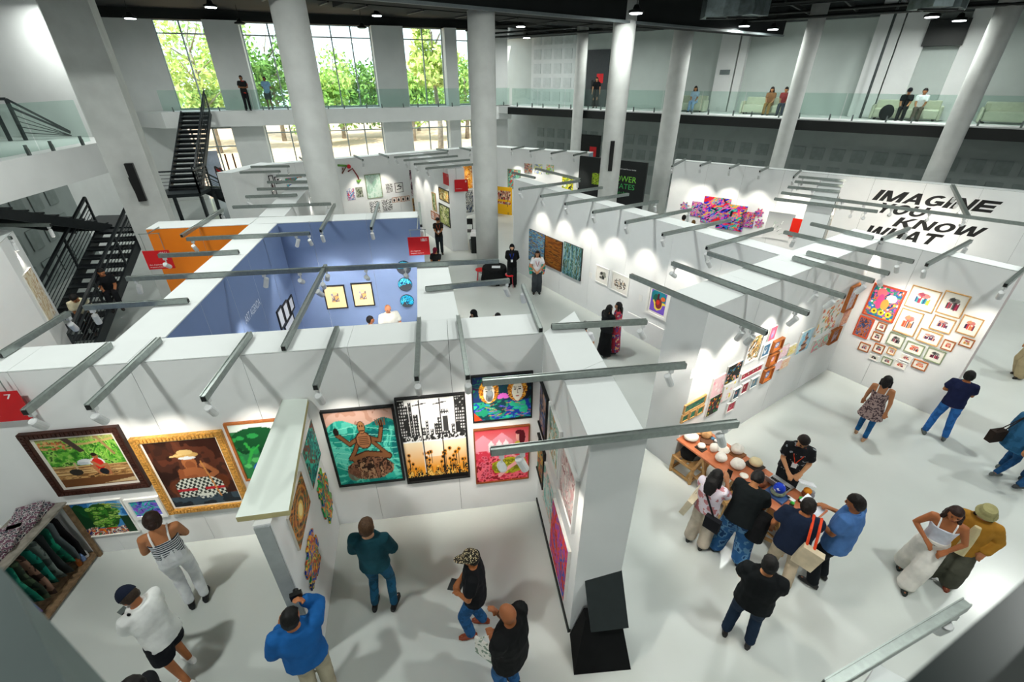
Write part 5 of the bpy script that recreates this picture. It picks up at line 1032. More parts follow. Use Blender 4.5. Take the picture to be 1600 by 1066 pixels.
p = Pic(50, 50); p.grad('#e4e6e6', '#7f8486'); p.strokes(12, ['#e8f0e8', '#9ab0a0', '#5a6a60'], .12, .01, 5, (.4, 1.4), .3, .2, .8, .7); work('silver grey square canvas with faint leaf marks', F9, on(F9, 1217, 353, .95, 1.05), p, None, depth=.05)
p = Pic(50, 34, '#c8200f'); p.ell(.62, .75, .12, .3, '#e8e4e0'); p.ell(.7, .6, .2, .2, '#e8e4e0'); work('red rectangular canvas with a torn white edge', F9, on(F9, 1260, 358, 1.1, .72), p, None, depth=.06)
# yellow strip artwork on the end-on partition
E10 = Face(c10 + r10 * 4.6, c10 + r10 * 0.4); E10.n = s10
p = Pic(30, 50, '#f2d060'); p.nz(['#f2d060', '#e8a0a0', '#f6e6a0', '#f0b040'], 4, 411, warp=3); work('yellow and pink artwork seen edge on beside the lettering', E10, (.5, 3.9, .6, 2.9), p, None, depth=.06)
# booth at the far left
work('tall pale ochre drawing on the lit end of the left edge partition', FLL, (FLL.L * .15, FLL.L * .75, 1.35, 2.55), abstract(['#e8dcc0', '#d0b890', '#f0e8d8', '#c09a6a'], 431), None)

# ------------------------------------------------------------------ lettering and signs
def text_mesh(s, bold=0.0, shear=0.0, spacing=1.0):
    cu = bpy.data.curves.new('lettering', 'FONT'); cu.body = s; cu.offset = bold; cu.shear = shear; cu.space_character = spacing; cu.extrude = 0.0; cu.resolution_u = 3
    o = bpy.data.objects.new('lettering', cu); COL.objects.link(o); me = bpy.data.meshes.new_from_object(o.evaluated_get(bpy.context.evaluated_depsgraph_get())); bpy.data.objects.remove(o); return me
def text_on(s, face, u0, u1, z0, z1, m, parent=None, off=.004, bold=0.0, shear=0.0, name='lettering', label=None, cat=None, group=None, flip=False, spacing=1.0):
    me = text_mesh(s, bold, shear, spacing); v = np.zeros(len(me.vertices) * 3); me.vertices.foreach_get('co', v); v = v.reshape(-1, 3); lo, hi = v.min(0), v.max(0)
    mb = MB(); mb.v = [tuple(face.P(u0 + (u1 - u0) * (p_[0] - lo[0]) / (hi[0] - lo[0]), z0 + (z1 - z0) * (p_[1] - lo[1]) / (hi[1] - lo[1]), off)) for p_ in v]
    mb.f = [list(f.vertices) for f in me.polygons]; mb.m = [0] * len(mb.f)
    return put(name, mb, m, parent, label=label, cat=cat, group=group)
ink = mat('black_vinyl', '#161616', .6)
bpy.context.view_layer.update()
def quad_text(s, face, tl, tr, br, bl, **k):
    r = face.rect(tl, tr, br, bl); return text_on(s, face, r[0], r[1], r[2], r[3], ink, **k)
def arc(cx, cy, rx, ry, a0, a1, t, n=14):
    o = []
    for k in range(n):
        p, q = math.radians(a0 + (a1 - a0) * k / n), math.radians(a0 + (a1 - a0) * (k + 1) / n); ix, iy = rx - t, ry - t * .8
        o.append([(cx + rx * math.cos(p), cy + ry * math.sin(p)), (cx + rx * math.cos(q), cy + ry * math.sin(q)), (cx + ix * math.cos(q), cy + iy * math.sin(q)), (cx + ix * math.cos(p), cy + iy * math.sin(p))])
    return o
def st(x0, y0, x1, y1, w=.25): return [(x0 - w / 2, y0), (x0 + w / 2, y0), (x1 + w / 2, y1), (x1 - w / 2, y1)]
def hz(x0, x1, y, h=.24): return [(x0, y), (x1, y), (x1, y + h), (x0, y + h)]
BLK = {'I': [st(.5, 0, .5, 1, 1.0)], 'M': [st(.11, 0, .11, 1, .22), st(.89, 0, .89, 1, .22), st(.5, 0, .14, 1, .22), st(.5, 0, .86, 1, .22)], 'A': [st(.13, 0, .5, 1, .26), st(.87, 0, .5, 1, .26), hz(.25, .75, .2, .2)],
       'G': arc(.5, .5, .5, .5, 50, 330, .26) + [hz(.52, 1, .32, .2), st(.87, .12, .87, .5, .26)], 'N': [st(.13, 0, .13, 1), st(.87, 0, .87, 1), st(.85, 0, .15, 1, .27)], 'E': [st(.14, 0, .14, 1, .28), hz(0, 1, 0), hz(0, .92, .38), hz(0, 1, .76)],
       'Y': [st(.5, 0, .5, .5, .27), st(.5, .4, .13, 1, .28), st(.5, .4, .87, 1, .28)], 'O': arc(.5, .5, .5, .5, 0, 360, .27, 24), 'U': [st(.13, .4, .13, 1, .27), st(.87, .4, .87, 1, .27)] + arc(.5, .42, .5, .42, 180, 360, .27), 'K': [st(.14, 0, .14, 1, .28), st(.3, .42, .84, 1, .3), st(.85, 0, .4, .6, .32)],
       'W': [st(.2, 0, .08, 1, .2), st(.3, 0, .5, 1, .19), st(.7, 0, .5, 1, .19), st(.8, 0, .92, 1, .2)], 'H': [st(.14, 0, .14, 1, .28), st(.86, 0, .86, 1, .28), hz(.1, .9, .38, .25)], 'T': [st(.5, 0, .5, 1, .28), hz(0, 1, .76)]}
for s, bl_c, br_c, tl_c, lb in [('IMAGINE', (1360, 312), (1549, 332), (1364, 295), 'large black word IMAGINE on the far white partition'), ('YOU', (1363, 331), (1441, 337), (1366, 315), 'large black word YOU under IMAGINE'), ('KNOW', (1391, 353), (1527, 370), (1395, 338), 'large black word KNOW below YOU'), ('WHAT', (1345, 367), (1460, 382), (1346, 350), 'large black word WHAT just above the cap of the near partition')]:
    u0, z0 = F9.uv(*bl_c); u1, _ = F9.uv(*br_c); z1 = F9.uv(*tl_c)[1]; ws = [{'I': .36, 'M': 1.2, 'W': 1.3}.get(c, 1.0) for c in s]; tw_ = thing('wall_lettering', lb, 'lettering', tuple(F9.P(u0, z0, .01))); g = .035
    for k, ch in enumerate(s):                              # heavy slanted block letters
        a0, a1 = sum(ws[:k]) / sum(ws), sum(ws[:k + 1]) / sum(ws); x0, x1 = u0 + (u1 - u0) * a0 + g, u0 + (u1 - u0) * a1 - g * .3; mb = MB()
        for qd in BLK[ch]: mb.add([F9.P(x0 + (x1 - x0) * x + .16 * y, z0 + (z1 - z0) * y, .006) for x, y in qd], [(0, 1, 2, 3)])
        put('letter', mb, ink, tw_)
grtxt = mat('grey_vinyl', '#8a8f90', .7)
u0, z0 = F9.uv(1578, 421); t = thing('wall_text', 'small grey exhibition text block at the right picture edge', 'lettering', tuple(F9.P(u0, z0 - 1.2, .01)))
text_on('IMAGINE', F9, u0, u0 + .9, z0, z0 + .12, grtxt, t, name='heading')
for k in range(7): text_on('lines of small type', F9, u0 + .1, u0 + .75, z0 - .2 - k * .14, z0 - .12 - k * .14, grtxt, t, name='text_line') if False else None
whitetx = mat('white_vinyl', '#f2f2f2', .6)
u0, z0 = F3.uv(385, 507); u1, z1 = F3.uv(406, 472)
text_on('ART AGENDA', F3, u0, u1, min(z0, z1) , min(z0, z1) + .16, mat('pale_blue_vinyl', '#e6ecfa', .6), name='wall_title', label='pale words ART AGENDA on the blue left booth wall', cat='lettering')
signred = mat('sign_red', '#c8141c', .5, var=.02)
def sign(label, face, r, top, low, sub=None, back=0):
    u0, u1, z0, z1 = r; t = thing('hanging_sign', label, 'sign', tuple(face.P((u0 + u1) / 2, z0, .1))); mb = MB(); face.box(mb, u0, u1, z0, z1, .09, .105); put('sign_board', mb, signred, t)
    w, h = u1 - u0, z1 - z0
    if top: text_on(top, face, u1 - w * .38 if len(top) > 1 else u1 - w * .2, u1 - w * .1, z1 - h * .24, z1 - h * .08, whitetx, t, off=.108, bold=.01)
    if low: text_on(low, face, u0 + w * .08, u0 + w * .55, z0 + h * .2, z0 + h * .28, whitetx, t, off=.108)
    if sub: text_on(sub, face, u0 + w * .08, u0 + w * .7, z0 + h * .08, z0 + h * .15, whitetx, t, off=.108)
    for f in (.15, .85): mb = MB(); face.box(mb, u0 + w * f - .006, u0 + w * f + .006, z1 - .02, H + .01, .085, .09); put('hanger', mb, alu, t)
    if back: mb = MB(); face.box(mb, u0 + w * .5 - .01, u0 + w * .5 + .01, H + .002, H + .022, -back, .09); face.box(mb, u0 + w * .1, u0 + w * .9, H - .01, H + .005, .08, .092); put('hanger_bar', mb, alu, t)
    return t
r = F1.rect((-70, 612), (36, 603), (64, 648), (-45, 655))
sign('red hanging sign with number 7 at the left picture edge', F1, (r[0], r[1], r[2], r[3]), '7', 'Dream Art')
s4 = Face(F4.P(3.55, 0, 1.05), F4.P(4.6, 0, 1.05))
sign('red hanging sign with number 10&11 over the blue booth opening', s4, s4.rect((637, 370), (669, 367), (673, 395), (640, 398)), '10&11', 'Art Agenda', 'Singapore & Jakarta', back=1.1)
s5 = Face(F4o.P(0, 0, .35), F4o.P(2, 0, .35))
sign('red hanging sign with number 10&11 in front of the orange wall', s5, s5.rect((226, 390), (267, 389), (277, 417), (236, 419)), '10&11', 'Art Agenda', 'Singapore & Jakarta', back=.4)
sign('red hanging sign on the end of the middle distance partition, right one', F13e, F13e.rect((709, 281), (730, 279), (731, 297), (711, 300)), '8', 'Gallery', None)
sign('narrow red hanging sign left of it, seen at an angle', F13, F13.rect((695, 269), (704, 272), (705, 291), (697, 286)), '8', None)
# black banner behind the columns
bn = Face(RL(7.0, 5.6), RL(11.6, 5.6)); bn.n = RN
rb = bn.rect((905, 245), (1013, 252), (1004, 330), (905, 330)); t = thing('exhibition_banner', 'black freestanding banner with green lettering behind the speaker column', 'banner', tuple(bn.P((rb[0] + rb[1]) / 2, 0)))
mb = MB(); bn.box(mb, rb[0], rb[1], 0, rb[3], 0, .12); put('banner_board', mb, mat('banner_black', '#171b1c', .5), t)
gtx = mat('green_vinyl', '#7ed04a', .6); gtx2 = mat('deep_green_vinyl', '#3fa85a', .6)
def btx(s, x0, x1, yb, yt, m, nm='lettering'): u0, z0 = bn.uv(x0, yb); u1, _ = bn.uv(x1, yb + (x1 - x0) * .06); z1 = bn.uv(x0, yt)[1]; text_on(s, bn, u0, u1, z0, z1, m, t, off=.125, name=nm)
btx('POWER', 958, 996, 281, 272, gtx); btx('STATES', 958, 993, 292, 284, gtx2); btx('Wall + Bid', 962, 980, 301, 297, gtx2); btx('Art and Power States', 971, 996, 264, 262, whitetx)
p = Pic(26, 40, '#1c2018'); p.nz(['#1c2018', '#b8d83a', '#8ab02a', '#1c2018', '#d8e85a'], 12, 421); rr = bn.rect((927, 270), (942, 270), (941, 288), (927, 288)); canvas_obj('printed_pattern', p, bn, rr, .124, t)
# info labels beside works
for (f, x, y, lb) in [(F6, 818, 385, 'tiny white caption card left of the three abstract canvases'), (F6, 923, 430, 'tiny white caption card between canvases and small drawings'), (F6, 1001, 466, 'tiny white caption card left of the purple print'), (F7, 1083, 583, 'small block of black wall text at the start of the dense hang')]:
    u, z = f.uv(x, y); t = thing('caption_card', lb, 'caption', tuple(f.P(u, z))); mb = MB(); f.box(mb, u - .06, u + .06, z - .09, z + .09, .001, .006); put('card', mb, whitef, t); text_on('Artist  Title  2024', f, u - .05, u + .05, z + .02, z + .04, grtxt, t, off=.008) if False else None
# ================================================================== people
def pmat(name, c1, c2, kind='noise', scale=20, rough=.8, c3=None):
    if name in MATS: return MATS[name]
    m = bpy.data.materials.new(name); m.use_nodes = True; N = m.node_tree.nodes; L = m.node_tree.links; b = N['Principled BSDF']; b.inputs['Roughness'].default_value = rough; b.inputs['Specular IOR Level'].default_value = .2
    tc = N.new('ShaderNodeTexCoord'); rp = N.new('ShaderNodeValToRGB'); rp.color_ramp.interpolation = 'CONSTANT'
    if kind == 'noise': t = N.new('ShaderNodeTexNoise'); t.inputs['Scale'].default_value = scale; out = t.outputs['Fac']; ps = (.0, .52, .60)
    elif kind == 'wave': t = N.new('ShaderNodeTexWave'); t.bands_direction = 'Z'; t.inputs['Scale'].default_value = scale; out = t.outputs['Fac']; ps = (.0, .5, .9)
    else: t = N.new('ShaderNodeTexVoronoi'); t.inputs['Scale'].default_value = scale; out = t.outputs['Distance']; ps = (.0, .38, .55)
    L.new(tc.outputs['Object'], t.inputs['Vector']); L.new(out, rp.inputs['Fac']); e = rp.color_ramp.elements
    e[0].position = ps[0]; e[0].color = (*srgb(c1), 1); e[1].position = ps[1]; e[1].color = (*srgb(c2), 1)
    if c3: k = e.new(ps[2]); k.color = (*srgb(c3), 1)
    L.new(rp.outputs['Color'], b.inputs['Base Color']); MATS[name] = m; return m
def cloth(h, **k): return mat('cloth_' + h.strip('#'), h, .85, var=.12, scale=6, spec=.15, **k)
def skinm(h): return mat('skin_' + h.strip('#'), h, .5, var=.05, scale=9, spec=.35)
wr_tex = bpy.data.textures.new('cloth_folds', 'CLOUDS'); wr_tex.noise_scale = .11; wr_tex.noise_depth = 2
hr_tex = bpy.data.textures.new('hair_locks', 'CLOUDS'); hr_tex.noise_scale = .035; hr_tex.noise_depth = 1
def blobby(o, vox, sm=3, disp=0.0, tex=None):
    m = o.modifiers.new('fuse', 'REMESH'); m.mode = 'VOXEL'; m.voxel_size = vox; m.use_smooth_shade = True
    if sm: s = o.modifiers.new('soften', 'SMOOTH'); s.iterations = sm; s.factor = .5
    if disp: d = o.modifiers.new('folds', 'DISPLACE'); d.texture = tex; d.strength = disp; d.mid_level = .5; d.texture_coords = 'GLOBAL'
def rings(mb, rs, n=14):
    """rs: (centre, half width vector, half depth vector)"""
    k = len(mb.v)
    for c, a, b in rs:
        for j in range(n):
            t = 2 * PI * j / n; ca, sa = math.cos(t), math.sin(t); ca = math.copysign(abs(ca) ** .85, ca); mb.v.append(tuple(c + a * ca + b * sa))
    for i in range(len(rs) - 1):
        for j in range(n):
            q = (j + 1) % n; mb.f.append([k + i * n + j, k + i * n + q, k + (i + 1) * n + q, k + (i + 1) * n + j]); mb.m.append(0)
    mb.f.append([k + j for j in range(n)][::-1]); mb.f.append([k + (len(rs) - 1) * n + j for j in range(n)]); mb.m += [0, 0]
def limb(mb, pts, rad, n=12):
    """tapered limb with rounded ends"""
    pts = [Vector(p) for p in pts]; P, R_ = [], []
    for i in range(len(pts) - 1):
        for k in range(5):
            t = k / 5; P.append(pts[i].lerp(pts[i + 1], t)); R_.append(rad[i] * (1 - t) + rad[i + 1] * t)
    P.append(pts[-1]); R_.append(rad[-1]); d0 = (P[1] - P[0]).normalized(); d1 = (P[-1] - P[-2]).normalized()
    P = [P[0] - d0 * rad[0] * .55] + P + [P[-1] + d1 * rad[-1] * .55]; R_ = [rad[0] * .6] + R_ + [rad[-1] * .6]
    mb.tube(P, R_, n)
def ik(a, c, l1, l2, pole):
    v = c - a; d = v.length
    if d > (l1 + l2) * .995: c = a + v.normalized() * (l1 + l2) * .995; v = c - a; d = v.length
    x = (l1 * l1 - l2 * l2 + d * d) / (2 * d); h = math.sqrt(max(0, l1 * l1 - x * x)); u = v.normalized(); p = (pole - u * pole.dot(u)).normalized()
    return a + u * x + p * h, c
HANDS = {'down': ((-.25, .04, .80), (.25, .04, .80)), 'clasp': ((-.09, .20, 1.03), (.09, .21, 1.01)), 'crossed': ((-.01, .20, 1.14), (.0, .24, 1.17)), 'phone': ((-.04, .36, 1.14), (.06, .34, 1.10)), 'behind': ((-.05, -.17, 1.0), (.05, -.16, .98)),
         'camera': ((-.05, .22, 1.58), (.07, .22, 1.58)), 'lap': ((-.08, .30, 1.02), (.10, .30, 1.0)), 'tableR': ((-.15, .42, 1.05), (.20, .45, 1.05)), 'belly': ((-.13, .16, 1.0), (.12, .18, 1.08)), 'chin': ((-.03, .24, 1.05), (.04, .2, 1.42)), 'walk': ((-.25, .18, .86), (.25, -.14, .84))}
def person(label, feet=None, head=None, h=1.7, to=None, yaw=None, z0=0.0, name='person', skin='#b07a55', hair='#1c1512', hairkind='short', top=None, topkind='tee', fit=.02, hem=.86, bottom=None, bottomkind='trousers', bfit=.018, legspan=.10, hands='down', lean=0.0, headpitch=0.0, headyaw=0.0,
           build=1.0, shoe='#1e1e1e', vox=.0131, seated=False, stride=0.0, group=None, hat=None, hatcol='#222a38', feetpos=None, sleeve=None, xy_=None, face=True):
    S = h / 1.75
    if xy_ is not None: base = Vector((xy_[0], xy_[1], z0))
    elif feet is not None: base = at(feet[0], feet[1], z0)
    else: base = at(head[0], head[1], z0 + h - .06)
    base.z = z0
    if to is not None: q = at(to[0], to[1], z0); yaw = math.degrees(math.atan2(q.y - base.y, q.x - base.x))
    rz = math.radians(yaw) - PI / 2
    t = thing(name, label, 'person', tuple(base), rz, group)
    M = WM[t.name]; Sc = Matrix.Diagonal((S, S, S, 1))
    pz = .50 if seated else .945 - .10 * stride * stride
    up = Matrix.Translation((0, 0, pz)) @ Matrix.Rotation(-lean, 4, 'X') @ Matrix.Translation((0, 0, -.945))
    U_ = lambda x, y, z: up @ Vector((x, y, z))
    X_ = (up.to_3x3() @ Vector((1, 0, 0))); Y_ = (up.to_3x3() @ Vector((0, 1, 0)))
    V = lambda p: Vector(p)
    b = build
    sh = [U_(-.175 * b, 0, 1.43), U_(.175 * b, 0, 1.43)]
    hp = [Vector((-.09, 0, pz - .03)), Vector((.09, 0, pz - .03))]
    hd = HANDS[hands] if isinstance(hands, str) else hands
    el = []; wr = []
    for i, s in enumerate((-1, 1)):
        tgt = U_(*hd[i]); pole = up.to_3x3() @ (Vector((s * .5, -.45, -1.0)) if hands not in ('crossed', 'clasp', 'belly') else Vector((s * .75, -.1, -1.0)))
        e, w = ik(sh[i], tgt, .285, .255, pole); el.append(e); wr.append(w)
    fp = feetpos if feetpos else ([(-legspan, .45), (legspan, .45)] if seated else [(-legspan, .22 * stride), (legspan, -.25 * stride)])
    kn = []; an = []
    for i in (0, 1):
        a_ = Vector((fp[i][0], fp[i][1], .085 + (.05 if (stride > .5 and i == 1) else 0))); k_, a2 = ik(hp[i], a_, .43, .43, Vector((0, 1, .15))); kn.append(k_); an.append(a2)
    hc = U_(0, .02, 1.60); Hm = Matrix.Translation(hc) @ up.to_3x3().to_4x4() @ Matrix.Rotation(math.radians(headyaw), 4, 'Z') @ Matrix.Rotation(-math.radians(headpitch), 4, 'X'); hv = lambda x, y, z: Hm @ Vector((x, y, z))
    def emit(nm, mb, m, v, sm=3, disp=0, tex=wr_tex, parent=t, lab=None):
        mb.v = [tuple(M @ (Sc @ Vector(p))) for p in mb.v]; o = put(nm, mb, m, parent, label=lab)
        if v: blobby(o, v * S, sm, disp, tex)
        return o
    # body: one fused surface
    mb = MB()
    tor = [(.84, .10, .08), (.92, .165 * b, .115 * b), (1.0, .158 * b, .11 * b), (1.10, .135 * b, .095 * b), (1.22, .155 * b, .105 * b), (1.34, .17 * b, .11), (1.42, .155 * b, .085), (1.47, .09, .065), (1.50, .055, .055)]
    rings(mb, [(U_(0, 0, z), X_ * w, Y_ * d) for z, w, d in tor])
    limb(mb, [U_(0, -.005, 1.44), hv(0, -.01, -.04)], [.056, .052])
    k0 = len(mb.v); mb.ell((0, 0, 0), (.082, .098, .114), 16, 12)
    for i in range(k0, len(mb.v)):
        p = Vector(mb.v[i]); f = 1 - .28 * max(0, -p.z / .108) * (1 if p.y > 0 else .5); mb.v[i] = tuple(hv(p.x * f, p.y * (1 - .1 * max(0, -p.z / .1)) + .012 * max(0, -p.z / .1), p.z + .015))
    if vox < .014:
        k0 = len(mb.v); mb.ell((0, .102, -.002), (.014, .02, .024), 8, 6); mb.ell((-.078, .0, .0), (.012, .02, .03), 8, 6); mb.ell((.078, .0, .0), (.012, .02, .03), 8, 6); mb.ell((0, .075, -.055), (.028, .018, .018), 8, 6)
        for i in range(k0, len(mb.v)): mb.v[i] = tuple(hv(*mb.v[i]))
    for i, s in enumerate((-1, 1)):
        limb(mb, [U_(s * .12 * b, 0, 1.41), sh[i], el[i], wr[i]], [.06, .058 * b, .042, .028]); d = (wr[i] - el[i]).normalized()
        side = d.cross(Vector((0, 0, 1))); side = side.normalized() if side.length > .1 else Vector((1, 0, 0)); nrm = side.cross(d).normalized()
        if vox < .014:                                     # palm, four curled fingers and the thumb
            inw = nrm * -1 if nrm.z > 0 else nrm
            pc_ = wr[i] + d * .05; mb.bar(wr[i] - d * .01, wr[i] + d * .095, .078, .03, up=tuple(nrm))
            for k in range(4):
                o_ = side * (-.03 + .02 * k); L_ = [.068, .078, .072, .056][k]; a0 = wr[i] + d * .085 + o_; a1 = a0 + d * L_ * .5 + inw * .012; a2 = a1 + d * L_ * .35 + inw * .028
                mb.tube([a0, a1, a2], [.0105, .0098, .0088], 6)
            th = side * (-s * .038); mb.tube([wr[i] + d * .03 + th * .7, wr[i] + d * .06 + th * 1.5 + inw * .01, wr[i] + d * .09 + th * 1.7 + inw * .02], [.013, .0115, .010], 6)
        else:
            limb(mb, [wr[i], wr[i] + d * .12], [.03, .022], 8)
        limb(mb, [hp[i], kn[i], an[i]], [.082 * b, .055, .038])
        fd = Vector((s * .12, 1, 0)).normalized(); f0 = Vector((an[i].x, an[i].y, an[i].z - .055)); limb(mb, [an[i], f0 - fd * .02], [.036, .034], 8); limb(mb, [f0 - fd * .04, f0 + fd * .14], [.032, .026], 8)
    emit('body', mb, skinm(skin), vox, 2)
    for i, s in enumerate((-1, 1)):
        fd = Vector((s * .12, 1, 0)).normalized(); f0 = Vector((an[i].x, an[i].y, an[i].z - .05)); r_ = fd.cross(Vector((0, 0, 1)))
        mb = MB()
        if shoe:
            rings(mb, [(f0 + fd * q + Vector((0, 0, zc - .035)), r_ * w, Vector((0, 0, 1)) * hh) for q, w, hh, zc in ((-.085, .025, .03, .035), (-.06, .038, .045, .045), (0, .04, .048, .048), (.07, .047, .035, .035), (.13, .045, .026, .026), (.175, .022, .018, .02))], 10); emit('shoe', mb, mat('shoe_' + shoe[1:], shoe, .5), 0)
    # lower garment
    if bottomkind in ('trousers', 'shorts', 'wide', 'jeans'):
        mb = MB(); g = bfit; rings(mb, [(U_(0, 0, z), X_ * (w + g), Y_ * (d + g)) for z, w, d in ((.86, .12, .09), (.92, .168 * b, .118 * b), (1.0, .160 * b, .112 * b), (1.06, .142 * b, .10 * b))])
        for i in (0, 1):
            fr_ = .62 if bottomkind == 'shorts' else None
            if fr_: e = hp[i].lerp(kn[i], .82); limb(mb, [hp[i], e], [.088 * b + g, .082 + g * 1.5])
            else:
                w_ = g * (2.6 if bottomkind == 'wide' else 1.0); ae = an[i] + (kn[i] - an[i]).normalized() * .01; limb(mb, [hp[i], kn[i], ae], [.085 * b + g, .06 + w_, .046 + w_ * 1.1])
        emit('trousers' if bottomkind != 'shorts' else 'shorts', mb, bottom, max(vox, .0165), 3, .014)
    if bottomkind in ('skirt', 'longdress'):
        hz = .45 if bottomkind == 'skirt' else .12; mb = MB(); rings(mb, [(Vector((0, 0, z)) if z < .9 else U_(0, 0, z), Vector((w, 0, 0)), Vector((0, w * .8, 0))) for z, w in ((hz, .25), (hz + .25, .225), (.9, .185), (1.0, .17), (1.1, .145))]); emit('skirt', mb, bottom, max(vox, .018), 2, .02)
    # upper garment
    if top is not None:
        mb = MB(); g = fit; zt = {'strap': 1.33, 'tank': 1.38}.get(topkind, 1.485)
        prof = [(hem, .168 * b, .118 * b), (1.0, .160 * b, .115 * b), (1.12, .148 * b, .108 * b), (1.22, .158 * b, .112 * b), (1.33, .172 * b, .115), (1.42, .160 * b, .092), (1.465, .10, .075), (1.485, .075, .07)]
        rings(mb, [(U_(0, 0, z), X_ * (w + g), Y_ * (d + g)) for z, w, d in prof if z <= zt])
        if topkind not in ('strap', 'tank'):
            for i, s in enumerate((-1, 1)):
                f = {'tee': .62, 'long': 1.0, 'polo': .66}.get(topkind, .62); i0 = U_(s * .10 * b, 0, 1.41)
                if topkind == 'long': limb(mb, [i0, sh[i], el[i], wr[i].lerp(el[i], .06)], [.068 + g * .2, .066 * b + g * .4, .053 + g * .7, .039 + g * .6])
                else: limb(mb, [i0, sh[i] - X_ * (s * .015), sh[i].lerp(el[i], f)], [.068 + g * .2, .066 * b + g * .4, .060 + g * .75])
        o = emit('top' if topkind in ('strap', 'tank') else ('shirt' if topkind != 'long' else 'long_sleeved_shirt'), mb, top, max(vox, .012), 3, .016)
        if topkind in ('polo', 'collar'): mb = MB(); mb.tube([U_(.07 * math.cos(a), .066 * math.sin(a) - .0, 1.485 + .01 * math.sin(a + 2)) for a in [PI * 2 * k / 12 for k in range(13)]], .016, 6); emit('collar', mb, top, 0)
        if topkind in ('strap', 'tank'):
            for s in (-1, 1): mb = MB(); mb.tube([U_(s * .085, .12, 1.34), U_(s * .09, .07, 1.44), U_(s * .09, -.01, 1.475), U_(s * .085, -.085, 1.43), U_(s * .08, -.118, 1.34)], .011, 6); emit('shoulder_strap', mb, mat('strap_white', '#f0f0f0', .7), 0)
    # hair
    def hairmesh(g=1.0, faceo=.30, low=-.25):
        mb = MB(); mb.ell((0, 0, 0), (1, 1, 1), 20, 14); out = []
        for p in mb.v:
            p = Vector(p); k_ = 1.0
            if p.y > faceo and p.z < .42: k_ = .80
            if p.z < low and p.y > -.2: k_ = min(k_, .80)
            if p.z < -.75: k_ = .8
            out.append(tuple(hv(p.x * .095 * k_ * g, p.y * .110 * k_ * g - .008, p.z * .128 * k_ * g + .022)))
        mb.v = out; return mb
    if hairkind != 'none' and hat not in ('hijab', 'bucket') :
        mb = hairmesh(1.0 if hat is None else .96)
        if hairkind == 'long':
            pts = [hv(0, -.06, .03), hv(0, -.10, -.06), hv(0, -.115, -.17) , hv(0, -.12, -.28)]; rings(mb, [(pts[0], hv(.08, 0, 0) - hv(0, 0, 0), hv(0, .05, 0) - hv(0, 0, 0)), (pts[1], hv(.095, 0, 0) - hv(0, 0, 0), hv(0, .05, 0) - hv(0, 0, 0)), (pts[2], hv(.10, 0, 0) - hv(0, 0, 0), hv(0, .04, 0) - hv(0, 0, 0)), (pts[3], hv(.06, 0, 0) - hv(0, 0, 0), hv(0, .025, 0) - hv(0, 0, 0))], 12)
            for s in (-1, 1): limb(mb, [hv(s * .075, .0, .03), hv(s * .09, -.01, -.12), hv(s * .085, .0, -.2)], [.03, .035, .022], 8)
        if hairkind == 'bob':
            for s in (-1, 1): limb(mb, [hv(s * .07, -.02, .03), hv(s * .085, -.03, -.10)], [.04, .035], 8)
            limb(mb, [hv(-.04, -.08, .0), hv(0, -.09, -.11), hv(.04, -.08, 0)], [.05, .045, .05], 8)
        if hairkind == 'bun': k0 = len(mb.v); mb.ell(tuple(hv(-.015, -.12, .03)), (.052, .045, .048), 12, 8)
        emit('hair', mb, mat('hair_' + hair[1:], hair, .55, var=.3, scale=60, spec=.3), .010, 1, .010, hr_tex)
    if hat in ('cap', 'bandana'):
        mb = MB(); prof = [(0, .0)]; mb.ell((0, 0, 0), (1, 1, 1), 20, 12); mb.v = [tuple(hv(p[0] * .097, p[1] * .112 - .005, max(p[2], -.05) * .118 + .045)) for p in mb.v]
        o = emit('cap', mb, hatcol if not isinstance(hatcol, str) else cloth(hatcol), 0)
        if hat == 'cap':
            mb = MB(); mb.v = []; n_ = 8
            a_ = [hv(.078 * math.cos(PI * k / n_), .085 * math.sin(PI * k / n_) + .02, .05) for k in range(n_ + 1)]; b2 = [hv(.075 * math.cos(PI * k / n_), .18 * math.sin(PI * k / n_) + .035, .038) for k in range(n_ + 1)]; off = hv(0, 0, -.008) - hv(0, 0, 0)
            for k in range(n_ + 1): mb.v += [tuple(a_[k]), tuple(b2[k]), tuple(a_[k] + off), tuple(b2[k] + off)]
            for k in range(n_): i_ = k * 4; j_ = i_ + 4; mb.f += [[i_, i_ + 1, j_ + 1, j_], [i_ + 2, j_ + 2, j_ + 3, i_ + 3], [i_ + 1, i_ + 3, j_ + 3, j_ + 1]]; mb.m += [0, 0, 0]
            emit('visor', mb, cloth(hatcol) if isinstance(hatcol, str) else hatcol, 0, parent=o)
    if hat == 'bucket':
        mb = MB(); rings(mb, [(hv(0, -.005, z), hv(w, 0, 0) - hv(0, 0, 0), hv(0, w * 1.12, 0) - hv(0, 0, 0)) for z, w in ((.005, .128), (.015, .125), (.055, .103), (.10, .095), (.13, .08), (.142, .04))], 16); emit('sun_hat', mb, cloth(hatcol), 0)
        mb = hairmesh(.95); 
        for s in (-1, 1): limb(mb, [hv(s * .07, -.01, .0), hv(s * .09, .0, -.14)], [.03, .03], 8)
        emit('hair', mb, mat('hair_' + hair[1:], hair, .55), .010, 1, .008, hr_tex)
    if hat == 'hijab':
        mb = hairmesh(1.08, .45, -.9); rings(mb, [(hv(0, -.02, -.06), hv(.085, 0, 0) - hv(0, 0, 0), hv(0, .09, 0) - hv(0, 0, 0)), (hv(0, -.01, -.13), hv(.09, 0, 0) - hv(0, 0, 0), hv(0, .09, 0) - hv(0, 0, 0)), (hv(0, 0, -.22), hv(.15, 0, 0) - hv(0, 0, 0), hv(0, .12, 0) - hv(0, 0, 0))], 14); emit('headscarf', mb, hatcol if not isinstance(hatcol, str) else cloth(hatcol), .011, 2, .008)
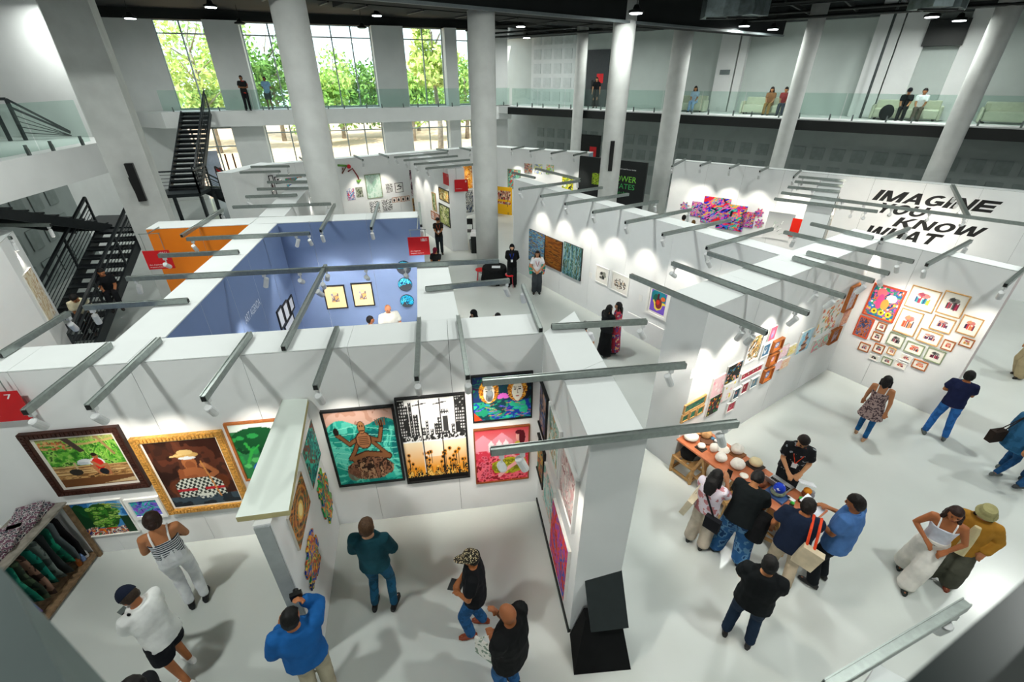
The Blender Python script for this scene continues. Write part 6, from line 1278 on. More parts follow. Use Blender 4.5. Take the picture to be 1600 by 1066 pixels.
    if face and vox < .014:
        for s in (-1, 1): mb = MB(); mb.ell(tuple(hv(s * .032, .087, .022)), (.011, .009, .0075), 8, 5); emit('eye', mb, mat('eye_dark', '#1e1410', .3), 0)
        mb = MB(); mb.ell(tuple(hv(0, .098, -.042)), (.021, .008, .007), 8, 5); emit('mouth', mb, mat('lip_red', '#8a4238', .5), 0)
        for s in (-1, 1): mb = MB(); mb.tube([hv(s * .018, .096, .042), hv(s * .045, .086, .044)], .004, 5); emit('eyebrow', mb, mat('brow_dark', '#1a1210', .7), 0)
    t['_'] = 1; del t['_']
    return dict(t=t, M=M, S=Sc, U=U_, sh=sh, el=el, wr=wr, hv=hv, emit=emit, kn=kn, an=an, hp=hp)
def gadget(P, nm, fn, m, lab=None):
    """a small part fixed to a person, built in body coordinates"""
    mb = MB(); fn(mb, P); return P['emit'](nm, mb, m, 0, lab=lab)
def held(P, nm, lab, cat, fn, m):
    """a held or worn thing: stays top level"""
    mb = MB(); fn(mb, P); mb.v = [tuple(P['M'] @ (P['S'] @ Vector(p))) for p in mb.v]; return put(nm, mb, m, label=lab, cat=cat)
def phone_at(w, off=(0, .07, .05)):
    def f(mb, P): c = P['wr'][w] + Vector(off); mb.box(c, (.075, .012, .15), Matrix.Rotation(-.6, 3, 'X'))
    return f
def lanyard(P, col, card='#f2f2f2'):
    U_ = P['U']; o = gadget(P, 'lanyard', lambda mb, P: mb.tube([U_(-.07, .04, 1.49), U_(-.07, .135, 1.36), U_(0, .155, 1.16), U_(.07, .135, 1.36), U_(.07, .04, 1.49)], .009, 5), cloth(col)); gadget(P, 'name_badge', lambda mb, P: mb.box(U_(0, .16, 1.12), (.08, .01, .1)), cloth(card))
bl_ = cloth('#1a1b1e'); nv = cloth('#1f2a48'); dn = pmat('denim_blue', '#2a5a96', '#234c82', 'noise', 9); dn2 = pmat('denim_dark', '#1d5676', '#19485f', 'noise', 9); wt = cloth('#e9e9ec'); bg_ = cloth('#b9aa94')
# --- foreground left
P = person('woman in white trousers and striped strap top facing the flute player painting', feet=(312, 940), h=1.83, to=(290, 800), skin='#b5774e', hair='#2a1a14', hairkind='bun', top=pmat('navy_stripes', '#e8ecf0', '#2a3644', 'wave', 9), topkind='strap', fit=.006, hem=1.17, bottom=cloth('#eef0f6'), bfit=.010, hands='crossed', build=.92, headyaw=8, legspan=.085, shoe='#17181a')
U_ = P['U']; gadget(P, 'waistband', lambda mb, P: rings(mb, [(U_(0, 0, z), Vector((w, 0, 0)), Vector((0, w * .74, 0))) for z, w in ((1.0, .165), (1.1, .15), (1.17, .148))]), cloth('#eef0f6'), 'high white knit waistband')
P = person('man in white polo, navy cap and black shorts looking at a phone', feet=(296, 1052), h=1.72, to=(120, 985), skin='#a5673f', hair='#2a1e14', top=cloth('#dfe1df'), topkind='polo', fit=.035, hem=.84, bottom=cloth('#14161c'), bottomkind='shorts', bfit=.03, hands='phone', lean=.12, headpitch=42, hat='cap', hatcol='#161d2e', shoe='#e8e8e8', feetpos=[(-.10, -.12), (.12, .10)])
held(P, 'smartphone', 'grey smartphone held by the man in the navy cap', 'phone', lambda mb, P: mb.box((P['wr'][0] + P['wr'][1]) / 2 + Vector((0, .07, .04)), (.08, .16, .012), Matrix.Rotation(.5, 3, 'X')), mat('phone_grey', '#5b6260', .3))
gadget(P, 'wristwatch', lambda mb, P: mb.tube([P['wr'][0].lerp(P['el'][0], .12), P['wr'][0].lerp(P['el'][0], .22)], .034, 10), mat('watch_blue', '#1c2f4a', .3)); gadget(P, 'bag_strap', lambda mb, P: mb.tube([P['U'](-.12, -.05, 1.5), P['U'](-.1, .12, 1.42), P['U'](-.02, .17, 1.3)], .016, 6), cloth('#1a1b1e'))
P = person('man in a bright blue shirt taking a photo, back turned, bottom edge', head=(452, 962), h=1.74, to=(480, 900), skin='#b07048', hair='#0f0e0e', top=cloth('#1d5c9e'), topkind='long', fit=.045, hem=.88, bottom=cloth('#a39c86'), bfit=.03, hands=((-.16, .2, 1.3), (.13, .2, 1.56)), build=1.12, headyaw=-28, shoe='#4a4638')
held(P, 'camera', 'small black camera held up by the man in blue', 'camera', lambda mb, P: (mb.box(P['wr'][1] + Vector((-.06, .05, .05)), (.12, .05, .08)), mb.cyl(P['wr'][1] + Vector((-.06, .07, .05)), .03, .05, 12, axis=(0, 1, 0))), darkplastic)
person('dark haired person whose crown just shows at the bottom edge', head=(205, 1068), h=1.68, yaw=200, skin='#b07a55', hair='#120f0e', top=bl_, bottom=bl_, hands='clasp')
P = person('man in a dark green sweater and teal jeans standing before the city painting', feet=(602, 948), h=1.80, to=(630, 820), skin='#c99a78', hair='#4a3422', top=cloth('#1f4a55'), topkind='long', fit=.028, hem=.92, bottom=dn2, bfit=.006, hands='clasp', shoe='#141414', legspan=.13)
P = person('man in a patterned cap, black tee and jeans with folded hands', feet=(746, 984), h=1.66, to=(620, 985), skin='#a5663c', hair='#141110', top=bl_, topkind='tee', fit=.03, hem=.84, bottom=pmat('jeans_mid', '#24598c', '#1c4a76', 'noise', 9), bfit=.02, hands='clasp', hat='cap', hatcol=pmat('cap_print', '#d8c8a0', '#2a2620', 'voronoi', 60), build=1.08, shoe='#8a3c20', stride=.35, headpitch=12)
held(P, 'folder', 'dark folder held by the man in the patterned cap', 'folder', lambda mb, P: mb.box(P['wr'][1] + Vector((.02, .05, -.12)), (.02, .18, .24), Matrix.Rotation(.3, 3, 'X')), mat('folder_dark', '#26292e', .4))
P = person('bald man with glasses in a black tee at the bottom edge', head=(797, 955), h=1.76, to=(690, 1000), skin='#9a5e3a', hair='#1a1210', hairkind='none', top=cloth('#161718'), topkind='tee', fit=.04, hem=.84, bottom=pmat('jeans_mid2', '#24598c', '#1c4a76', 'noise', 9), bfit=.02, hands='chin', build=1.22, headpitch=22, shoe='#2a2e30')
gadget(P, 'glasses', lambda mb, P: [mb.tube([P['hv'](s * .033 + .022 * math.cos(a), .1, .02 + .017 * math.sin(a)) for a in [PI * 2 * k / 10 for k in range(11)]], .003, 4) for s in (-1, 1)] + [mb.tube([P['hv'](s * .055, .1, .022), P['hv'](s * .08, .0, .025)], .003, 4) for s in (-1, 1)], darkplastic)
held(P, 'tote_bag', 'white printed tote bag hanging beside the bald man', 'bag', lambda mb, P: (mb.box(P['wr'][0] + Vector((-.05, .03, -.30)), (.03, .30, .32)), mb.tube([P['wr'][0] + Vector((-.05, -.07, -.14)), P['wr'][0] + Vector((-.03, .0, .02)), P['wr'][0] + Vector((-.05, .13, -.14))], .009, 6)), pmat('tote_print', '#e6e4dc', '#8a9a8a', 'noise', 14))
# --- around the table
P = person('long haired woman in a pink white blouse and beige wide trousers with two bags', feet=(1086, 850), h=1.60, to=(1135, 790), skin='#b07a58', hair='#0e0c0d', hairkind='long', top=pmat('blouse_floral', '#d8d0dc', '#b87a80', 'noise', 12), topkind='tee', fit=.035, hem=.9, bottom=cloth('#c4b8a8'), bottomkind='wide', bfit=.02, hands=((-.06, .3, 1.3), (.1, .27, 1.42)), headpitch=20, legspan=.12)
U_ = P['U']; gadget(P, 'bag_strap', lambda mb, P: mb.tube([U_(-.1, .13, 1.42), U_(-.12, 0, 1.5), U_(-.05, -.14, 1.38), U_(.14, -.18, 1.1), U_(.19, -.16, .98)], .016, 6), cloth('#1c1d20'))
held(P, 'crossbody_bag', 'black crossbody bag on the hip of the long haired woman', 'bag', lambda mb, P: mb.box(U_(.20, -.19, .88), (.24, .09, .24)), cloth('#1c1d22')); held(P, 'tote_bag', 'cream canvas bag hanging behind the long haired woman', 'bag', lambda mb, P: (mb.box(U_(-.22, -.16, .95), (.09, .26, .36), Matrix.Rotation(.25, 3, 'Y')), mb.tube([U_(-.2, -.06, 1.12), U_(-.14, -.02, 1.48), U_(-.22, -.25, 1.12)], .01, 6)), cloth('#d8ceb4'))
held(P, 'smartphone', 'black phone held up by the long haired woman', 'phone', lambda mb, P: mb.box(P['wr'][1] + Vector((-.02, .08, .09)), (.08, .01, .15)), darkplastic)
P = person('man in a black tee and patterned blue jeans bending over the table', feet=(1134, 868), h=1.66, to=(1178, 796), skin='#b07a52', hair='#0f0d0d', top=cloth('#14191b'), topkind='tee', fit=.045, hem=.86, bottom=pmat('tie_dye', '#2a5a8e', '#5a86ae', 'noise', 7, c3='#1d3f6a'), bottomkind='wide', bfit=.03, hands=((-.12, .38, 1.08), (.16, .38, 1.1)), lean=.36, headpitch=35, build=1.1, legspan=.2)
U_ = P['U']; b_ = held(P, 'backpack', 'black backpack with white lettering on the bending man', 'backpack', lambda mb, P: (rings(mb, [(U_(.26, .04, z), Vector((.13, 0, 0)), Vector((0, w, 0))) for z, w in ((.72, .09), (.76, .12), (1.0, .13), (1.12, .10), (1.16, .05))])), cloth('#121315'))
P = person('man in a dark navy tee and beige trousers with an orange strapped bag, back turned', feet=(1207, 912), h=1.70, to=(1238, 800), skin='#a8683f', hair='#17110f', top=cloth('#1a2438'), topkind='tee', fit=.035, hem=.86, bottom=cloth('#b3a48e'), bfit=.025, hands=((-.28, .15, .95), (.12, .42, 1.15)), build=1.14, legspan=.15, shoe='#6a5a48', lean=.12)
U_ = P['U']; held(P, 'tote_bag', 'cream bag with orange straps hanging behind the navy tee man', 'bag', lambda mb, P: mb.box(U_(.20, -.2, 1.0), (.26, .10, .34), Matrix.Rotation(.2, 3, 'Y')), cloth('#cdbfa4'))
gadget(P, 'orange_strap', lambda mb, P: [mb.tube([U_(x, .13, 1.38), U_(x, .02, 1.515), U_(x + .01, -.15, 1.42), U_(x + .04, -.2, 1.14)], .017, 6) for x in (.10, .19)], mat('strap_orange', '#e84a22', .7))
P = person('man in a blue shirt and black trousers holding papers, facing the table', feet=(1274, 908), h=1.78, to=(1215, 862), skin='#a8683f', hair='#17110f', top=cloth('#4a72aa'), topkind='collar', fit=.04, hem=.82, bottom=cloth('#15181c'), bfit=.03, hands=((-.12, .27, 1.12), (.12, .27, 1.2)), build=1.12, legspan=.13, headpitch=18, headyaw=15)
held(P, 'paper_sheet', 'white sheet of paper held by the man in the blue shirt', 'paper', lambda mb, P: mb.box((P['wr'][0] + P['wr'][1]) / 2 + Vector((.0, .15, .02)), (.22, .28, .004), Matrix.Rotation(.3, 3, 'X')), cloth('#e8ebf2'))
P = person('attendant in a black patterned shirt with orange lanyard behind the table', head=(1258, 676), h=1.64, yaw=-118, skin='#c08a62', hair='#1a1210', top=pmat('shirt_leaf', '#17181c', '#17181c', 'noise', 9, c3='#8a9094'), topkind='tee', fit=.035, hem=.86, bottom=bl_, bfit=.02, hands=((-.1, .30, 1.12), (.08, .32, 1.1)), lean=.16, headpitch=30, hairkind='short')
lanyard(P, '#e04a2a'); gadget(P, 'glasses', lambda mb, P: [mb.tube([P['hv'](s * .033 + .02 * math.cos(a), .1, .02 + .016 * math.sin(a)) for a in [PI * 2 * k / 10 for k in range(11)]], .003, 4) for s in (-1, 1)], darkplastic)
held(P, 'clipboard', 'white clipboard pad held by the attendant', 'clipboard', lambda mb, P: mb.box(P['wr'][0] + Vector((-.1, .13, -.04)), (.24, .3, .012), Matrix.Rotation(.5, 3, 'X')), cloth('#eef0f4'))
P = person('man in a black tee and dark jeans with crossed arms seen from behind', feet=(1150, 998), h=1.68, to=(1180, 880), skin='#a8744e', hair='#0e0d0d', top=cloth('#15181a'), topkind='tee', fit=.045, hem=.86, bottom=cloth('#1c2a3c'), bfit=.02, hands='crossed', build=1.12, legspan=.15, headyaw=12, headpitch=10)
# --- right side
P = person('woman in a patterned brown dress and blue leggings walking away', feet=(1343, 682), h=1.52, to=(1420, 560), skin='#b07650', hair='#121010', hairkind='bob', top=pmat('dress_print', '#a08a88', '#4a3a40', 'noise', 30), topkind='strap', fit=.015, hem=.8, bottom=pmat('leggings', '#1f5a8e', '#1a4e7e', 'noise', 9), bfit=.004, hands='walk', stride=.45, shoe='#b08a6a', build=.95)
gadget(P, 'dress_skirt', lambda mb, P: rings(mb, [(Vector((0, 0, z)), Vector((w, 0, 0)), Vector((0, w * .8, 0))) for z, w in ((.62, .25), (.75, .22), (.92, .185), (1.02, .17))]), pmat('dress_print', '#a08a88', '#4a3a40'))
person('man in a navy tee and blue jeans standing with folded arms near the partition edge', feet=(1458, 682), h=1.62, to=(1470, 560), skin='#a8683f', hair='#0e0d0d', top=cloth('#1b2140'), topkind='tee', fit=.025, hem=.88, bottom=pmat('jeans_bright', '#2f6cb4', '#275c9c', 'noise', 9), bfit=.014, hands='crossed', legspan=.17, shoe='#5a605e', headyaw=-10)
P = person('auburn haired woman in a long denim shirt striding at the right edge', feet=(1556, 738), h=1.60, to=(1680, 720), skin='#b07650', hair='#6a3218', hairkind='long', top=pmat('denim_shirt', '#2a5f86', '#225276', 'noise', 8), topkind='long', fit=.04, hem=.72, bottom=pmat('leggings2', '#1c4a76', '#173f66', 'noise', 9), bfit=.006, hands='walk', stride=.9, headpitch=20, lean=.15, shoe='#5a605e')
held(P, 'handbag', 'dark handbag behind the woman in the denim shirt', 'bag', lambda mb, P: (mb.box(P['U'](-.2, -.28, .9), (.12, .30, .26)), mb.tube([P['U'](-.2, -.38, 1.0), P['U'](-.1, -.12, 1.46), P['U'](-.2, -.18, 1.0)], .01, 6)), cloth('#2c2420'))
person('dark dressed walker mostly cut by the right edge', feet=(1592, 757), h=1.62, to=(1700, 740), skin='#b07650', hair='#1a1412', top=pmat('denim_shirt', '#2a5f86', '#225276'), topkind='long', bottom=pmat('leggings2', '#1c4a76', '#173f66'), stride=.9, hands='walk', shoe='#33383a')
person('visitor in wide khaki trousers and black shoes at the upper right edge', feet=(1590, 588), h=1.65, to=(1500, 590), skin='#b07650', hair='#1a1412', top=wt, bottom=cloth('#a89878'), bottomkind='wide', bfit=.03, stride=.4, vox=.016)
P = person('woman in a white tank top and white trousers leaning on her companion', feet=(1416, 906), h=1.62, to=(1400, 1000), skin='#a8653c', hair='#2c1a14', hairkind='long', top=cloth('#dfe3f0'), topkind='tank', fit=.008, hem=.98, bottom=cloth('#e2ded6'), bottomkind='wide', bfit=.03, hands='belly', headpitch=5, feetpos=[(.02, .2), (.1, -.25)], shoe='#101c18', lean=.08, build=.95)
gadget(P, 'belt', lambda mb, P: mb.tube([P['U'](.165 * math.cos(a), .125 * math.sin(a), 1.0) for a in [PI * 2 * k / 16 for k in range(17)]], .012, 5), cloth('#1c1d20'))
P = person('person in a mustard jacket and khaki sun hat beside the woman in white', feet=(1462, 905), h=1.58, to=(1425, 1000), skin='#a8704e', hair='#241812', top=cloth('#a8782c'), topkind='long', fit=.05, hem=.80, bottom=cloth('#4c4c42'), bottomkind='wide', bfit=.03, hat='bucket', hatcol='#9a9468', hands=((-.22, .1, 1.0), (.25, .05, .85)), headpitch=15, shoe='#7a3c28', legspan=.13)
gadget(P, 'shirt_front', lambda mb, P: rings(mb, [(P['U'](0, .165, z), Vector((w, 0, 0)), Vector((0, .03, 0))) for z, w in ((.82, .07), (1.1, .07), (1.3, .06), (1.42, .04))]), cloth('#d8cba0'), 'cream buttoned shirt front'); gadget(P, 'red_strap', lambda mb, P: mb.bar(P['U'](.2, .14, 1.42), P['U'](.17, .2, 1.12), .06, .02), mat('strap_red', '#e8281c', .6))
# --- middle distance
P = person('woman in a black headscarf and black suit with a blue lanyard', feet=(800, 447), h=1.54, yaw=-92, skin='#c79a7c', hat='hijab', hatcol='#151518', top=cloth('#141517'), topkind='long', fit=.03, hem=.84, bottom=bl_, bottomkind='wide', hands='behind', vox=.0135); lanyard(P, '#2a4ad0')
P = person('smiling woman in a white top with a colourful shawl and grey trousers', feet=(838, 458), h=1.52, yaw=-88, skin='#c08a66', hair='#141010', hairkind='long', top=wt, topkind='tee', fit=.02, hem=.9, bottom=cloth('#3c4044'), bottomkind='wide', hands='clasp', vox=.0135)
for s in (-1, 1): gadget(P, 'shawl_side', lambda mb, P: rings(mb, [(P['U'](s * x, y, z), Vector((w, 0, 0)), Vector((0, .08, 0))) for x, y, z, w in ((.22, -.02, .8, .07), (.24, .0, 1.1, .09), (.2, 0, 1.35, .07), (.1, -.02, 1.5, .04))]), pmat('shawl', '#2a9a86', '#e0825a', 'noise', 8, c3='#3a4a7a'))
gadget(P, 'lanyard', lambda mb, P: mb.tube([P['U'](-.07, .04, 1.49), P['U'](-.05, .15, 1.3), P['U'](0, .16, 1.16), P['U'](.05, .15, 1.3), P['U'](.07, .04, 1.49)], .012, 5), cloth('#a03040'))
person('woman with curly black hair in a long black dress in the walkway', feet=(943, 556), h=1.50, to=(1000, 540), skin='#b98360', hair='#0e0c0c', hairkind='long', top=bl_, topkind='tee', fit=.03, hem=.9, bottom=cloth('#121315'), bottomkind='longdress', hands='clasp', build=1.15, vox=.0135)
person('woman in a long red and blue floral dress behind the one in black', feet=(958, 551), h=1.50, to=(900, 545), skin='#c08a66', hair='#120f0f', hairkind='long', top=pmat('floral_dress', '#a02a3a', '#2a3a7a', 'noise', 11, c3='#e0a070'), topkind='long', fit=.02, bottom=pmat('floral_dress', '#a02a3a', '#2a3a7a'), bottomkind='longdress', hands='clasp', vox=.0135)
person('dark haired man in a white shirt half hidden behind the side partition cap', head=(914, 506), h=1.60, to=(960, 520), skin='#c08a66', hair='#2a2826', top=wt, topkind='tee', bottom=bl_, hands='clasp', vox=.0135)
P = person('young man in a dark shirt with orange lanyard reading by the middle distance partition', feet=(688, 397), h=1.55, yaw=-80, skin='#a8744e', hair='#0f0d0d', top=cloth('#26221f'), bottom=cloth('#22282c'), hands='phone', headpitch=30, vox=.016); lanyard(P, '#d0502a')
P = person('person in a maroon cap and black tee seated at the opening by the blue booth', head=(680, 389), h=1.62, yaw=-100, skin='#a8744e', hair='#0f0d0d', top=cloth('#1a1b1c'), bottom=bl_, hands='phone', hat='cap', hatcol='#5a1424', headpitch=25, vox=.016, z0=-.35) if False else person('person in a maroon cap and black tee at the opening by the blue booth', head=(680, 389), h=1.45, yaw=-100, skin='#a8744e', hair='#0f0d0d', top=cloth('#1a1b1c'), bottom=bl_, hands='phone', hat='cap', hatcol='#5a1424', headpitch=25, vox=.016)
P = person('woman in a black headscarf whose head shows over the front partition', head=(741, 487), h=1.42, yaw=-150, skin='#c79a7c', hat='hijab', hatcol='#121214', top=bl_, topkind='long', bottom=bl_, hands='phone', headpitch=15, vox=.0135); lanyard(P, '#2a4ad0')
P = person('person holding a dark camera up to the face behind the front partition', head=(778, 492), h=1.42, yaw=-130, skin='#b98360', hair='#0f0d0d', hairkind='long', top=pmat('check_top', '#5a3a3a', '#2a2a30', 'noise', 14), bottom=bl_, hands='camera', vox=.0135)
person('grey haired balding man in a light shirt inside the blue booth', head=(605, 478), h=1.66, yaw=-60, skin='#b87a58', hair='#8a7a70', hairkind='none', top=cloth('#c4c6c0'), topkind='collar', fit=.04, bottom=cloth('#8a8272'), hands='clasp', headpitch=15, build=1.1, vox=.0135)
P = person('short dark haired man with blue lanyard inside the blue booth', head=(577, 497), h=1.50, yaw=20, skin='#a8683f', hair='#120f0f', top=cloth('#dfe3f0'), bottom=bl_, hands='clasp', vox=.0135); lanyard(P, '#2a4ad0')
# on the stairs
pz_ = at(184, 500, .95); person('man in a cream shirt sitting on the steel stairs', xy_=(-11.35, 10.9), z0=.50, h=1.68, yaw=-60, skin='#a8683f', hair='#0f0d0d', top=cloth('#d6cfb2'), topkind='tee', fit=.04, bottom=bl_, seated=True, hands='lap', lean=.5, vox=.0135, headpitch=20)
person('man in black sitting higher on the steel stairs', xy_=(-11.2, 11.7), z0=.82, h=1.66, yaw=-50, skin='#b0704a', hair='#0f0d0d', top=bl_, bottom=bl_, seated=True, hands='lap', lean=.35, vox=.0135)
# mezzanines
e1_ = SFL(3.6, -.55); person('man in a black printed tee leaning on the wall of the window side mezzanine', feet=(389, 173), h=1.70, z0=4.85, yaw=-60, skin='#8a5a3c', hair='#120e0c', top=pmat('tee_print', '#191a1c', '#191a1c', 'noise', 4, c3='#c83a2a'), bottom=bl_, hands='crossed', vox=.018, headyaw=-25)
person('man in a light blue shirt and dark shorts before the second window', feet=(424, 171), h=1.66, z0=4.85, yaw=-75, skin='#8a5a3c', hair='#120e0c', top=cloth('#8ab4d6'), bottom=cloth('#3a4448'), bottomkind='shorts', hands='behind', vox=.018, headyaw=-30)
mz = lambda x, off: (lambda u: RL(u, off))((RW.uv(x, 150)[0] - 3))
def mzp(label, x, off, **k): q = mz(x, off); return person(label, xy_=(q.x, q.y), z0=4.85, vox=.018, **k)
mzp('woman in black standing by the upper black door behind the round column', 951, -1.6, h=1.62, yaw=-110, skin='#b98360', hair='#0f0d0d', hairkind='long', top=bl_, bottom=bl_, bottomkind='longdress')
def sofa(label, x, w, off=-1.9):
    q = mz(x, off); t = thing('sofa', label, 'sofa', (q.x, q.y, 4.85)); L_ = lambda s, o, z: q + RD * s + RN * o + Vector((0, 0, z)); m = mat('cream_leather', '#c3c6b0', .5, var=.05)
    for nm, s0, s1, o0, o1, z0, z1 in (('seat', -w / 2, w / 2, -.3, .35, 4.93, 5.28), ('armrest', -w / 2 - .1, -w / 2, -.35, .38, 4.88, 5.42), ('armrest', w / 2, w / 2 + .1, -.35, .38, 4.88, 5.42), ('backrest', -w / 2, w / 2, -.5, -.3, 4.93, 5.6)):
        mb = MB(); mb.prism(xy(q + RD * s0 + RN * o0, q + RD * s1 + RN * o0, q + RD * s1 + RN * o1, q + RD * s0 + RN * o1), z0, z1); o = put(nm, mb, m, t); bv = o.modifiers.new('soft', 'BEVEL'); bv.width = .04; bv.segments = 2
    mb = MB(); [mb.box(q + RD * s + RN * o + Vector((0, 0, 4.87)), (.06, .06, .08)) for s in (-w / 2 + .1, w / 2 - .1) for o in (-.3, .25)]; put('feet', mb, black, t)
yr = math.degrees(math.atan2(RN.y, RN.x))
for lb, x, w in (('cream sofa on the right mezzanine left of the first pilaster', 1088, 1.9), ('cream sofa under the couple in orange and red', 1210, 2.0), ('cream sofa under the pair with a baseball cap', 1425, 2.2), ('cream sofa cut by the right picture edge', 1602, 2.2)): sofa(lb, x, w)
for lb, x, kw in (('person in black seated at the left end of the first mezzanine sofa', 1071, dict(top=bl_, bottom=bl_, hair='#0f0d0d')), ('woman with long black hair in a pale blue dress on the first mezzanine sofa', 1101, dict(top=cloth('#a8bcd6'), bottom=cloth('#8aa8cc'), hair='#0c0b0b', hairkind='long')),
                  ('woman in an orange brown dress on the second mezzanine sofa', 1216, dict(top=cloth('#8a5a36'), bottom=cloth('#8a6a3a'), hair='#1a100c', hairkind='long')), ('man in a dark red shirt on the second mezzanine sofa', 1237, dict(top=cloth('#8a1c24'), bottom=cloth('#2a3040'), hair='#17110f')),
                  ('man in a black tee and cap on the third mezzanine sofa', 1420, dict(top=bl_, bottom=bl_, hat='cap', hatcol='#16181c')), ('man in a white shirt with dark hair on the third mezzanine sofa', 1443, dict(top=wt, bottom=cloth('#5a5248'), hair='#0f0d0d'))):
    q = mz(x, -1.75); person(lb, xy_=(q.x, q.y), z0=4.83, h=1.68, yaw=yr, seated=True, hands='lap', lean=.2, vox=.018, skin='#a8744e', **kw)
q = mz(1398, -1.2); mb = MB(); mb.ell((q.x, q.y, 5.15), (.28, .2, .3), 12, 8); put('backpack', mb, cloth('#15171a'), label='black backpack on the mezzanine floor beside the third sofa', cat='backpack', smooth=True)
# heads over the diagonal wall
person('dark haired visitor whose head shows over the diagonal partition near the violet collage', head=(1069, 338), h=1.62, yaw=60, skin='#a8744e', hair='#17110f', top=cloth('#2a6a6a'), bottom=bl_, vox=.018)
person('shorter visitor next to that one, only the crown visible', head=(1084, 346), h=1.5, yaw=80, skin='#a8744e', hair='#6a4a1c', top=cloth('#c8a030'), bottom=bl_, vox=.018)
person('visitor in black trousers and black shoes at the left picture edge', feet=(16, 730), h=1.65, yaw=-150, skin='#a8744e', hair='#17110f', top=bl_, bottom=bl_, bottomkind='wide', vox=.0135, hands='clasp')
# ================================================================== table, objects, furniture
timber = mat('table_orange_wood', '#c0724c', .45, var=.15, scale=7, spec=.4); pine = mat('pine_wood', '#b8905c', .6, var=.18, scale=12); stone = mat('pale_ceramic', '#f3eee4', .6, var=.05, scale=25, bump=.25)
TZ_ = .76; tA, tB, tC, tD = at(1057, 686, TZ_), at(1229, 811, TZ_), at(1289, 797, TZ_), at(1107, 672, TZ_)
td = (tB - tA).normalized(); tw = Vector((-td.y, td.x, 0)); tw = tw if tw.dot(tD - tA) > 0 else -tw; TW = (tD - tA).dot(tw) * .98; TL = (tB - tA).length + .25
t = thing('trestle_table', 'long narrow orange brown wooden table with ceramic pieces beside the dense hang', 'table', (tA.x, tA.y, 0)); TP = lambda s, o, z=TZ_: Vector((tA.x, tA.y, 0)) + td * s + tw * o + Vector((0, 0, z))
for k in range(3):
    mb = MB(); g = .002; mb.prism(xy(TP(0, TW * k / 3 + g), TP(TL, TW * k / 3 + g), TP(TL, TW * (k + 1) / 3 - g), TP(0, TW * (k + 1) / 3 - g)), TZ_ - .03, TZ_); put('tabletop_plank', mb, timber, t)
for s in (.55, TL * .5, TL - .35):
    mb = MB()
    for o_ in (.05, TW - .05):
        for e in (-.22, .22): mb.bar(TP(s, o_, TZ_ - .05), TP(s + e, o_, 0.0), .045)
        mb.bar(TP(s - .15, o_, .22), TP(s + .15, o_, .22), .03)
    mb.bar(TP(s, 0.02, TZ_ - .06), TP(s, TW - .02, TZ_ - .06), .05); put('trestle', mb, pine, t)
def onT(x, y): p = at(x, y, TZ_); return p
def lump(label, x, y, r, squash=.75, m=stone, base=None, name='ceramic_piece', seed=0, extra=None):
    c = onT(x, y); t = thing(name, label, 'ceramic', (c.x, c.y, TZ_)); mb = MB(); mb.ell((c.x, c.y, TZ_ + r * squash + (.02 if base else 0)), (r, r * .92, r * squash), 18, 12)
    q = np.random.RandomState(seed)
    mb.v = [tuple(Vector(p) + (Vector(p) - c) * .10 * (noise.noise(Vector(p) * 14) )) for p in mb.v]; put('body', mb, m, t, smooth=True)
    if base: mb = MB(); mb.box((c.x, c.y, TZ_ + .01), (r * 2.3, r * 2.0, .02), Matrix.Rotation(math.atan2(td.y, td.x), 3, 'Z')); put('base_board', mb, base, t)
    if extra: extra(t, c, r)
    return t
slate = mat('dark_board', '#3a322c', .6); sandst = mat('sandstone', '#c79a6a', .8, var=.2, scale=20, bump=.3)
def horns(t, c, r):
    for s in (-1, 1): mb = MB(); mb.cyl((c.x + s * .05, c.y, TZ_ + r * 1.3), .022, .06, 10, r2=.018); put('cup_ear', mb, mat('pinkish_clay', '#e8b8a4', .6), t)
lump('white oval ceramic vessel with two pink ears at the table corner', 1079, 687, .13, .55, extra=horns)
lump('small white egg shaped stone on a dark slab', 1095, 701, .07, .7, base=slate, seed=2); lump('stacked white bone like ceramic in the second row', 1114, 706, .075, 1.25, seed=3)
lump('sandy broken ceramic head on a round brown stand', 1102, 684, .10, .9, m=sandst, seed=4, extra=lambda t, c, r: put('round_stand', MB().cyl((c.x - .02, c.y - .1, TZ_), .11, .03, 20), mat('brown_stand', '#6a4632', .6), t))
lump('brown clay dish half hidden behind the track bar', 1090, 677, .09, .35, m=sandst, seed=5); lump('flat white ceramic dish with ragged rim', 1130, 703, .12, .12, seed=6); lump('round cracked white ceramic ball left of the middle', 1125, 720, .10, .8, seed=7, base=None)
lump('big round speckled ceramic on a wooden board, farther row', 1150, 709, .11, .8, base=mat('brown_board', '#8a5c3a', .6), seed=8); lump('oval flowery ceramic with two bone handles near the front edge', 1151, 731, .12, .75, seed=9)
lump('round yellowish ceramic disc on a black stand', 1179, 728, .11, .6, m=mat('yellow_ceramic', '#e2d3a8', .5, var=.05), base=slate, seed=10); lump('brown masked figurine beside the bending man', 1190, 760, .07, .9, m=mat('brown_carving', '#7a4a32', .6, var=.3, scale=30), seed=11)
lump('pale ceramic shard lying before the bending man', 1162, 745, .07, .35, seed=12)
c = onT(1116, 690); t = thing('tray', 'small dark tray with blue and white stones', 'tray', tuple(c)); mb = MB(); R_ = Matrix.Rotation(math.atan2(td.y, td.x), 3, 'Z'); mb.box(c + Vector((0, 0, .01)), (.2, .13, .02), R_); put('tray_board', mb, slate, t)
for i, (dx, col) in enumerate(((-.04, '#4a7a9a'), (.03, '#e8e4e0'))): mb = MB(); mb.ell(c + td * dx + Vector((0, 0, .04)), (.04, .035, .025), 10, 6); put('pebble', mb, flat(col), t, smooth=True)
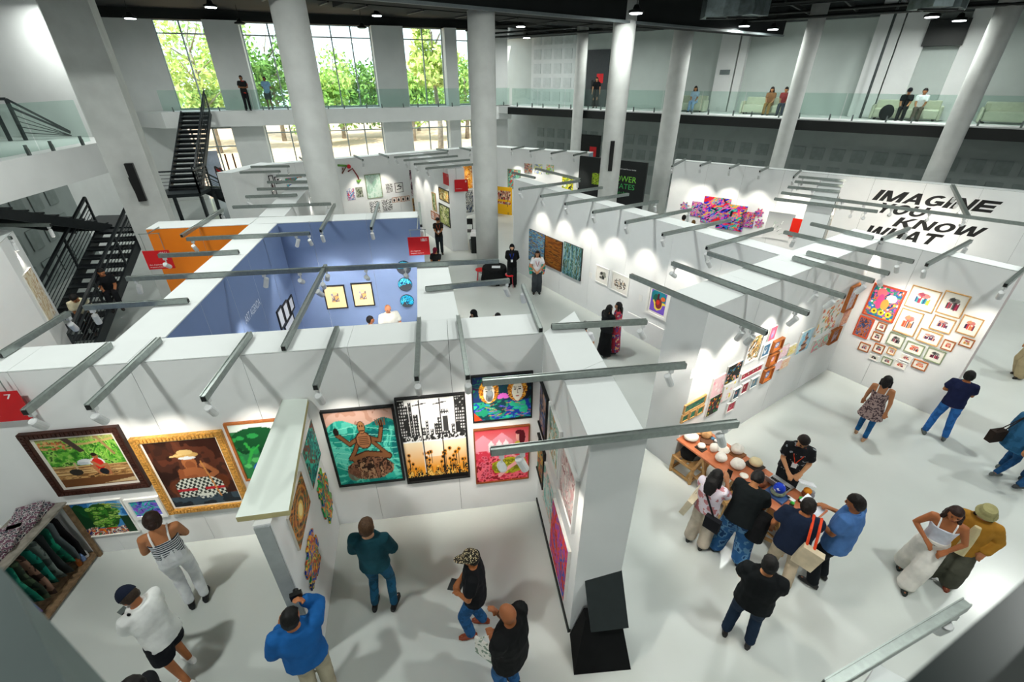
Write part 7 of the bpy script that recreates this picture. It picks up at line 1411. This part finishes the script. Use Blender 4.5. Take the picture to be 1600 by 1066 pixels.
# laptop
c = onT(1218, 757); t = thing('laptop', 'open silver laptop on the far edge of the table', 'laptop', tuple(c)); mb = MB(); mb.box(c + Vector((0, 0, .012)), (.34, .24, .018), R_); put('base', mb, mat('laptop_silver', '#c9ccce', .3, metal=.5), t)
mb = MB()
for i in range(12):
    for j in range(4): mb.box(c + td * ((i - 5.5) * .025) + tw * ((j - 1.0) * -.026 + .0) + Vector((0, 0, .0235)), (.021, .021, .004), R_)
put('keyboard', mb, darkplastic, t, kind='stuff'); mb = MB(); mb.box(c - tw * .16 + Vector((0, 0, .09)), (.34, .01, .2), R_ @ Matrix.Rotation(.5, 3, 'X')); put('screen', mb, mat('laptop_silver', '#c9ccce'), t)
# blue globe on a book, box, orange and green figurines
c = onT(1213, 775); mb = MB(); mb.box(c + Vector((0, 0, .02)), (.30, .22, .04), R_); put('book', mb, mat('book_blue', '#3f5f94', .5), label='thick blue book under the blue globe', cat='book')
t = thing('painted_globe', 'blue painted head like globe with white swirls standing on the blue book', 'ceramic', (c.x, c.y, TZ_ + .04)); mb = MB(); mb.ell((c.x, c.y, TZ_ + .17), (.085, .085, .09), 18, 12); put('upper_sphere', mb, pmat('globe_blue', '#1c3fc0', '#1c3fc0', 'noise', 12, .3, '#c9d4e8'), t, smooth=True); mb = MB(); mb.ell((c.x, c.y, TZ_ + .09), (.11, .10, .05), 18, 8); put('green_base', mb, mat('mossy_glaze', '#6f7f6a', .4, var=.4, scale=20), t, smooth=True)
mb = MB(); mb.box(onT(1235, 782) + Vector((0, 0, .02)), (.12, .06, .04), R_); put('white_box', mb, cloth('#f0f0f0'), label='small white box right of the blue book', cat='box')
def figur(label, x, y, parts, name='figurine'):
    c = onT(x, y); t = thing(name, label, 'figurine', tuple(c))
    for nm, off, r, col in parts: mb = MB(); mb.ell(c + Vector(off), r, 12, 8); put(nm, mb, flat(col), t, smooth=True)
figur('orange and brown round figurine near the right table end', 1258, 776, [('body', (0, 0, .06), (.07, .07, .06), '#7a3c1c'), ('orange_head', (0, 0, .13), (.06, .06, .045), '#e8921c')])
figur('little figurine with a bright green top beside the orange one', 1249, 785, [('body', (0, 0, .04), (.035, .035, .04), '#4a3a2a'), ('green_top', (0, 0, .09), (.03, .03, .022), '#3fc04a')])
figur('second little figurine with a bright green cap, nearer the front', 1236, 791, [('body', (0, 0, .03), (.035, .035, .03), '#4a3a2a'), ('green_top', (0, 0, .07), (.03, .03, .02), '#3fc04a')])
figur('grey figurine behind the orange one', 1266, 778, [('body', (0, 0, .05), (.05, .04, .05), '#8a8f9a'), ('head', (0, 0, .12), (.035, .035, .035), '#9aa0aa')])
c = onT(1240, 800); t = thing('carved_leaf', 'flat orange brown carved wooden leaf at the near table edge', 'carving', tuple(c)); mb = MB(); q = [(-.16, 0), (-.08, .07), (.02, .05), (.12, .09), (.16, 0), (.05, -.06), (-.06, -.05)]; mb.prism([tuple((c + td * a + tw * b_)[:2]) for a, b_ in q], TZ_ + .002, TZ_ + .022); put('leaf_blade', mb, mat('carved_orange', '#a8542a', .5, var=.3, scale=20), t); mb = MB(); mb.bar(c - td * .14 + Vector((0, 0, .026)), c + td * .14 + Vector((0, 0, .026)), .008); put('midrib', mb, dkwood, t)
# crate stool with bags
def crate(label, c, sz=.36, h=.34, rot=0.0, name='wooden_crate'):
    t = thing(name, label, 'crate', (c.x, c.y, 0)); R = Matrix.Rotation(rot, 3, 'Z'); L_ = lambda x, y, z: c + R @ Vector((x, y, 0)) + Vector((0, 0, z)); k = sz / 2
    for x in (-k, k):
        for y in (-k, k): mb = MB(); mb.bar(L_(x, y, 0), L_(x, y, h), .045); put('corner_post', mb, pine, t)
    for z in (.06, h - .03):
        for a, b_ in (((-k, -k), (k, -k)), ((k, -k), (k, k)), ((k, k), (-k, k)), ((-k, k), (-k, -k))): mb = MB(); mb.bar(L_(*a, z), L_(*b_, z), .03, .05); put('rail', mb, pine, t)
    for j in range(3): mb = MB(); mb.bar(L_(-k, -k + sz * (j + .5) / 3, h), L_(k, -k + sz * (j + .5) / 3, h), .09, .02); put('slat', mb, pine, t)
    return t
c = at(1073, 738, 0); crate('pale wooden crate stool under the left table end, holding bags', c, .42, .38, .6)
mb = MB(); rings(mb, [(c + Vector((0, .02, z)), Vector((w, 0, 0)), Vector((0, w * .8, 0))) for z, w in ((.40, .18), (.48, .20), (.58, .16), (.64, .08))]); put('bag', mb, pmat('bag_black_grey', '#151515', '#151515', 'noise', 4, c3='#6a6e6e'), label='black and grey bag heaped on the crate under the table', cat='bag', smooth=True)
mb = MB(); rings(mb, [(c + Vector((.2, .0, z)), Vector((w, 0, 0)), Vector((0, w, 0))) for z, w in ((.40, .06), (.5, .07), (.56, .03))]); put('red_pouch', mb, cloth('#d0301c'), label='red pouch beside the black bag on the crate', cat='pouch')
for lb, x, y, r in (('wooden stool under the table behind the bending man', 1128, 800, .3), ('wooden stool between bending man and navy tee man', 1205, 838, .9)):
    crate(lb, at(x, y, 0), .32, .42, r, name='wooden_stool')
# black draped round table and red stools
c = at(773, 441, 0); t = thing('round_table', 'low round table under a black cloth in front of the central column', 'table', (c.x, c.y, 0)); mb = MB(); mb.lathe((c.x, c.y, 0), [(.50, 0.12), (.46, .3), (.44, .55), (.42, .6)], 20); put('black_cloth', mb, cloth('#121314'), t, smooth=False); mb = MB(); mb.box((c.x + .06, c.y - .06, .606), (.3, .22, .008)); put('paper', mb, cloth('#e8ecee'), t)
for k in range(4): mb = MB(); a = k * PI / 2 + .4; mb.box((c.x + .3 * math.cos(a), c.y + .3 * math.sin(a), .06), (.14, .14, .12)); put('foot_block', mb, black, t)
for lb, x, y in (('red topped stool left of the black draped table', 751, 440), ('red stool right of the black draped table', 797, 448)):
    c = at(x, y, 0); t = thing('stool', lb, 'stool', (c.x, c.y, 0)); mb = MB(); mb.cyl((c.x, c.y, .44), .17, .035, 20); put('seat', mb, mat('stool_red', '#d81c24', .4), t)
    for k in range(4): a = k * PI / 2 + .7; mb = MB(); mb.bar((c.x + .11 * math.cos(a), c.y + .11 * math.sin(a), .44), (c.x + .17 * math.cos(a), c.y + .17 * math.sin(a), 0), .022); put('leg', mb, mat('stool_leg_red', '#c0404a', .4), t)
# desk, folding chair, bin by the middle distance partition
c = at(748, 391, 0); t = thing('desk', 'black front desk by the middle distance partition', 'desk', (c.x, c.y, 0)); mb = MB(); mb.box((c.x, c.y, .37), (.55, .9, .72)); put('cabinet', mb, black, t); mb = MB(); mb.box((c.x, c.y, .75), (.62, .96, .03)); put('desk_top', mb, cloth('#e4e4e4'), t)
c = at(732, 376, 0); t = thing('folding_chair', 'black folding chair behind the black desk', 'chair', (c.x, c.y, 0)); mb = MB(); mb.box((c.x, c.y, .45), (.42, .4, .03)); put('seat', mb, black, t); mb = MB(); mb.box((c.x, c.y + .2, .82), (.42, .03, .26)); put('backrest', mb, darkplastic, t)
for sx in (-.2, .2):
    for sy in (-.2, .2): mb = MB(); mb.bar((c.x + sx, c.y + sy, 0), (c.x + sx, c.y + sy * .8, .8 if sy > 0 else .45), .025); put('leg', mb, black, t)
c = at(733, 386, 0); mb = MB(); mb.lathe((c.x + .2, c.y - .3, 0), [(.13, 0), (.16, .42), (.15, .42), (.12, .05)], 16); put('waste_bin', mb, mat('bin_grey', '#7a7f80', .4, metal=.3), label='small grey waste bin by the black desk', cat='bin')
# black easel sign at the end of the side partition
c = at(936, 1014, 0); ez = Face(c - Vector((.4, 0, 0)), c + Vector((.4, .05, 0))); t = thing('easel_sign', 'tilted black board on a cloth covered stand at the end of the side partition', 'sign', (c.x, c.y, 0))
zt = HC + ray(945, 888)[2] * math.hypot(c.x, c.y + .22) / math.hypot(ray(945, 888)[0], ray(945, 888)[1]); zt = max(.9, min(1.3, zt))
mb = MB(); a_ = [(-.36, -.30), (.36, -.24), (.36, .22), (-.36, .18)]
k0 = len(mb.v); b0 = [c + Vector((x, y, 0)) for x, y in a_]; b1 = [c + Vector((x * .62, y * .3 + .12, .62)) for x, y in a_]; mb.add([tuple(p) for p in b0 + b1], [(3, 2, 1, 0), (4, 5, 6, 7), (0, 1, 5, 4), (1, 2, 6, 5), (2, 3, 7, 6), (3, 0, 4, 7)]); put('black_drape', mb, cloth('#101112'), t)
mb = MB(); R = Matrix.Rotation(math.radians(-30), 3, 'X') @ Matrix.Rotation(-.12, 3, 'Y'); mb.box(c + Vector((.02, .12, .62 + .27)), (.46, .05, .72), R); put('board', mb, mat('chalk_black', '#1d2425', .45, var=.1), t)
mb = MB(); mb.tube([P_a + Vector((-.05, 2.25, .0)) , P_a + Vector((-.06, 1.6, .02)), P_a + Vector((-.02, .05, .02))], .012, 6); put('cable', mb, darkplastic, label='black cable running along the foot of the side partition', cat='cable')
# wooden clothes rack at the lower left
fa, fb = at(157, 868, 0), at(58, 1000, 0); rd_ = (fb - fa).normalized(); rw = Vector((-rd_.y, rd_.x, 0)); rw = rw if rw.x < 0 else -rw; RLn = (fb - fa).length; RH = 1.12; RP = lambda s, o, z: fa + rd_ * s + rw * o + Vector((0, 0, z))
t = thing('clothes_rack', 'rough wooden clothes rack with shelf at the lower left corner', 'clothes rack', (fa.x, fa.y, 0)); rough = mat('rough_wood', '#7a6248', .8, var=.3, scale=14, bump=.4)
for s in (0, RLn):
    for o_ in (0, .55): mb = MB(); mb.bar(RP(s, o_, 0), RP(s, o_, RH), .05); put('post', mb, rough, t)
for k in range(4): mb = MB(); mb.bar(RP(-.05, .07 + k * .14, RH + .015), RP(RLn + .05, .07 + k * .14, RH + .015), .13, .03); put('shelf_plank', mb, mat('grey_plank', '#8f8a80', .8, var=.2, scale=12), t)
for k in range(4): mb = MB(); mb.bar(RP(-.02, .07 + k * .14, .06), RP(RLn + .02, .07 + k * .14, .06), .13, .03); put('base_plank', mb, rough, t)
mb = MB(); mb.tube([RP(0, .28, RH - .08), RP(RLn, .28, RH - .08)], .014, 8); put('hanging_rail', mb, black, t)
gc = [('black', '#121214', None), ('grey', '#5a6468', None), ('deep green', '#0f5a48', '#1a8a6a'), ('charcoal', '#2a2f30', None), ('ash grey', '#6f7a76', '#4a5452'), ('teal green', '#147a6a', '#0f4a3f'), ('skin toned', '#8a6a5a', '#3a2a26'), ('dark olive', '#2f3a30', '#4a5a44'), ('emerald', '#0f6a55', '#2a8a70'), ('violet blue', '#1c3a9a', '#5a2a9a'), ('indigo', '#142a6a', '#1c6ab0'), ('near black teal', '#0f2426', '#1a3a3a')]
for i, (nm, c1_, c2_) in enumerate(gc):
    s = .08 + i * (RLn - .16) / 11; mb = MB(); w0 = .23
    rr = []
    for z, w in ((RH - .10, .05), (RH - .16, .17), (RH - .4, .17), (RH - .7, .20), (.16 + .05 * (i % 3), .22)):
        sw = .018 * math.sin(z * 9 + i); rr.append((RP(s + sw, .28, z), rw * w, rd_ * (.028 + .012 * math.sin(z * 7 + i * 2))))
    rings(mb, rr, 16); o = put('hanging_garment', mb, pmat('garment_%d' % i, c1_, c2_ or c1_, 'noise', 7), label='%s garment hanging in the wooden rack, %s' % (nm, ['nearest the white wall', 'second from the wall end', 'third from the wall end', 'fourth from the wall end', 'fifth from the wall end', 'left of the middle', 'right of the middle', 'fifth from the corner end', 'fourth from the corner end', 'third from the corner end', 'second from the corner end', 'nearest the picture corner'][i]), cat='garment', group='garments on the wooden rack', smooth=True)
q = np.random.RandomState(8)
for i, lb in enumerate(('patterned folded cloth pile on the rack shelf, wall end', 'grey and violet folded cloth pile on the rack shelf, middle', 'dark folded cloth pile on the rack shelf, corner end')):
    s = RLn * (.16 + .3 * i); mb = MB()
    for k in range(3): mb.box(RP(s + .02 * k, .28, RH + .045 + .035 * k), (.42, .3, .03), Matrix.Rotation(math.atan2(rd_.y, rd_.x) + .2 * k, 3, 'Z'))
    o = put('folded_cloth', mb, pmat('shelf_cloth', '#30343f', '#b8b4b4', 'voronoi', 26, c3='#6a4a5a'), label=lb, cat='cloth', group='folded cloth on the rack shelf')
for lb, s, col in (('small clear blue water bottle by the rack foot', .12, '#7a9ad0'), ('small amber jar by the rack foot', .2, '#8a4a1c'), ('small white cup by the rack foot', .06, '#e0e0e4')): c = RP(s, .12, .08); mb = MB(); mb.lathe((c.x, c.y, c.z), [(.03, 0), (.032, .10), (.015, .13), (.015, .15)], 12); put('bottle', mb, flat(col, .3), label=lb, cat='bottle')
# little table and dark cloth at the left edge
c = at(22, 692, .72); t = thing('side_table', 'small brown table at the left picture edge behind the front partition', 'table', (c.x, c.y, 0)); mb = MB(); mb.box((c.x, c.y, .71), (.6, .45, .03)); put('table_top', mb, mat('brown_laminate', '#5a4036', .5), t)
for sx in (-.26, .26):
    for sy in (-.18, .18): mb = MB(); mb.bar((c.x + sx, c.y + sy, 0), (c.x + sx, c.y + sy, .7), .03); put('leg', mb, black, t)
